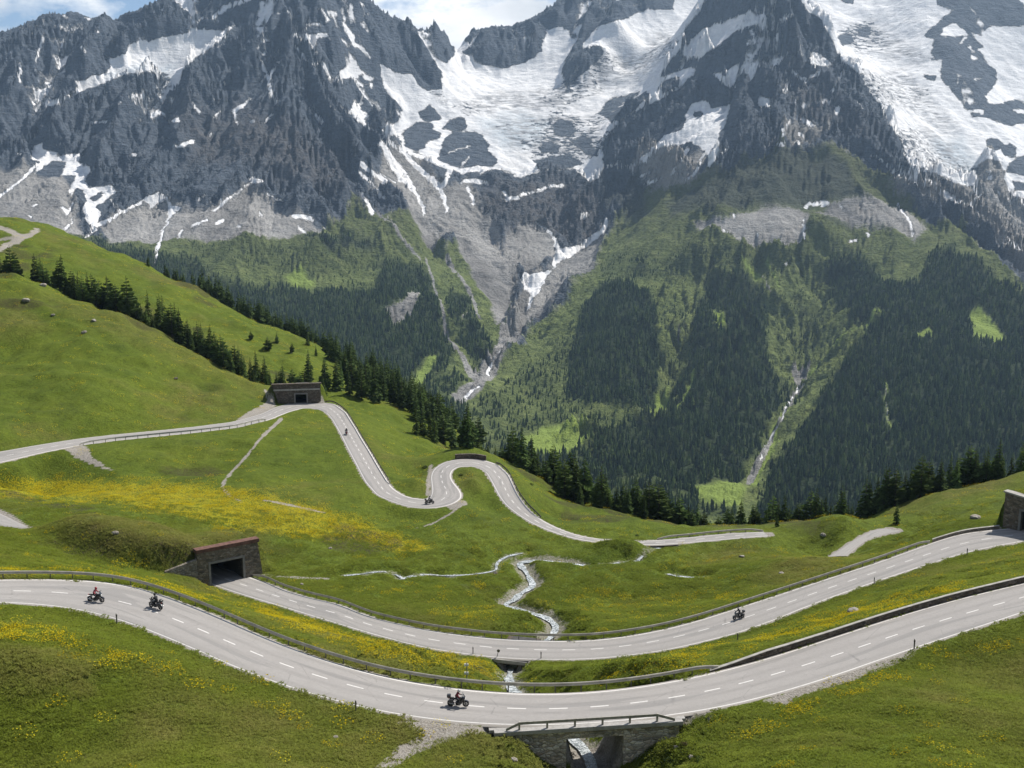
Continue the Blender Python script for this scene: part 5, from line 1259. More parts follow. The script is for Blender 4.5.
MAT_STONE = stone_material('field_stone')
MAT_STONE_D = stone_material('dark_field_stone', (0.105, 0.092, 0.078), 1.9)
MAT_STONE_L = stone_material('pale_field_stone', (0.21, 0.195, 0.17), 2.2)
MAT_CONC = concrete_material('weathered_concrete')
MAT_CONC_M = concrete_material('stained_concrete', (0.22, 0.21, 0.195))
MAT_CONC_D = concrete_material('dark_concrete', (0.075, 0.072, 0.068))  # much darker concrete tone, for the tunnel bores and the culvert slab
MAT_COPE = plain('rusty_red_coping', (0.125, 0.066, 0.05), 0.9, var=0.45, scale=1.5)
MAT_COPE_P = plain('pale_coping_stone', (0.31, 0.295, 0.265), 0.9, var=0.25, scale=1.2)
MAT_STEEL = plain('galvanised_steel', (0.40, 0.375, 0.32), 0.55, metal=0.2, var=0.25, scale=1.0, spec=0.4)
MAT_STEEL_D = plain('weathered_brown_steel', (0.10, 0.085, 0.07), 0.7, metal=0.2, var=0.3, scale=1.0)
MAT_POST = plain('dull_post_steel', (0.14, 0.135, 0.12), 0.65, metal=0.4, var=0.25, scale=2.0)
MAT_TIMBER = plain('weathered_grey_timber', (0.30, 0.28, 0.245), 0.85, var=0.3, scale=2.5)


def frame(o, ax):
    ax = Vector((ax[0], ax[1], 0)).normalized()
    ay = Vector((-ax.y, ax.x, 0))
    M = Matrix(((ax.x, ay.x, 0, o[0]), (ax.y, ay.y, 0, o[1]), (0, 0, 1, o[2]), (0, 0, 0, 1)))
    return M


def root_at(name, label, cat, M, group=None):
    o = thing(name, label, cat, group=group)
    o.matrix_world = M
    return o


# ------------------------------------------------------------------ tunnel portals
def portal(i, label, cope_mat, stone, batter_l=0.0, batter_r=0.0, cope_h=0.62, slope_top=0.0, frame_mat=None, band=False):
    pt = PORTALS[i]; op = OPENINGS[i]; L, H = pt['L'], pt['H']
    r = root_at('tunnel_portal', label, 'tunnel portal', frame(pt['o'], pt['ax']))
    x0, x1, oh = op[0] * L, op[1] * L, op[2]
    T = 2.3; zb = -1.6
    ht = lambda x: H + slope_top * (x / L)
    w_ = MB()
    bl = lambda z: -batter_l * (1 - z / H); br = lambda z: batter_r * (1 - z / H)
    def pier(xa, xb, za, zc, la, lb):
        # hexahedron with optional batter on its outer side
        V = [(xa + la[0], 0, za), (xb + lb[0], 0, za), (xb + lb[0], T, za), (xa + la[0], T, za), (xa + la[1], 0, zc[0]), (xb + lb[1], 0, zc[1]), (xb + lb[1], T, zc[1]), (xa + la[1], T, zc[0])]
        w_.hexa(V)
    pier(0, x0, zb, (ht(0), ht(x0)), (bl(zb), bl(H)), (0, 0))
    pier(x1, L, zb, (ht(x1), ht(L)), (0, 0), (br(zb), br(H)))
    pier(x0, x1, oh, (ht(x0), ht(x1)), (0, 0), (0, 0))
    w_.build('facing_wall', stone, r)
    # framed opening, standing a little proud of the masonry
    fm = MB(); fw = 0.38
    fm.box(x0 - fw, x0 + 0.0, -0.10, 0.6, zb, oh + fw); fm.box(x1 - 0.0, x1 + fw, -0.10, 0.6, zb, oh + fw); fm.box(x0, x1, -0.10, 0.6, oh, oh + fw)
    fm.build('opening_frame', frame_mat or MAT_CONC_M, r, bevel=0.02)
    c = MB()
    V = [(-0.25, -0.22, ht(0)), (L + 0.25, -0.22, ht(L)), (L + 0.25, T * 0.55, ht(L)), (-0.25, T * 0.55, ht(0))]
    c.hexa(V + [(x, y, z + cope_h) for x, y, z in V])
    c.build('coping', cope_mat, r, bevel=0.03)
    if band:
        bd_ = MB()
        bd_.box(0.3, L - 0.2, -0.16, 0.4, H * 0.70, H * 0.78)
        bd_.build('string_course', MAT_CONC, r)
    # the bore behind it
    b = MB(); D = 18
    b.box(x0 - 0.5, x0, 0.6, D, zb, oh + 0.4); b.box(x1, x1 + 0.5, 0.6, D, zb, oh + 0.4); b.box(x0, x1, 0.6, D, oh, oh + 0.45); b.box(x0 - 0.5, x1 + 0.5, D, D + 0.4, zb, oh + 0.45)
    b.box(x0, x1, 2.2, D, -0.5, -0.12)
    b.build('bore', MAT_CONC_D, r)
    return r, pt


p1, pt1 = portal(0, 'stone tunnel mouth with rusty red coping under the grassy mound', MAT_COPE, MAT_STONE, 0.0, 0.7)
# the sloping wing wall beside it
Mi = p1.matrix_world.inverted()
yw_ = min(np.arange(135, 180, 0.25), key=lambda q_: abs((Mi @ Vector(PY(165, 572.5, q_))).y + 0.25))
e_ = Mi @ Vector(PY(165, 572.5, yw_))
wb = MB()
V = [(-0.02, 0.05, -2.0), (-0.02, 0.65, -2.0), (-0.02, 0.65, 5.0), (-0.02, 0.05, 5.0)]
ew_ = PY(165, 572.5, yw_); e_.z = max(e_.z, float(ground(ew_[0], ew_[1])) - pt1['o'][2]) - 0.4
E = [(e_.x, e_.y, e_.z - 2.5), (e_.x + 0.1, e_.y + 0.6, e_.z - 2.5), (e_.x + 0.1, e_.y + 0.6, e_.z + 0.5), (e_.x, e_.y, e_.z + 0.5)]
wb.add(V + E, [(0, 1, 2, 3), (7, 6, 5, 4), (0, 3, 7, 4), (1, 5, 6, 2), (3, 2, 6, 7), (0, 4, 5, 1)])
wb.build('wing_wall', MAT_STONE_L, p1)
p2, pt2 = portal(1, 'low dark stone portal with small black opening above the upper hairpin', MAT_STONE_D, MAT_STONE_D, -1.6, 0.0, 0.35, band=True)
p3, pt3 = portal(2, 'battered brown stone portal where the middle road leaves to the right', MAT_COPE_P, MAT_STONE, -0.0, 0.3, 0.28, slope_top=-0.9)


# ------------------------------------------------------------------ guard rails
def pick(E, cond):
    u, v = proj(E); return E[cond(u, v)]


def edge_path(rd, side, cond, off):
    E, O = (rd.A, rd.B) if side == 'A' else (rd.B, rd.A)
    d = E - O; d[:, 2] = 0; d = d / np.linalg.norm(d, axis=1)[:, None]
    u, v = proj(E); m = cond(u, v)
    return (E + d * off)[m], d[m]


POST_ME = {}


def post_mesh(h):
    k = round(h, 2)
    if k not in POST_ME:
        b = MB(); b.box(-0.055, -0.035, -0.06, 0.06, -0.5, h); b.box(0.035, 0.055, -0.06, 0.06, -0.5, h); b.box(-0.035, 0.035, -0.06, -0.045, -0.5, h)
        POST_ME[k] = b.mesh('post')
    return POST_ME[k]


def guardrail(path, label, h=0.86, spacing=2.4, rail=None, postm=None, group='steel guard rails along the pass roads', plank=False):
    P, dr = path
    n0 = len(P)
    s = np.concatenate([[0], np.cumsum(np.linalg.norm(np.diff(P, axis=0), axis=1))])
    r = thing('guardrail', label, 'guard rail', tuple(P[0]), group=group)
    o = P[0]
    # the beam: a corrugated strip seen from both sides, 6 mm... given real thickness
    prof = [(0.00, -0.185), (0.05, -0.13), (0.05, -0.065), (0.0, 0.0), (0.05, 0.065), (0.05, 0.13), (0.0, 0.185)]
    if plank: prof = [(0.0, -0.11), (0.0, 0.11)]
    k = np.unique(np.concatenate([np.arange(0, n0, 2), [n0 - 1]]))
    V = []; m = len(prof); th = 0.035 if not plank else 0.07
    ends = np.minimum(s[k], s[-1] - s[k])
    for (oy, oz) in prof + [(y + th, z) for y, z in prof[::-1]]:
        p = P[k] - o - dr[k] * oy
        p = p.copy(); p[:, 2] += h - 0.155 + oz - 0.45 * np.clip(1 - ends / 3.0, 0, 1) ** 1.5
        V.append(p)
    V = np.stack(V, 1); nc = V.shape[1]
    qs = []
    for i in range(len(k) - 1):
        for j in range(nc):
            qs.append((i * nc + j, i * nc + (j + 1) % nc, (i + 1) * nc + (j + 1) % nc, (i + 1) * nc + j))
    caps = []
    for b in (0, (len(k) - 1) * nc):
        for j in range(m - 1): caps.append((b + j, b + j + 1, b + nc - 2 - j, b + nc - 1 - j))
    me = mesh_np('rail', V.reshape(-1, 3), np.array(qs + caps), smooth=False)
    link('rail', me, rail or MAT_STEEL, r)
    pm = post_mesh(h - 0.03)
    if not pm.materials: pm.materials.append(MAT_POST)
    npst = max(2, int(s[-1] / spacing))
    for q in np.linspace(0.8, s[-1] - 0.8, npst):
        i = int(np.searchsorted(s, q)); i = min(i, n0 - 1)
        po = bpy.data.objects.new('post', pm); COL.objects.link(po); po.parent = r
        w_ = P[i] + dr[i] * 0.07
        po.location = tuple(w_ - o - np.array([0, 0, 0.12 + 0.45 * max(0, 1 - min(q, s[-1] - q) / 3.0) ** 1.5]))
        po.rotation_euler = (0, 0, math.atan2(dr[i][1], dr[i][0]))
    return r


def low_wall(path, label, h, th, mat, cope_mat, cope=0.1, name='parapet_wall', group=None, part='wall', ramp=0.0):
    P, dr = path
    k = np.unique(np.concatenate([np.arange(0, len(P), 2), [len(P) - 1]]))
    P = P[k]; dr = dr[k]; o = P[0]
    r = thing(name, label, 'wall', tuple(o), group=group)

    def sweep(y0, y1, z0, z1):
        V = np.stack([P - o + dr * y + np.array([0, 0, z]) for y, z in ((y0, z0), (y1, z0), (y1, z1), (y0, z1))], 1)
        if z1 > 0:
            e_s = np.concatenate([[0], np.cumsum(np.linalg.norm(np.diff(P, axis=0), axis=1))])
            dip = (h - 0.12) * np.clip(1 - e_s / ramp, 0, 1) if ramp else np.zeros(len(P))
            V[:, 2:, 2] -= dip[:, None]
            if z0 > 0: V[:, :2, 2] -= dip[:, None]
        jit = (fbm(P[:, 0] * 1.3, P[:, 1] * 1.3, 2, 7) * 0.03)[:, None, None]
        V = V + jit * np.array([0, 0, 1])
        qs = [(i * 4 + j, i * 4 + (j + 1) % 4, (i + 1) * 4 + (j + 1) % 4, (i + 1) * 4 + j) for i in range(len(P) - 1) for j in range(4)]
        e = (len(P) - 1) * 4
        qs += [(3, 2, 1, 0), (e, e + 1, e + 2, e + 3)]
        return mesh_np(part, V.reshape(-1, 3), np.array(qs))
    link(part, sweep(0, th, -1.0, h), mat, r)
    link('coping', sweep(-0.05, th + 0.05, h + 0.002, h + cope), cope_mat, r)
    return r


R1, R2, R3 = roads[0], roads[1], roads[2]
guardrail(edge_path(R1, 'A', lambda u, v: (u > -110) & (u < 722), 0.75), 'long steel guard rail on the far side of the nearest road', group=None)
low_wall(edge_path(R1, 'A', lambda u, v: (u > 706) & (u < 1180), 0.5), 'dark stone parapet with pale top beside the nearest road', 0.66, 0.42, MAT_STONE_D, MAT_COPE_P, 0.07, ramp=7.0)
guardrail(edge_path(R2, 'A', lambda u, v: (u > 249) & (u < 932), 0.7), 'steel guard rail from the mound tunnel along the middle road', group=None)
low_wall(edge_path(R2, 'A', lambda u, v: (u > 931) & (u < 1001), 0.7), 'pale low kerb wall curving to the brown portal', 0.42, 0.4, MAT_STONE_L, MAT_COPE_P, 0.08)
guardrail(edge_path(R3, 'B', lambda u, v: (u > 78) & (u < 266) & (v < 446), 0.5), 'guard rail on the valley side of the upper road before the hairpin', spacing=2.6, group=None)
ii = np.arange(len(R3.C)); uu3, vv3 = proj(R3.A); i_end = int(np.argmax((uu3 > 389) & (vv3 > 484))); i_a = int(np.argmax(uu3 > 322))
sel = (ii >= i_a) & (ii <= i_end)
guardrail(edge_path(R3, 'A', lambda u, v: sel, 0.55), 'dark guard rail down the straight below the upper hairpin', rail=MAT_STEEL_D, group=None)
i_b = int(np.argmax((ii > i_end + 20) & (uu3 > 494))); i_c = int(np.argmax((ii > i_b) & (uu3 > 538)))
sel2 = (ii >= i_b) & (ii <= i_c)
guardrail(edge_path(R3, 'A', lambda u, v: sel2, 0.55), 'guard rail round the outside of the lower hairpin', rail=MAT_STEEL_D, group=None)
i_d = int(np.argmax((ii > i_c) & (uu3 > 655))); sel3 = (ii >= i_d) & (uu3 < 775)
guardrail(edge_path(R3, 'A', lambda u, v: sel3, 0.5), 'guard rail beside the last far stretch of the lower road', h=0.7, group=None)
i_e = int(np.argmax((ii > i_end + 10) & (uu3 > 455) & (vv3 < 462))); i_f = int(np.argmax((ii > i_e) & (uu3 > 484)))
low_wall(edge_path(R3, 'A', lambda u, v: (ii >= i_e) & (ii <= i_f), 0.5), 'short rubble stone wall at the top of the lower hairpin', 1.1, 0.6, MAT_STONE_D, MAT_STONE_D, 0.06, name='retaining_wall')

# ------------------------------------------------------------------ the near bridge
uB, vB = proj(R1.B)
a_ = R1.B[int(np.argmin(np.abs(uB - 497)))]; b_ = R1.B[int(np.argmin(np.abs(uB - 672)))]
mid_ = (a_ + b_) / 2; axb = (b_ - a_)[:2]; Lb = float(np.hypot(*axb)); axb = axb / Lb
outw = np.array([axb[1], -axb[0]])                # towards the near side
mB = R1.B[int(np.argmin(np.abs(uB - 585)))]
sag = float(np.dot((mB - a_)[:2], outw))
o_ = np.array([*(a_[:2] + outw * (max(sag, 0) + 0.62)), (a_[2] + b_[2]) / 2])
br = root_at('road_bridge', 'stone bridge carrying the nearest road over the brook', 'bridge', frame(o_, axb))
xo0, xo1 = 0.372 * Lb, 0.695 * Lb
dep = 2 * float(R1.hw[int(np.argmin(np.abs(uB - 585)))]) + 1.3
def tri_wall(b, xa, xb, za, zb_):
    b.hexa([(xa, 0, -7.5), (xb, 0, -7.5), (xb, dep, -7.5), (xa, dep, -7.5), (xa, 0, za), (xb, 0, zb_), (xb, dep, zb_), (xa, dep, za)])
MAT_STONE_B = stone_material('bridge_stone', (0.42, 0.395, 0.355), 1.9, 0.55)
for xa_, xb_ in ((-0.2, xo0), (xo1, Lb + 0.2)):
    m_ = MB(); tri_wall(m_, xa_, xb_, -0.42, -0.42); m_.build('abutment', MAT_STONE_B, br)
dk_ = MB(); dk_.box(xo0, xo1, 0.05, dep, -1.25, -0.42); dk_.build('deck_beam', MAT_STONE_B, br)
cp = MB(); cp.box(-0.5, Lb + 0.5, -0.28, 0.42, -0.415, -0.02); cp.build('cap_slab', MAT_CONC, br, bevel=0.03)
sh_ = MB(); sh_.box(-0.9, Lb + 0.9, 0.422, 2.3, -0.414, -0.10); sh_.build('verge', MAT_CONC, br)
# its railing: timber beam on posts, ends ramped down to the slab
rr = root_at('bridge_railing', 'weathered grey railing with sloping ends on the bridge cap', 'railing', frame(o_ + np.array([0, 0, -0.02]), axb))
rl = MB()
xa, xb = 0.11 * Lb, 0.885 * Lb
pl = [(0.035 * Lb, 0.12), (xa, 0.68), (xb, 0.68), (0.985 * Lb, 0.12)]
for (x0_, z0_), (x1_, z1_) in zip(pl[:-1], pl[1:]):
    V = [(x0_, -0.10, z0_ - 0.13), (x1_, -0.10, z1_ - 0.13), (x1_, -0.02, z1_ - 0.13), (x0_, -0.02, z0_ - 0.13)]
    rl.hexa(V + [(x, y, z + 0.26) for x, y, z in V])
rl.build('rail', MAT_TIMBER, rr)
for x in np.linspace(xa, xb, 6):
    pb = MB(); pb.box(x - 0.09, x + 0.09, -0.015, 0.16, 0.0, 0.80); pb.build('post', MAT_TIMBER, rr, bevel=0.015)

# ------------------------------------------------------------------ the culvert under the middle road
uB2, vB2 = proj(R2.B)
c0 = R2.B[int(np.argmin(np.abs(uB2 - 495)))]; c1 = R2.B[int(np.argmin(np.abs(uB2 - 526)))]
axc = (c1 - c0)[:2]; Lc = float(np.hypot(*axc)); axc /= Lc; outc = np.array([axc[1], -axc[0]])
cv = root_at('culvert', 'small concrete culvert letting the brook under the middle road', 'culvert', frame(np.array([*(c0[:2] + outc * 0.6), c0[2]]), axc))
q = MB(); q.box(-0.3, Lc + 0.3, 0, 0.5, -0.55, -0.05); q.build('headwall', MAT_CONC, cv, bevel=0.02)
q = MB(); q.box(-0.2, 0.55, 0.05, 9.5, -4.5, -0.56); q.build('side_wall', MAT_STONE_D, cv)
q = MB(); q.box(Lc - 0.55, Lc + 0.2, 0.05, 9.5, -4.5, -0.56); q.build('side_wall', MAT_STONE_D, cv)
q = MB(); q.box(0.55, Lc - 0.55, 0.52, 9.5, -0.9, -0.56); q.build('deck_slab', MAT_CONC_D, cv)

# ------------------------------------------------------------------ marker posts, signs
MAT_WHITE = plain('painted_white', (0.72, 0.72, 0.70), 0.5, var=0.1)
MAT_BLACK = plain('painted_black', (0.03, 0.03, 0.03), 0.5, var=0.1)
MAT_GREYP = plain('grey_painted_pole', (0.20, 0.20, 0.20), 0.5, metal=0.3)
mk_body = MB()
mk_body.prism([(-0.06, -0.3), (0.06, -0.3), (0.06, 1.02), (-0.06, 1.14)], -0.05, 0.05)
MK_BODY = mk_body.mesh('shaft', bevel=0.01); MK_BODY.materials.append(MAT_POST)
mk_band = MB(); mk_band.box(-0.066, 0.066, -0.056, 0.056, 0.80, 0.96); MK_BAND = mk_band.mesh('reflector_band'); MK_BAND.materials.append(MAT_BLACK)
for (u, v, lab) in ((356, 713, 'slim marker post on the turf below the near road, left of the gravel track'), (473, 655, 'short dark marker post on the near edge of the middle road left of the culvert'), (541, 659, 'thin marker post on the near edge of the middle road right of the culvert'), (737.5, 641, 'marker post at the near edge of the middle road below the lone motorcycle'),
                    (874, 585, 'marker post by the near edge of the middle road halfway to the brown portal'), (967, 555, 'marker post by the near edge of the middle road close to the brown portal'), (914, 650, 'marker post at the gravel strip beside the near road on the right'), (117, 624, 'small marker post below the near road on the left')):
    g = hit(u, v)
    r = thing('marker_post', lab, 'marker post', tuple(g), rz=RNG.uniform(-0.3, 0.3))
    for nm, md in (('shaft', MK_BODY), ('reflector_band', MK_BAND)):
        o = bpy.data.objects.new(nm, md); COL.objects.link(o); o.parent = r
g = hit(467, 690)
sp = thing('road_sign', 'grey pole with two small white plates behind the near guard rail', 'road sign', tuple(g))
b = MB(); b.tube([(0, 0, -0.4), (0, 0, 2.9)], 0.05, 8); b.build('pole', MAT_GREYP, sp)
for z in (1.55, 2.45):
    b = MB(); b.box(-0.27, 0.16, -0.045, 0.065, z, z + 0.26); b.build('plate', MAT_WHITE, sp, bevel=0.01)
g = hit(497, 658.5)
sp = thing('round_sign', 'small round grey sign on a leaning post beside the culvert', 'road sign', tuple(g))
sp.rotation_euler = (0, R(12), 0)
b = MB(); b.tube([(0, 0, -0.3), (0, 0, 1.15)], 0.05, 8); b.build('post', MAT_GREYP, sp)
b = MB(); b.tube([(0, -0.02, 1.0), (0, -0.09, 1.0)], 0.22, 18); b.build('disc', MAT_POST, sp)


# ------------------------------------------------------------------ boulders
def boulder_mesh(seed):
    import bmesh
    bm = bmesh.new(); bmesh.ops.create_icosphere(bm, subdivisions=3, radius=1.0)
    rs = np.random.default_rng(seed); pl = rs.normal(size=(9, 3)); pl /= np.linalg.norm(pl, axis=1)[:, None]; dd = rs.uniform(0.55, 0.9, 9)
    for vtx in bm.verts:
        p = np.array(vtx.co)
        for n_, d_ in zip(pl, dd):
            q_ = p @ n_
            if q_ > d_: p = p - n_ * (q_ - d_) * 0.9
        p = p * (1 + 0.05 * math.sin(7 * p[0] + seed) * math.cos(6 * p[1]))
        vtx.co = p
    me = bpy.data.meshes.new('boulder'); bm.to_mesh(me); bm.free(); return me


MAT_ROCK = stone_material('lichen_rock', (0.26, 0.25, 0.225), 0.9, 0.85)
MAT_ROCK_D = stone_material('dark_lichen_rock', (0.10, 0.092, 0.08), 0.9, 0.85)
BM = [boulder_mesh(s) for s in range(5)]
for i, (u, v, px, dk, lab) in enumerate((
        (330, 549, 5, 0, 'pale boulder on the meadow below the flower carpet'), (302, 585, 5, 0, 'pale boulder right of the mound tunnel'), (115, 535, 8, 0, 'flat grey boulder on the left crest of the mound'), (335.5, 738, 6.5, 0, 'pale boulder in the grass left of the gravel track'), (781.5, 574, 6, 0, 'grey boulder alone in the meadow behind the middle road'),
        (853, 613, 15, 0, 'long flat pale rock between the two roads on the right'), (762, 639, 8, 1, 'squarish brown boulder between the two roads'), (823, 537, 8, 0, 'low pale rocks near the small side road'), (514, 763, 9, 0, 'pale boulder at the left foot of the bridge'), (26, 301, 8, 0, 'largest pale rock slab high on the left hillside'), (43, 286, 8, 0, 'pale rock on the brow of the left hillside'), (94, 321, 6, 0, 'small pale rock mid slope on the left hillside'), (84, 333, 6, 0, 'pale rock lowest of the cluster on the left hillside'), (53, 316, 5, 0, 'tiny pale rock between the slab and cluster on the left hillside'), (176, 379, 5, 1, 'dark rock alone on the left hillside'),
        (691, 759, 7, 0, 'white rock among the shrubs right of the bridge'), (676, 748, 8, 0, 'white rock beside the right end of the bridge'), (487, 683, 6, 1, 'dark wet rock on the brook bank between the roads'), (975, 519, 12, 0, 'flat grey outcrop left of the brown portal'), (742, 557, 7, 0, 'low grey rock on the right part of the valley meadow'), (495, 574, 6, 1, 'dark rock at the bend of the side brook'), (548, 622, 5, 1, 'dark rock beside the brook above the middle road'))):
    g = hit(u, v)
    if g is None: continue
    s = px / F * g[1] * 0.5
    o = bpy.data.objects.new('boulder', BM[i % 5].copy()); COL.objects.link(o)
    o.data.materials.append(MAT_ROCK_D if dk else MAT_ROCK)
    o.location = tuple(g + np.array([0, 0, s * 0.12])); o.scale = (s, s * RNG.uniform(0.7, 1.0), s * RNG.uniform(0.45, 0.7)); o.rotation_euler = (RNG.uniform(-.2, .2), RNG.uniform(-.2, .2), RNG.uniform(0, 6))
    tag(o, lab, 'boulder')
# ================================================================== THE NEARER CONIFERS
def needle_material(name, a, b, c):
    t = NT(name, 0.9)
    P = t.node('ShaderNodeTexCoord').outputs['Object']
    oi = t.node('ShaderNodeObjectInfo').outputs['Random']
    n = t.noise(P, 14.0, 4, 0.7)
    col = t.ramp(n, [(0.3, a), (0.55, b), (0.78, c)])
    col = t.mix(1.0, col, t.ramp(oi, [(0.0, 0.65), (0.8, 1.25), (1.0, 1.8)]), 'MULTIPLY')
    t.color(col); t.b.inputs['Specular IOR Level'].default_value = 0.1
    tr = t.node('ShaderNodeBsdfTranslucent'); t.put(tr.inputs[0], col)
    ms = t.node('ShaderNodeMixShader'); ms.inputs[0].default_value = 0.3
    t.l.new(t.b.outputs[0], ms.inputs[1]); t.l.new(tr.outputs[0], ms.inputs[2]); t.l.new(ms.outputs[0], t.out.inputs[0])
    return t.m


MAT_NEEDLE = [needle_material('spruce_needles', (0.036, 0.06, 0.018), (0.072, 0.112, 0.03), (0.13, 0.175, 0.046)), needle_material('pine_needles', (0.042, 0.066, 0.018), (0.084, 0.122, 0.03), (0.145, 0.19, 0.046)), needle_material('larch_needles', (0.025, 0.045, 0.010), (0.05, 0.08, 0.018), (0.085, 0.12, 0.028))]
MAT_BARK = plain('conifer_bark', (0.075, 0.058, 0.045), 0.95, var=0.4, scale=12)


def conifer_meshes(seed, shape):
    """unit height; a crown of drooping ragged boughs around a tapered trunk"""
    rs = np.random.default_rng(seed)
    V = []; Q = []
    nl = 17 if shape != 'pine' else 13
    wide = {'spruce': 0.165, 'pine': 0.235, 'larch': 0.19}[shape]
    lo = {'spruce': 0.05, 'pine': 0.12, 'larch': 0.10}[shape]
    for i in range(nl):
        f = i / (nl - 1)
        z = lo + (0.97 - lo) * f
        if shape == 'pine': rad = wide * (1 - f ** 2.2) ** 0.75 * (0.75 + 0.25 * math.sin(math.pi * min(1, f * 1.6)))
        else: rad = wide * (1 - f) ** 0.82 * (0.8 + 0.2 * min(1, f * 5)) + 0.008
        nb = int(9 - 4 * f)
        a0 = rs.uniform(0, 6.28)
        for k in range(nb):
            if rs.random() < 0.10: continue
            a = a0 + 2 * math.pi * k / nb + rs.uniform(-.3, .3)
            L = rad * rs.uniform(0.65, 1.22)
            w = L * rs.uniform(0.34, 0.5) + 0.006
            droop = L * rs.uniform(0.15, 0.55) * (1 if shape != 'pine' else -0.25)
            zz = z + rs.uniform(-.022, .022)
            d = np.array([math.cos(a), math.sin(a), 0]); s = np.array([-math.sin(a), math.cos(a), 0])
            tl = rs.uniform(-.35, .35)
            for kind in (0, 1):
                sv = s * math.cos(tl) + np.array([0, 0, 1]) * math.sin(tl) if kind == 0 else np.array([0, 0, 1.0]) * 0.75 + s * 0.3
                c0 = np.array([0, 0, zz]) + d * L * 0.08; c1 = np.array([0, 0, zz - droop * 0.3]) + d * L * 0.55; c2 = np.array([0, 0, zz - droop]) + d * L
                b = len(V)
                V += [c0 - sv * w * 0.25, c0 + sv * w * 0.25, c1 + sv * w * 0.5 + d * L * rs.uniform(-.1, .1), c1 - sv * w * 0.5 + d * L * rs.uniform(-.1, .1), c2 + sv * w * 0.12, c2 - sv * w * 0.12,
                      c1 + sv * w * 0.62 + d * L * 0.22 - np.array([0, 0, droop * 0.35]), c1 - sv * w * 0.62 + d * L * 0.22 - np.array([0, 0, droop * 0.35])]
                Q += [(b, b + 1, b + 2, b + 3), (b + 3, b + 2, b + 4, b + 5), (b + 2, b + 6, b + 4, b + 4), (b + 3, b + 5, b + 7, b + 7)]
    # leader
    b = len(V); V += [np.array([-.008, 0, .94]), np.array([.008, 0, .94]), np.array([0.002, 0, 1.0]), np.array([0, -.008, .94]), np.array([0, .008, .94])]
    faces = [tuple(dict.fromkeys(q)) for q in Q] + [(b, b + 1, b + 2), (b + 3, b + 4, b + 2)]
    crown = bpy.data.meshes.new('crown'); crown.from_pydata([tuple(v) for v in V], [], faces)
    t = MB(); t.tube([(0, 0, -0.06), (0, 0, 0.02), (0.004, 0, 0.4), (0, 0.003, 0.93)], [0.026, 0.020, 0.012, 0.003], 7)
    trunk = t.mesh('trunk', smooth=True); trunk.materials.append(MAT_BARK)
    return crown, trunk


KINDS = []
for sd_, shp, mt in ((1, 'spruce', 0), (2, 'spruce', 0), (3, 'spruce', 1), (4, 'pine', 1), (5, 'pine', 0), (6, 'larch', 2), (7, 'spruce', 0)):
    c_, t_ = conifer_meshes(sd_, shp); c_.materials.append(MAT_NEEDLE[mt]); KINDS.append((c_, t_))


def tree_at(x, y, h, label, group, kind=None, name='conifer_tree'):
    k = KINDS[int(RNG.integers(0, len(KINDS))) if kind is None else kind]
    z = float(ground(x, y))
    r = thing(name, label, 'tree', (x, y, z - 0.15), RNG.uniform(0, 6.28), group)
    s = h * RNG.uniform(0.9, 1.4)
    for nm, md in (('trunk', k[1]), ('crown', k[0])):
        o = bpy.data.objects.new(nm, md); COL.objects.link(o); o.parent = r
    r.scale = (s, s, h)
    return r


def uY(u, Y):
    return (u - 512) / F * Y * 1.02, Y


BANDS = [  # u0, Y0, u1, Y1, count, spread in depth, heights, label, group
    (-6, 360, 28, 358, 10, 4, 10.0, 13.5, 'dark conifer in the small clump at the left edge of the upper slope', 'conifers at the left edge'),
    (44, 360, 122, 354, 27, 6, 9.5, 13.5, 'dark conifer in the row behind the brow of the left hill', 'conifers behind the brow of the left hill'),
    (112, 354, 192, 344, 29, 6, 10, 14, 'dark conifer in the dense middle part of the row behind the left hill', 'conifers in the middle of the hillside row'),
    (186, 372, 214, 368, 6, 4, 12, 16, 'tall conifer in the group standing free on the far green slope', 'tall conifers free on the far green slope'),
    (190, 341, 270, 327, 27, 5, 8.5, 12.5, 'conifer in the lower end of the hillside row above the upper tunnel', 'conifers at the lower end of the hillside row'),
    (262, 326, 326, 334, 15, 5, 6.5, 10.5, 'conifer standing directly behind the low dark upper portal', 'conifers behind the upper portal'),
    (478, 282, 604, 246, 37, 7, 8, 12.5, 'conifer in the belt between the lower hairpin and the valley', 'conifers beyond the lower hairpin'),
    (600, 246, 684, 238, 24, 5, 7.5, 11.5, 'dark conifer on the meadow edge right of the lower hairpin', 'conifers on the middle meadow edge'),
    (684, 240, 780, 236, 27, 4, 4.5, 7.5, 'small conifer in the low row at the dip of the meadow edge', 'low conifers at the dip of the meadow edge'),
    (776, 238, 850, 234, 17, 4, 7.5, 10.5, 'conifer in the row left of the shaded right hand grove', 'conifers left of the right hand grove'),
    (846, 234, 930, 233, 18, 4, 8.5, 11.5, 'dark conifer in the grove above the small side road', 'conifers above the small side road'),
    (930, 234, 1040, 236, 20, 4, 9, 12.5, 'tall dark conifer on the rise above the brown portal', 'tall conifers above the brown portal')]
n_ind = 0
for (u0, Y0, u1, Y1, n, sp_, h0, h1, lab, grp) in BANDS:
    for i in range(n):
        f = (i + RNG.uniform(0, 1)) / n
        x, y = uY(u0 + (u1 - u0) * f, Y0 + (Y1 - Y0) * f + RNG.uniform(-sp_, sp_))
        if float(fbm(np.array([x / 11.0]), np.array([y / 11.0]), 2, 401)[0]) < (-0.17 if u0 < 470 else -0.3) and RNG.random() < (0.2 if u0 < 200 else 0.6): continue
        tree_at(x, y, RNG.uniform(h0 * 0.78, h1) * (0.55 if RNG.random() < 0.16 else 1), lab, grp); n_ind += 1
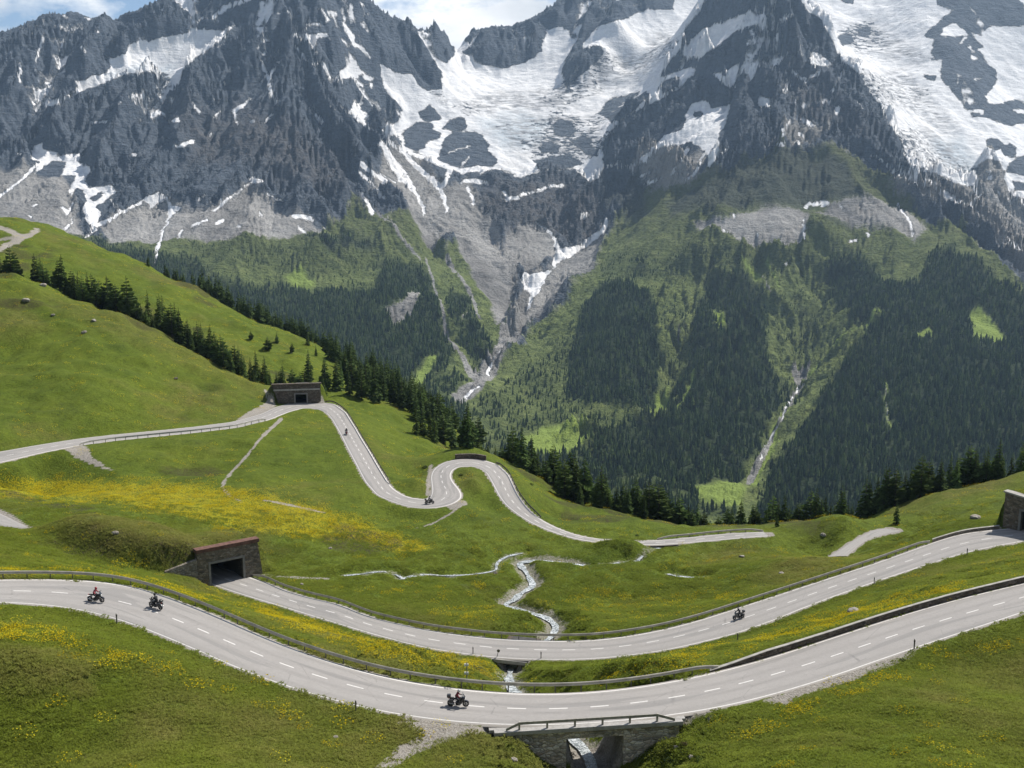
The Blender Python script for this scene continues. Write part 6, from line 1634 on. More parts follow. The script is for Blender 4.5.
# the wood on the shoulder between the upper road and the valley
PW = np.array([(322, 386), (345, 372), (369, 378), (400, 392), (430, 412), (474, 430), (486, 450), (452, 446), (420, 441), (400, 424), (381, 413), (352, 404), (330, 402)], float)
cnt = 0
while cnt < 42:
    u, v = RNG.uniform(320, 486), RNG.uniform(368, 452)
    if poly_sd(np.array([u]), np.array([v]), PW)[0] < 0: continue
    g = hit(u, v)
    if g is None or g[1] > 470: continue
    tree_at(g[0], g[1], RNG.uniform(9, 13.5), 'conifer in the dense wood falling away right of the upper hairpin', 'conifers right of the upper hairpin'); cnt += 1; n_ind += 1
for (u, v, h) in ((268, 351, 6), (277, 343, 5), (292, 353, 4.5), (308, 345, 5.5), (316, 356, 5), (324, 352, 4), (251, 340, 4), (336, 362, 6)):
    g = hit(u, v)
    tree_at(g[0], g[1], h, 'small scattered conifer alone on the far green slope', 'scattered small conifers on the far green slope'); n_ind += 1
for (u, v, h, lab) in ((309, 381, 12, 'tall conifer just right of the upper portal'), (341, 385, 9.5, 'bushy conifer alone on grass right of the upper portal'), (644, 519, 6, 'small conifer standing forward of the meadow edge trees'), (598, 507, 8.5, 'slim conifer standing forward at the right end of the belt'), (896, 524, 5, 'small dark conifer casting shadow near the side road'), (777, 527, 3.5, 'tiny conifer on the meadow crest near the road end')):
    g = hit(u, v, 60, 420)
    tree_at(g[0], g[1], h, lab, None); n_ind += 1

print('conifers', n_ind)
# past three hundred: the far belt along the crest is one mass
crown_src = []
for c_, t_ in KINDS[:3] + KINDS[6:]:
    nv = len(c_.vertices); co_ = np.empty(nv * 3, np.float32); c_.vertices.foreach_get('co', co_)
    crown_src.append((co_.reshape(-1, 3), [tuple(p.vertices) for p in c_.polygons]))
VV = []; FF = []; off = 0
for (u0, Y0, u1, Y1, n, sp_, h0, h1) in ((150, 524, 222, 512, 18, 5, 6.5, 9.5), (205, 510, 268, 496, 44, 8, 9, 13.5), (262, 496, 338, 474, 52, 8, 9, 13), (332, 476, 402, 428, 60, 14, 10, 14.5), (396, 430, 470, 330, 46, 14, 10, 14), (330, 430, 420, 380, 30, 12, 9, 13)):
    for i in range(n):
        f = (i + RNG.uniform(0, 1)) / n
        x, y = uY(u0 + (u1 - u0) * f, Y0 + (Y1 - Y0) * f + RNG.uniform(-sp_, sp_))
        if float(fbm(np.array([x / 14.0]), np.array([y / 14.0]), 2, 403)[0]) < -0.14 and RNG.random() < 0.85: continue
        z = float(ground(x, y)) - 0.2; h = RNG.uniform(h0 * 0.7, h1)
        src, fc = crown_src[int(RNG.integers(0, len(crown_src)))]
        a = RNG.uniform(0, 6.28); ca, sa = math.cos(a), math.sin(a)
        s = h * RNG.uniform(1.0, 1.35)
        P = np.stack([(src[:, 0] * ca - src[:, 1] * sa) * s + x, (src[:, 0] * sa + src[:, 1] * ca) * s + y, src[:, 2] * h + z], -1)
        VV.append(P); FF.extend([tuple(off + q for q in f_) for f_ in fc]); off += len(P)
me = bpy.data.meshes.new('crest_woods'); me.from_pydata(np.concatenate(VV).tolist(), [], FF)
t = NT('crest_needles', 0.9)
c = t.ramp(t.noise(t.pos(), 1.1, 4, 0.7), [(0.3, (0.035, 0.058, 0.019)), (0.55, (0.07, 0.108, 0.03)), (0.78, (0.13, 0.175, 0.046))])
t.color(c); t.b.inputs['Specular IOR Level'].default_value = 0.1
tag(link('crest_woods', me, t.m), 'dark conifer belt along the crest of the far green slope', 'woods', kind='stuff')


# ------------------------------------------------------------------ a few bushes
def bush_mesh(seed):
    rs = np.random.default_rng(seed); V = []; Fc = []
    for i in range(420):
        d = rs.normal(size=3); d /= np.linalg.norm(d); d[2] = abs(d[2])
        p = d * (rs.uniform(0.55, 1.0) ** 0.5) * (1 + 0.25 * math.sin(5 * d[0] + seed) * math.cos(4 * d[1]))
        s1 = rs.normal(size=3); s1 /= np.linalg.norm(s1); s2 = np.cross(s1, d); L = rs.uniform(0.06, 0.13)
        b = len(V); V += [p - s1 * L, p + s2 * L * 0.7, p + s1 * L, p - s2 * L * 0.7]; Fc.append((b, b + 1, b + 2, b + 3))
    me = bpy.data.meshes.new('leaves'); me.from_pydata([tuple(v) for v in V], [], Fc); return me


MAT_LEAF = [needle_material('alder_leaves', (0.02, 0.035, 0.010), (0.045, 0.068, 0.016), (0.08, 0.11, 0.026)), needle_material('dry_brown_leaves', (0.04, 0.032, 0.015), (0.085, 0.07, 0.03), (0.13, 0.11, 0.05))]
for i, (u, v, px, m, lab) in enumerate(((571, 757, 12, 1, 'round brown bush seen through the bridge opening'), (556, 764, 8, 0, 'green bush at the left jamb of the bridge opening'), (655, 755, 10, 0, 'green bush right of the bridge in its shadow'), (668, 762, 11, 0, 'leafy bush below the right end of the bridge'), (700, 762, 12, 0, 'wide green bush on the bank right of the bridge'), (684, 745, 10, 1, 'brownish bush behind the white rocks at the bridge'), (425, 468, 7, 0, 'low bush on the bank left of the lower hairpin'), (461, 476, 5, 0, 'low bush inside the lower hairpin'), (531, 485, 6, 0, 'low bush below the belt right of the lower hairpin'), (637, 536, 5, 0, 'low bush near the far stretch of the road'), (902, 662, 7, 0, 'dark low bush on the near slope right of the gravel strip'))):
    g = hit(u, v)
    if g is None: continue
    s = px / F * g[1] * 0.5
    r = thing('bush', lab, 'bush', tuple(g - np.array([0, 0, 0.1 * s])), RNG.uniform(0, 6))
    b = MB()
    for k in range(5):
        a = k * 1.26; b.tube([(0, 0, 0), (0.25 * math.cos(a), 0.25 * math.sin(a), 0.4), (0.5 * math.cos(a), 0.5 * math.sin(a), 0.75)], [0.035, 0.025, 0.01], 5)
    b.build('stem', MAT_BARK, r)
    link('leaves', bush_mesh(i), MAT_LEAF[m], r)
    r.scale = (s, s, s * 0.8)
# ================================================================== GRASS AND FLOWERS
def tuft_material(name, flower=False):
    t = NT(name, 0.85)
    P = t.pos()
    if not flower:
        n1 = t.noise(P, 0.045, 5, 0.6); n2 = t.noise(P, 0.35, 5, 0.65); n3 = t.noise(P, 2.2, 4, 0.7)
        col = t.ramp(n2, [(0.28, (0.143, 0.19, 0.020)), (0.5, (0.184, 0.238, 0.025)), (0.72, (0.24, 0.278, 0.034))])
        big = t.ramp(n1, [(0.3, (0.134, 0.198, 0.020)), (0.7, (0.243, 0.29, 0.033))])
        col = t.mix(0.45, col, big)
        oi = t.node('ShaderNodeObjectInfo').outputs['Random']
        col = t.mix(t.mr(oi, 0.75, 1.0, 0.0, 0.4), col, (0.17, 0.145, 0.045))
        col = t.mix(1.0, col, t.ramp(n3, [(0.3, 0.66), (0.55, 0.95), (0.75, 1.15)]), 'MULTIPLY')
        ia = t.node('ShaderNodeAttribute', attribute_name='dryp', attribute_type='INSTANCER').outputs['Fac']
        col = t.mix(t.math('MULTIPLY', ia, t.mr(n2, 0.3, 0.65, 0.25, 0.65)), col, t.ramp(n3, [(0.3, (0.20, 0.17, 0.055)), (0.7, (0.36, 0.30, 0.12))]))
        n5 = t.noise(P, 5.5, 3, 0.7)
        col = t.mix(1.0, col, t.ramp(n5, [(0.32, 0.55), (0.5, 0.95), (0.7, 1.2)]), 'MULTIPLY')
        col = t.mix(t.mr(t.attr('hgt'), 0.0, 1.0, 0.0, 0.25), col, (0.16, 0.18, 0.03))
    else:
        oi = t.node('ShaderNodeObjectInfo').outputs['Random']
        col = t.ramp(oi, [(0.0, (0.50, 0.37, 0.006)), (0.5, (0.58, 0.46, 0.010)), (1.0, (0.60, 0.51, 0.03))])
    t.color(col); t.b.inputs['Specular IOR Level'].default_value = 0.1
    if not flower:
        ge = t.node('ShaderNodeNewGeometry'); vm_ = t.node('ShaderNodeVectorMath', operation='MULTIPLY_ADD'); t.l.new(ge.outputs['Normal'], vm_.inputs[0]); vm_.inputs[1].default_value = (0.3, 0.3, 0.3); vm_.inputs[2].default_value = (0, 0, 1)
        vn_ = t.node('ShaderNodeVectorMath', operation='NORMALIZE'); t.l.new(vm_.outputs[0], vn_.inputs[0]); t.normal(vn_.outputs[0])
    tr = t.node('ShaderNodeBsdfTranslucent'); t.put(tr.inputs[0], col)
    ms = t.node('ShaderNodeMixShader'); ms.inputs[0].default_value = 0.35
    t.l.new(t.b.outputs[0], ms.inputs[1]); t.l.new(tr.outputs[0], ms.inputs[2]); t.l.new(ms.outputs[0], t.out.inputs[0])
    return t.m


def patch_mesh(seed, n, rad, h0, h1, w0, w1, blades):
    rs = np.random.default_rng(seed); V = []; Fc = []; H = []
    for i in range(n):
        r_ = rad * math.sqrt(rs.random()); a = rs.uniform(0, 6.28); c = np.array([r_ * math.cos(a), r_ * math.sin(a), -0.03])
        th = rs.uniform(h0, h1) * (1.5 if rs.random() < 0.12 else 1)
        for k in range(blades):
            a = rs.uniform(0, 6.28); d = np.array([math.cos(a), math.sin(a), 0]); s = np.array([-math.sin(a), math.cos(a), 0]); h = th * rs.uniform(0.7, 1.1); w = rs.uniform(w0, w1); ln = rs.uniform(0.45, 1.3)
            b = len(V); q = c + d * rs.uniform(0, 0.05)
            V += [q - s * w, q + s * w, q + d * h * ln * 0.4 + np.array([0, 0, h * 0.62]) + s * w * 0.7, q + d * h * ln * 0.4 + np.array([0, 0, h * 0.62]) - s * w * 0.7, q + d * h * ln + np.array([0, 0, h])]
            H += [0, 0, .6, .6, 1]
            Fc += [(b, b + 1, b + 2, b + 3), (b + 3, b + 2, b + 4)]
    me = bpy.data.meshes.new('grass_patch'); me.from_pydata([tuple(v) for v in V], [], Fc); attr(me, 'hgt', H); return me


def flower_mesh(seed, n, rad):
    rs = np.random.default_rng(seed); V = []; Fc = []
    for i in range(n):
        r_ = rad * math.sqrt(rs.random()); a = rs.uniform(0, 6.28); z = rs.uniform(0.16, 0.38); s = rs.uniform(0.035, 0.065)
        c = np.array([r_ * math.cos(a), r_ * math.sin(a), z]); t_ = rs.normal(size=3) * 0.35 + np.array([0, 0, 1]); t_ /= np.linalg.norm(t_)
        x = np.cross(t_, [0.3, 1, 0]); x /= np.linalg.norm(x); y = np.cross(t_, x); b = len(V)
        V += [c - t_ * s * 0.5] + [c + (x * math.cos(q) + y * math.sin(q)) * s for q in np.arange(5) * 1.2566]
        Fc += [(b, b + 1 + k, b + 1 + (k + 1) % 5) for k in range(5)]
    me = bpy.data.meshes.new('flower_patch'); me.from_pydata([tuple(v) for v in V], [], Fc); return me


# surface normals of the meadow
dzx = np.gradient(Z, axis=1) / np.gradient(GX, axis=1); dzy = np.gradient(Z, axis=0) / np.gradient(GY, axis=0)
cell = np.gradient(GX, axis=1) * np.gradient(GY, axis=0)
bore = np.zeros(GX.shape, bool)
for pt, (lx, ly) in zip(PORTALS, loc_): bore |= (lx > -1) & (lx < pt['L'] + 1) & (ly > -1.2) & (ly < 2.8)
seen = (PU > -50) & (PU < 1074) & (PV < 800) & (PV > 215)
brd = abs(0) + np.zeros(GX.shape)
lbr = np.array([mid_[0], mid_[1]])
onbridge = np.hypot(GX - o_[0] - axb[0] * Lb / 2, GY - o_[1] - axb[1] * Lb / 2) < 0.1


def scatter(name, srcs, weight, n, smin, smax, label, cat, minedge):
    w_ = np.where(seen & (edge_d > minedge) & ~bore & (bd > wid + 0.7) & (sd2 > 0.9), cell * weight, 0).ravel()
    k = RNG.choice(len(w_), n, p=w_ / w_.sum())
    x = GX.ravel()[k] + RNG.uniform(-.4, .4, n) * np.gradient(GX, axis=1).ravel()[k]; y = GY.ravel()[k] + RNG.uniform(-.5, .5, n) * np.gradient(GY, axis=0).ravel()[k]
    z = bilin(Z, x, y)
    nx, ny = -dzx.ravel()[k] * 0.8, -dzy.ravel()[k] * 0.8; N = np.stack([nx, ny, np.ones(n)], 1); N /= np.linalg.norm(N, axis=1)[:, None]
    a = RNG.uniform(0, 6.28, n); X = np.stack([np.cos(a), np.sin(a), np.zeros(n)], 1); X -= N * (X * N).sum(1)[:, None]; X /= np.linalg.norm(X, axis=1)[:, None]; Yv = np.cross(N, X)
    ry = -np.arcsin(np.clip(X[:, 2], -1, 1)); rx = np.arctan2(Yv[:, 2], N[:, 2]); rz = np.arctan2(X[:, 1], X[:, 0])
    me = bpy.data.meshes.new(name); me.vertices.add(n); me.vertices.foreach_set('co', np.stack([x, y, z], 1).astype(np.float32).ravel())
    attr_col(me, 'spin', np.stack([rx, ry, rz], 1))
    attr(me, 'size', RNG.uniform(smin, smax, n) * 1.0)
    attr(me, 'dryp', bilin(np.clip(dry, 0, 1), x, y))
    attr(me, 'which', RNG.integers(0, len(srcs), n))
    o = link(name, me)
    ng = bpy.data.node_groups.new(name + '_scatter', 'GeometryNodeTree')
    ng.interface.new_socket('Geometry', in_out='INPUT', socket_type='NodeSocketGeometry'); ng.interface.new_socket('Geometry', in_out='OUTPUT', socket_type='NodeSocketGeometry')
    gi = ng.nodes.new('NodeGroupInput'); go = ng.nodes.new('NodeGroupOutput'); jn = ng.nodes.new('GeometryNodeJoinGeometry')
    for i, sm in enumerate(srcs):
        so_ = bpy.data.objects.new('clump', sm)
        ip = ng.nodes.new('GeometryNodeInstanceOnPoints'); oi = ng.nodes.new('GeometryNodeObjectInfo'); oi.inputs['Object'].default_value = so_; oi.inputs['As Instance'].default_value = True
        def na(nm, ty):
            q = ng.nodes.new('GeometryNodeInputNamedAttribute'); q.data_type = ty; q.inputs[0].default_value = nm
            return [s_ for s_ in q.outputs if s_.enabled][0] if [s_ for s_ in q.outputs if s_.enabled] else q.outputs[0]
        cmp = ng.nodes.new('FunctionNodeCompare'); cmp.data_type = 'FLOAT'; cmp.operation = 'EQUAL'; cmp.inputs['B'].default_value = float(i); cmp.inputs['Epsilon'].default_value = 0.1
        ng.links.new(na('which', 'FLOAT'), cmp.inputs['A'])
        ng.links.new(gi.outputs[0], ip.inputs['Points']); ng.links.new(oi.outputs['Geometry'], ip.inputs['Instance']); ng.links.new(cmp.outputs[0], ip.inputs['Selection'])
        ng.links.new(na('spin', 'FLOAT_VECTOR'), ip.inputs['Rotation']); ng.links.new(na('size', 'FLOAT'), ip.inputs['Scale'])
        ng.links.new(ip.outputs[0], jn.inputs[0])
    ng.links.new(jn.outputs[0], go.inputs[0])
    md = o.modifiers.new('scatter', 'NODES'); md.node_group = ng
    tag(o, label, cat, kind='stuff')
    return o


MAT_TUFT = tuft_material('grass_blades'); MAT_FLOWER = tuft_material('flower_heads', True)
PATCH = [patch_mesh(s, 60, 1.0, 0.06, 0.17, 0.016, 0.034, 6) for s in range(3)]
for m_q in PATCH: m_q.materials.append(MAT_TUFT)
FPATCH = [flower_mesh(s, 34, 0.95) for s in range(3)]
for m_q in FPATCH: m_q.materials.append(MAT_FLOWER)
dens_y = np.where(GY < 150, 1.0, np.clip(150 / GY, 0.15, 1) ** 1.6)
lush = np.clip(0.9 + 0.5 * fbm(GX / 5, GY / 5, 3, 97) + 0.3 * fbm(GX / 17, GY / 17, 2, 98), 0.35, 1.4)
scatter('grass', PATCH, dens_y * np.clip(1 - 1.6 * dirt, 0, 1) * lush * sstep(215, 130, GY), 30000, 0.7, 1.25, 'short alpine grass in uneven tufts over the meadow slopes', 'grass', 0.95)
fw = np.clip(fl, 0, 1) ** 1.2 * np.clip(0.5 + 1.3 * fbm(GX / 4, GY / 4, 3, 99), 0.05, 1.5)
scatter('meadow_flowers', FPATCH, fw * np.where(GY < 150, 1.0, 0.6) + 0.012, 14000, 0.8, 1.25, 'yellow meadow flowers in drifts over the grass', 'flowers', 0.9)
# ================================================================== MOTORCYCLES AND THEIR RIDERS
def gloss(name, c, rough=0.25, metal=0.0): return plain(name, c, rough, metal, var=0.06, scale=3, spec=0.5)


M_TYRE = plain('tyre_rubber', (0.018, 0.018, 0.018), 0.85)
M_ALLOY = gloss('dark_alloy', (0.22, 0.22, 0.23), 0.35, 0.8)
M_ENG = plain('engine_metal', (0.10, 0.10, 0.105), 0.45, 0.6, var=0.3, scale=9)
M_CHROME = gloss('exhaust_steel', (0.45, 0.45, 0.45), 0.25, 0.9)
M_SEAT = plain('seat_vinyl', (0.02, 0.02, 0.02), 0.6)
M_BLACKP = gloss('black_bodywork', (0.022, 0.022, 0.025)); M_REDP = gloss('dark_red_bodywork', (0.16, 0.015, 0.02)); M_GREYP = gloss('grey_bodywork', (0.14, 0.145, 0.15))
M_GLASSY = gloss('smoked_screen', (0.05, 0.055, 0.06), 0.08); M_LAMP = gloss('headlamp_glass', (0.75, 0.75, 0.72), 0.1)
M_RLAMP = gloss('tail_lamp_glass', (0.35, 0.01, 0.01), 0.2)


def make_bike(name_label, paint, luggage, group):
    r = thing('motorcycle', name_label, 'motorcycle', group=group)
    for wx, wr in ((0.74, 0.31), (-0.70, 0.31)):
        b = MB(); b.torus((wx, 0, wr), wr - 0.065, 0.07 if wx > 0 else 0.085, n=26, m=8); ty = b.build('wheel', M_TYRE, r, True)
        q = MB(); q.torus((wx, 0, wr), wr - 0.125, 0.022, n=24, m=6); q.tube([(wx, -0.07, wr), (wx, 0.07, wr)], 0.045, 10)
        for k in range(5):
            a = k * 1.2566; q.tube([(wx + 0.04 * math.cos(a), 0, wr + 0.04 * math.sin(a)), (wx + 0.185 * math.cos(a), 0, wr + 0.185 * math.sin(a))], 0.016, 6)
        q.tube([(wx, -0.055, wr), (wx, -0.065, wr)], 0.14, 16)
        q.build('rim', M_ALLOY, ty)
    b = MB()
    for s in (-1, 1):
        b.tube([(0.50, 0.05 * s, 0.92), (0.30, 0.13 * s, 0.74), (-0.10, 0.14 * s, 0.55), (-0.22, 0.12 * s, 0.42)], 0.028, 8)
        b.tube([(-0.14, 0.10 * s, 0.60), (-0.45, 0.10 * s, 0.76), (-0.80, 0.07 * s, 0.86)], 0.02, 8)
        b.tube([(-0.22, 0.09 * s, 0.40), (-0.46, 0.11 * s, 0.35), (-0.70, 0.10 * s, 0.31)], 0.03, 8)
    b.build('frame', M_ENG, r, True)
    b = MB(); b.box(-0.22, 0.28, -0.15, 0.15, 0.22, 0.52); b.box(-0.16, 0.10, -0.21, 0.21, 0.27, 0.44); b.box(0.12, 0.34, -0.11, 0.11, 0.40, 0.66); b.box(0.30, 0.40, -0.17, 0.17, 0.34, 0.66)
    b.build('engine', M_ENG, r, bevel=0.03)
    b = MB(); b.ellip((0.20, 0, 0.82), (0.33, 0.17, 0.16), 14, 10); b.ellip((0.02, 0, 0.80), (0.2, 0.13, 0.12), 12, 8); b.build('fuel_tank', paint, r, True)
    b = MB(); b.ellip((-0.28, 0, 0.80), (0.30, 0.15, 0.06), 14, 8); b.ellip((-0.58, 0, 0.86), (0.26, 0.13, 0.06), 14, 8); b.build('seat', M_SEAT, r, True)
    b = MB()
    for s in (-1, 1): b.tube([(0.74, 0.10 * s, 0.31), (0.47, 0.10 * s, 0.98)], [0.032, 0.026], 8)
    b.box(0.44, 0.54, -0.12, 0.12, 0.86, 0.90)
    b.build('fork', M_ALLOY, r, True)
    b = MB(); b.tube([(0.30, -0.40, 1.02), (0.40, -0.30, 1.05), (0.46, -0.12, 1.00), (0.46, 0.12, 1.00), (0.40, 0.30, 1.05), (0.30, 0.40, 1.02)], 0.017, 8)
    hb = b.build('handlebar', M_BLACKP, r, True)
    for s in (-1, 1):
        q = MB(); q.tube([(0.38, 0.30 * s, 1.05), (0.42, 0.40 * s, 1.20)], 0.009, 6); q.ellip((0.42, 0.43 * s, 1.22), (0.025, 0.075, 0.045), 10, 6); q.build('mirror', M_BLACKP, hb, True)
    b = MB()
    V = [(0.62, -0.14, 0.72), (0.62, 0.14, 0.72), (0.36, 0.24, 0.56), (0.36, -0.24, 0.56), (0.72, -0.10, 0.98), (0.72, 0.10, 0.98), (0.40, 0.22, 0.98), (0.40, -0.22, 0.98)]
    b.hexa(V); b.prism([(0.28, 0.60), (0.52, 0.48), (0.60, 0.84), (0.40, 0.92)], -0.235, -0.2); b.prism([(0.28, 0.60), (0.52, 0.48), (0.60, 0.84), (0.40, 0.92)], 0.2, 0.235)
    b.build('fairing', paint, r, bevel=0.03)
    b = MB(); V = [(0.70, -0.15, 0.98), (0.70, 0.15, 0.98), (0.675, 0.15, 0.98), (0.675, -0.15, 0.98), (0.50, -0.11, 1.30), (0.50, 0.11, 1.30), (0.48, 0.11, 1.30), (0.48, -0.11, 1.30)]; b.hexa(V); b.build('windscreen', M_GLASSY, r)
    b = MB(); b.ellip((0.705, 0, 0.86), (0.05, 0.10, 0.07), 12, 8); b.build('headlight', M_LAMP, r, True)
    b = MB(); b.box(-0.92, -0.84, -0.07, 0.07, 0.80, 0.88); b.build('tail_light', M_RLAMP, r, bevel=0.015)
    for (cx_, z0) in ((0.74, 0.31), (-0.70, 0.31)):
        b = MB(); a0, a1 = (25, 150) if cx_ > 0 else (50, 165)
        pr = [(cx_ + 0.345 * math.cos(R(a)), z0 + 0.345 * math.sin(R(a))) for a in range(a0, a1 + 1, 12)] + [(cx_ + 0.36 * math.cos(R(a)), z0 + 0.36 * math.sin(R(a))) for a in range(a1, a0 - 1, -12)]
        b.prism(pr, -0.085, 0.085); b.build('mudguard', paint, r)
    b = MB(); b.tube([(0.30, -0.12, 0.36), (0.20, -0.17, 0.20), (-0.20, -0.19, 0.22), (-0.50, -0.22, 0.36), (-0.86, -0.24, 0.52)], [0.025, 0.025, 0.03, 0.055, 0.05], 10); b.build('exhaust', M_CHROME, r, True)
    if luggage:
        for s in (-1, 1):
            b = MB(); b.box(-0.84, -0.40, 0.24 * s - 0.10, 0.24 * s + 0.10, 0.50, 0.82); b.build('pannier', luggage, r, bevel=0.04)
        b = MB(); b.box(-1.04, -0.68, -0.20, 0.20, 0.92, 1.22); b.build('top_case', luggage, r, bevel=0.05)
    return r


def skin_mesh(name, verts, edges, radii, root, mat, parent, sub=1):
    import bmesh
    bm = bmesh.new(); sl_ = bm.verts.layers.skin.verify()
    vs_ = [bm.verts.new(v) for v in verts]
    for a, b in edges: bm.edges.new((vs_[a], vs_[b]))
    for i, (v, q) in enumerate(zip(vs_, radii)):
        v[sl_].radius = (q, q) if not isinstance(q, tuple) else q; v[sl_].use_root = (i == root)
    me = bpy.data.meshes.new(name); bm.to_mesh(me); bm.free()
    o = link(name, me, mat, parent)
    o.modifiers.new('skin', 'SKIN').use_smooth_shade = True
    if sub:
        m = o.modifiers.new('smooth', 'SUBSURF'); m.levels = sub; m.render_levels = sub
    return o


def make_rider(label, jacket, trousers, helmet, group):
    r = thing('person', label, 'person', group=group)
    # one body, seated, hands on the bar, feet on the pegs
    V = [(-0.22, 0, 0.93), (-0.14, 0, 1.12), (-0.03, 0, 1.32), (0.03, 0, 1.42), (0.07, 0, 1.52), (0.09, 0, 1.63)]
    E = [(0, 1), (1, 2), (2, 3), (3, 4), (4, 5)]; Rr = [(0.155, 0.13), (0.15, 0.12), (0.17, 0.13), 0.09, 0.07, 0.10]
    for s in (-1, 1):
        b = len(V)
        V += [(-0.02, 0.17 * s, 1.37), (0.06, 0.29 * s, 1.16), (0.25, 0.34 * s, 1.05), (0.33, 0.36 * s, 1.045)]
        E += [(2, b), (b, b + 1), (b + 1, b + 2), (b + 2, b + 3)]; Rr += [0.075, 0.058, 0.045, 0.042]
        c = len(V)
        V += [(-0.20, 0.11 * s, 0.90), (0.17, 0.23 * s, 0.76), (-0.10, 0.20 * s, 0.42), (-0.14, 0.20 * s, 0.33), (0.06, 0.21 * s, 0.29)]
        E += [(0, c), (c, c + 1), (c + 1, c + 2), (c + 2, c + 3), (c + 3, c + 4)]; Rr += [0.11, 0.078, 0.055, 0.05, 0.045]
    skin_mesh('body', V, E, Rr, 0, trousers, r)
    V = [(-0.215, 0, 0.99), (-0.14, 0, 1.12), (-0.03, 0, 1.32), (0.025, 0, 1.43)]; E = [(0, 1), (1, 2), (2, 3)]; Rr = [(0.17, 0.145), (0.168, 0.138), (0.187, 0.148), 0.10]
    for s in (-1, 1):
        b = len(V); V += [(-0.02, 0.18 * s, 1.37), (0.06, 0.295 * s, 1.16), (0.235, 0.34 * s, 1.058)]; E += [(2, b), (b, b + 1), (b + 1, b + 2)]; Rr += [0.092, 0.073, 0.058]
    skin_mesh('jacket', V, E, Rr, 2, jacket, r)
    b = MB(); b.ellip((0.10, 0, 1.63), (0.15, 0.125, 0.145), 16, 12); b.ellip((0.15, 0, 1.575), (0.11, 0.095, 0.09), 14, 8); h = b.build('helmet', helmet, r, True)
    b = MB(); b.ellip((0.155, 0, 1.64), (0.10, 0.105, 0.055), 14, 8); b.build('visor', M_GLASSY, h, True)
    for s in (-1, 1):
        b = MB(); b.ellip((0.335, 0.36 * s, 1.05), (0.055, 0.06, 0.045), 10, 8)
        for k in range(4): b.tube([(0.345, (0.325 + 0.024 * k) * s, 1.065), (0.385, (0.325 + 0.024 * k) * s, 1.055), (0.375, (0.325 + 0.024 * k) * s, 1.02)], 0.012, 6)
        b.tube([(0.33, 0.315 * s, 1.04), (0.35, 0.30 * s, 1.02), (0.37, 0.305 * s, 1.01)], 0.012, 6)
        b.build('glove', M_SEAT, r, True)
        b = MB(); b.tube([(-0.15, 0.20 * s, 0.42), (-0.145, 0.20 * s, 0.31)], [0.062, 0.06], 10); b.ellip((-0.04, 0.21 * s, 0.285), (0.15, 0.05, 0.045), 12, 8); b.build('boot', M_SEAT, r, True)
    return r


M_RED_J = plain('dark_red_jacket_cloth', (0.15, 0.022, 0.03), 0.8, scale=9); M_BLK_J = plain('black_jacket_cloth', (0.02, 0.021, 0.024), 0.8); M_PINK_J = plain('faded_red_jacket_cloth', (0.34, 0.075, 0.09), 0.8)
M_TRS = plain('black_riding_trousers', (0.022, 0.022, 0.026), 0.8); M_GRY_J = plain('grey_jacket_cloth', (0.085, 0.09, 0.095), 0.8)
M_HB = gloss('black_helmet', (0.02, 0.02, 0.022), 0.15); M_HW = gloss('pale_helmet', (0.55, 0.55, 0.56), 0.2); M_HR = gloss('red_helmet', (0.30, 0.03, 0.04), 0.2)
M_LUG_G = gloss('grey_luggage_shell', (0.30, 0.31, 0.32), 0.4); M_LUG_B = gloss('black_luggage_shell', (0.025, 0.025, 0.027), 0.4)
for (u, v, rd, fwd, paint, lug, jk, hl, bl, rl_) in (
        (458, 706.5, R1, 1, M_BLACKP, M_LUG_B, M_RED_J, M_HW, 'black touring motorcycle with top case, nearest on the road by the bridge', 'rider in dark red jacket and pale helmet on the nearest motorcycle'),
        (96, 602, R1, 1, M_BLACKP, None, M_PINK_J, M_HR, 'black motorcycle leftmost on the nearest road', 'rider in faded red jacket on the leftmost motorcycle'),
        (156, 608.5, R1, -1, M_GREYP, M_LUG_B, M_BLK_J, M_HB, 'dark motorcycle with black cases just right of the leftmost one', 'rider all in black on the bike near the mound tunnel'),
        (738.5, 619, R2, -1, M_GREYP, M_LUG_B, M_BLK_J, M_HB, 'lone dark motorcycle on the middle road beside its guard rail', 'black clad rider on the lone bike of the middle road'),
        (429.5, 504, R3, 1, M_BLACKP, M_LUG_B, M_GRY_J, M_HB, 'small dark motorcycle in the bend of the lower hairpin', 'rider in grey jacket in the bend of the lower hairpin'),
        (346.5, 434.5, R3, 1, M_REDP, None, M_BLK_J, M_HB, 'tiny dark motorcycle on the straight below the upper hairpin', 'rider in black on the straight below the upper hairpin')):
    uu_, vv_ = proj(rd.C)
    i = int(np.argmin((uu_ - u) ** 2 + (vv_ - v) ** 2))
    p = PH(u, v, -(rd.C[i][2] + 0.045))
    a = math.atan2(rd.t[i][1] * fwd, rd.t[i][0] * fwd)
    bk = make_bike(bl, paint, lug, 'motorcycles with riders on the pass roads'); bk.location = tuple(p); bk.rotation_euler = (0, 0, a)
    rr_ = make_rider(rl_, jk, M_TRS, hl, 'riders on the motorcycles'); rr_.location = tuple(p); rr_.rotation_euler = (0, 0, a)
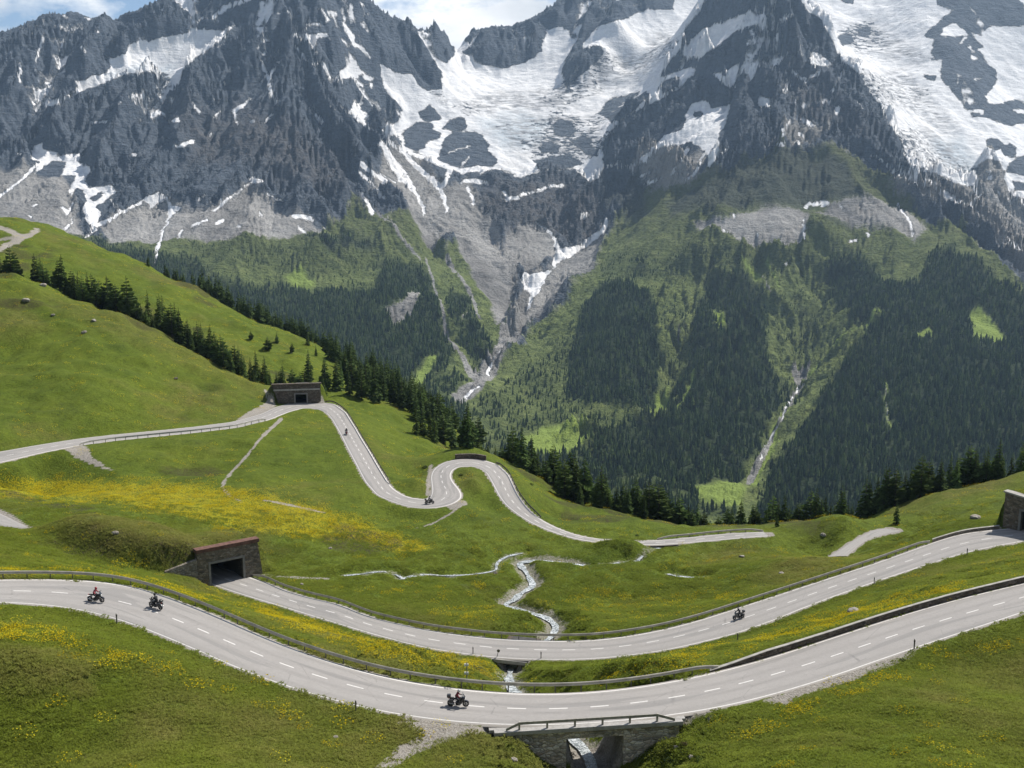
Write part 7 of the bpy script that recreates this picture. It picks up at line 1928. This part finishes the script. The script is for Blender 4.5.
# ================================================================== THE AIR
hz = MB(); hz.box(-3400, 3400, -120, 7500, -560, 1450)
hm = bpy.data.materials.new('air'); hm.use_nodes = True
for n in list(hm.node_tree.nodes):
    if n.type == 'BSDF_PRINCIPLED': hm.node_tree.nodes.remove(n)
pv = hm.node_tree.nodes.new('ShaderNodeVolumePrincipled')
pv.inputs['Color'].default_value = (0.52, 0.74, 1.0, 1); pv.inputs['Density'].default_value = HAZE; pv.inputs['Anisotropy'].default_value = 0.2
hm.node_tree.links.new(pv.outputs[0], hm.node_tree.nodes['Material Output'].inputs['Volume'])
tag(hz.build('haze', hm), label='pale blue mountain haze filling the valley air', cat='haze', kind='stuff')
# ================================================================== CAMERA, SUN, SKY
cam = bpy.data.cameras.new('camera'); co = bpy.data.objects.new('camera', cam); COL.objects.link(co)
cam.sensor_width = 36; cam.lens = F * 36 / 1024
cam.clip_start = 0.5; cam.clip_end = 40000
co.location = (0, 0, 0); co.rotation_euler = (math.pi / 2 - TH, 0, 0)
scene.camera = co

SUN_AZ = 52.0      # degrees to the right of straight ahead
SUN_EL = 52.0
sd = Vector((math.sin(R(SUN_AZ)) * math.cos(R(SUN_EL)), math.cos(R(SUN_AZ)) * math.cos(R(SUN_EL)), math.sin(R(SUN_EL))))
sl = bpy.data.lights.new('sun', 'SUN'); sl.energy = SUN_E; sl.angle = R(0.5); sl.color = (1.0, 0.95, 0.88)
so = bpy.data.objects.new('sun', sl); COL.objects.link(so)
so.rotation_euler = (-sd).to_track_quat('-Z', 'Y').to_euler()
so.location = sd * 500

w = bpy.data.worlds.new('World'); scene.world = w; w.use_nodes = True
nt = w.node_tree; bg = nt.nodes['Background']
sky = nt.nodes.new('ShaderNodeTexSky'); sky.sky_type = 'NISHITA'; sky.sun_disc = False
sky.sun_elevation = R(SUN_EL); sky.sun_rotation = R(SUN_AZ); sky.altitude = 2000; sky.air_density = 1.0; sky.dust_density = 0.6; sky.ozone_density = 1.0
# clouds of the sky itself, by direction
tc = nt.nodes.new('ShaderNodeTexCoord')
mp = nt.nodes.new('ShaderNodeMapping'); mp.inputs['Scale'].default_value = (1, 1, 2.2); mp.inputs['Location'].default_value = CLOUD_OFF
nt.links.new(tc.outputs['Generated'], mp.inputs[0])
cn = nt.nodes.new('ShaderNodeTexNoise'); cn.inputs['Scale'].default_value = 4.2; cn.inputs['Detail'].default_value = 9; cn.inputs['Roughness'].default_value = 0.6
nt.links.new(mp.outputs[0], cn.inputs['Vector'])
cr = nt.nodes.new('ShaderNodeValToRGB'); cr.color_ramp.elements[0].position = CLOUD_T[0]; cr.color_ramp.elements[1].position = CLOUD_T[1]
nt.links.new(cn.outputs['Fac'], cr.inputs[0])
cn2 = nt.nodes.new('ShaderNodeTexNoise'); cn2.inputs['Scale'].default_value = 11; cn2.inputs['Detail'].default_value = 6
nt.links.new(mp.outputs[0], cn2.inputs['Vector'])
cr2 = nt.nodes.new('ShaderNodeValToRGB'); cr2.color_ramp.elements[0].position = 0.3; cr2.color_ramp.elements[1].position = 0.7
cr2.color_ramp.elements[0].color = (6.5, 6.8, 7.2, 1); cr2.color_ramp.elements[1].color = (11.5, 11.4, 11.2, 1)
nt.links.new(cn2.outputs['Fac'], cr2.inputs[0])
mx = nt.nodes.new('ShaderNodeMix'); mx.data_type = 'RGBA'
nt.links.new(cr.outputs[0], mx.inputs[0]); nt.links.new(sky.outputs[0], mx.inputs[6]); nt.links.new(cr2.outputs[0], mx.inputs[7])
nt.links.new(mx.outputs[2], bg.inputs['Color'])
bg.inputs['Strength'].default_value = SKY_S

vs = scene.view_settings
vs.view_transform = 'Standard'; vs.look = 'None'; vs.gamma = 1; vs.exposure = EXPOSURE
vs.use_curve_mapping = False
scene.cycles.use_denoising = True
scene.cycles.max_bounces = 5; scene.cycles.diffuse_bounces = 2; scene.cycles.glossy_bounces = 2; scene.cycles.transmission_bounces = 2; scene.cycles.transparent_max_bounces = 8
scene.cycles.volume_bounces = 0
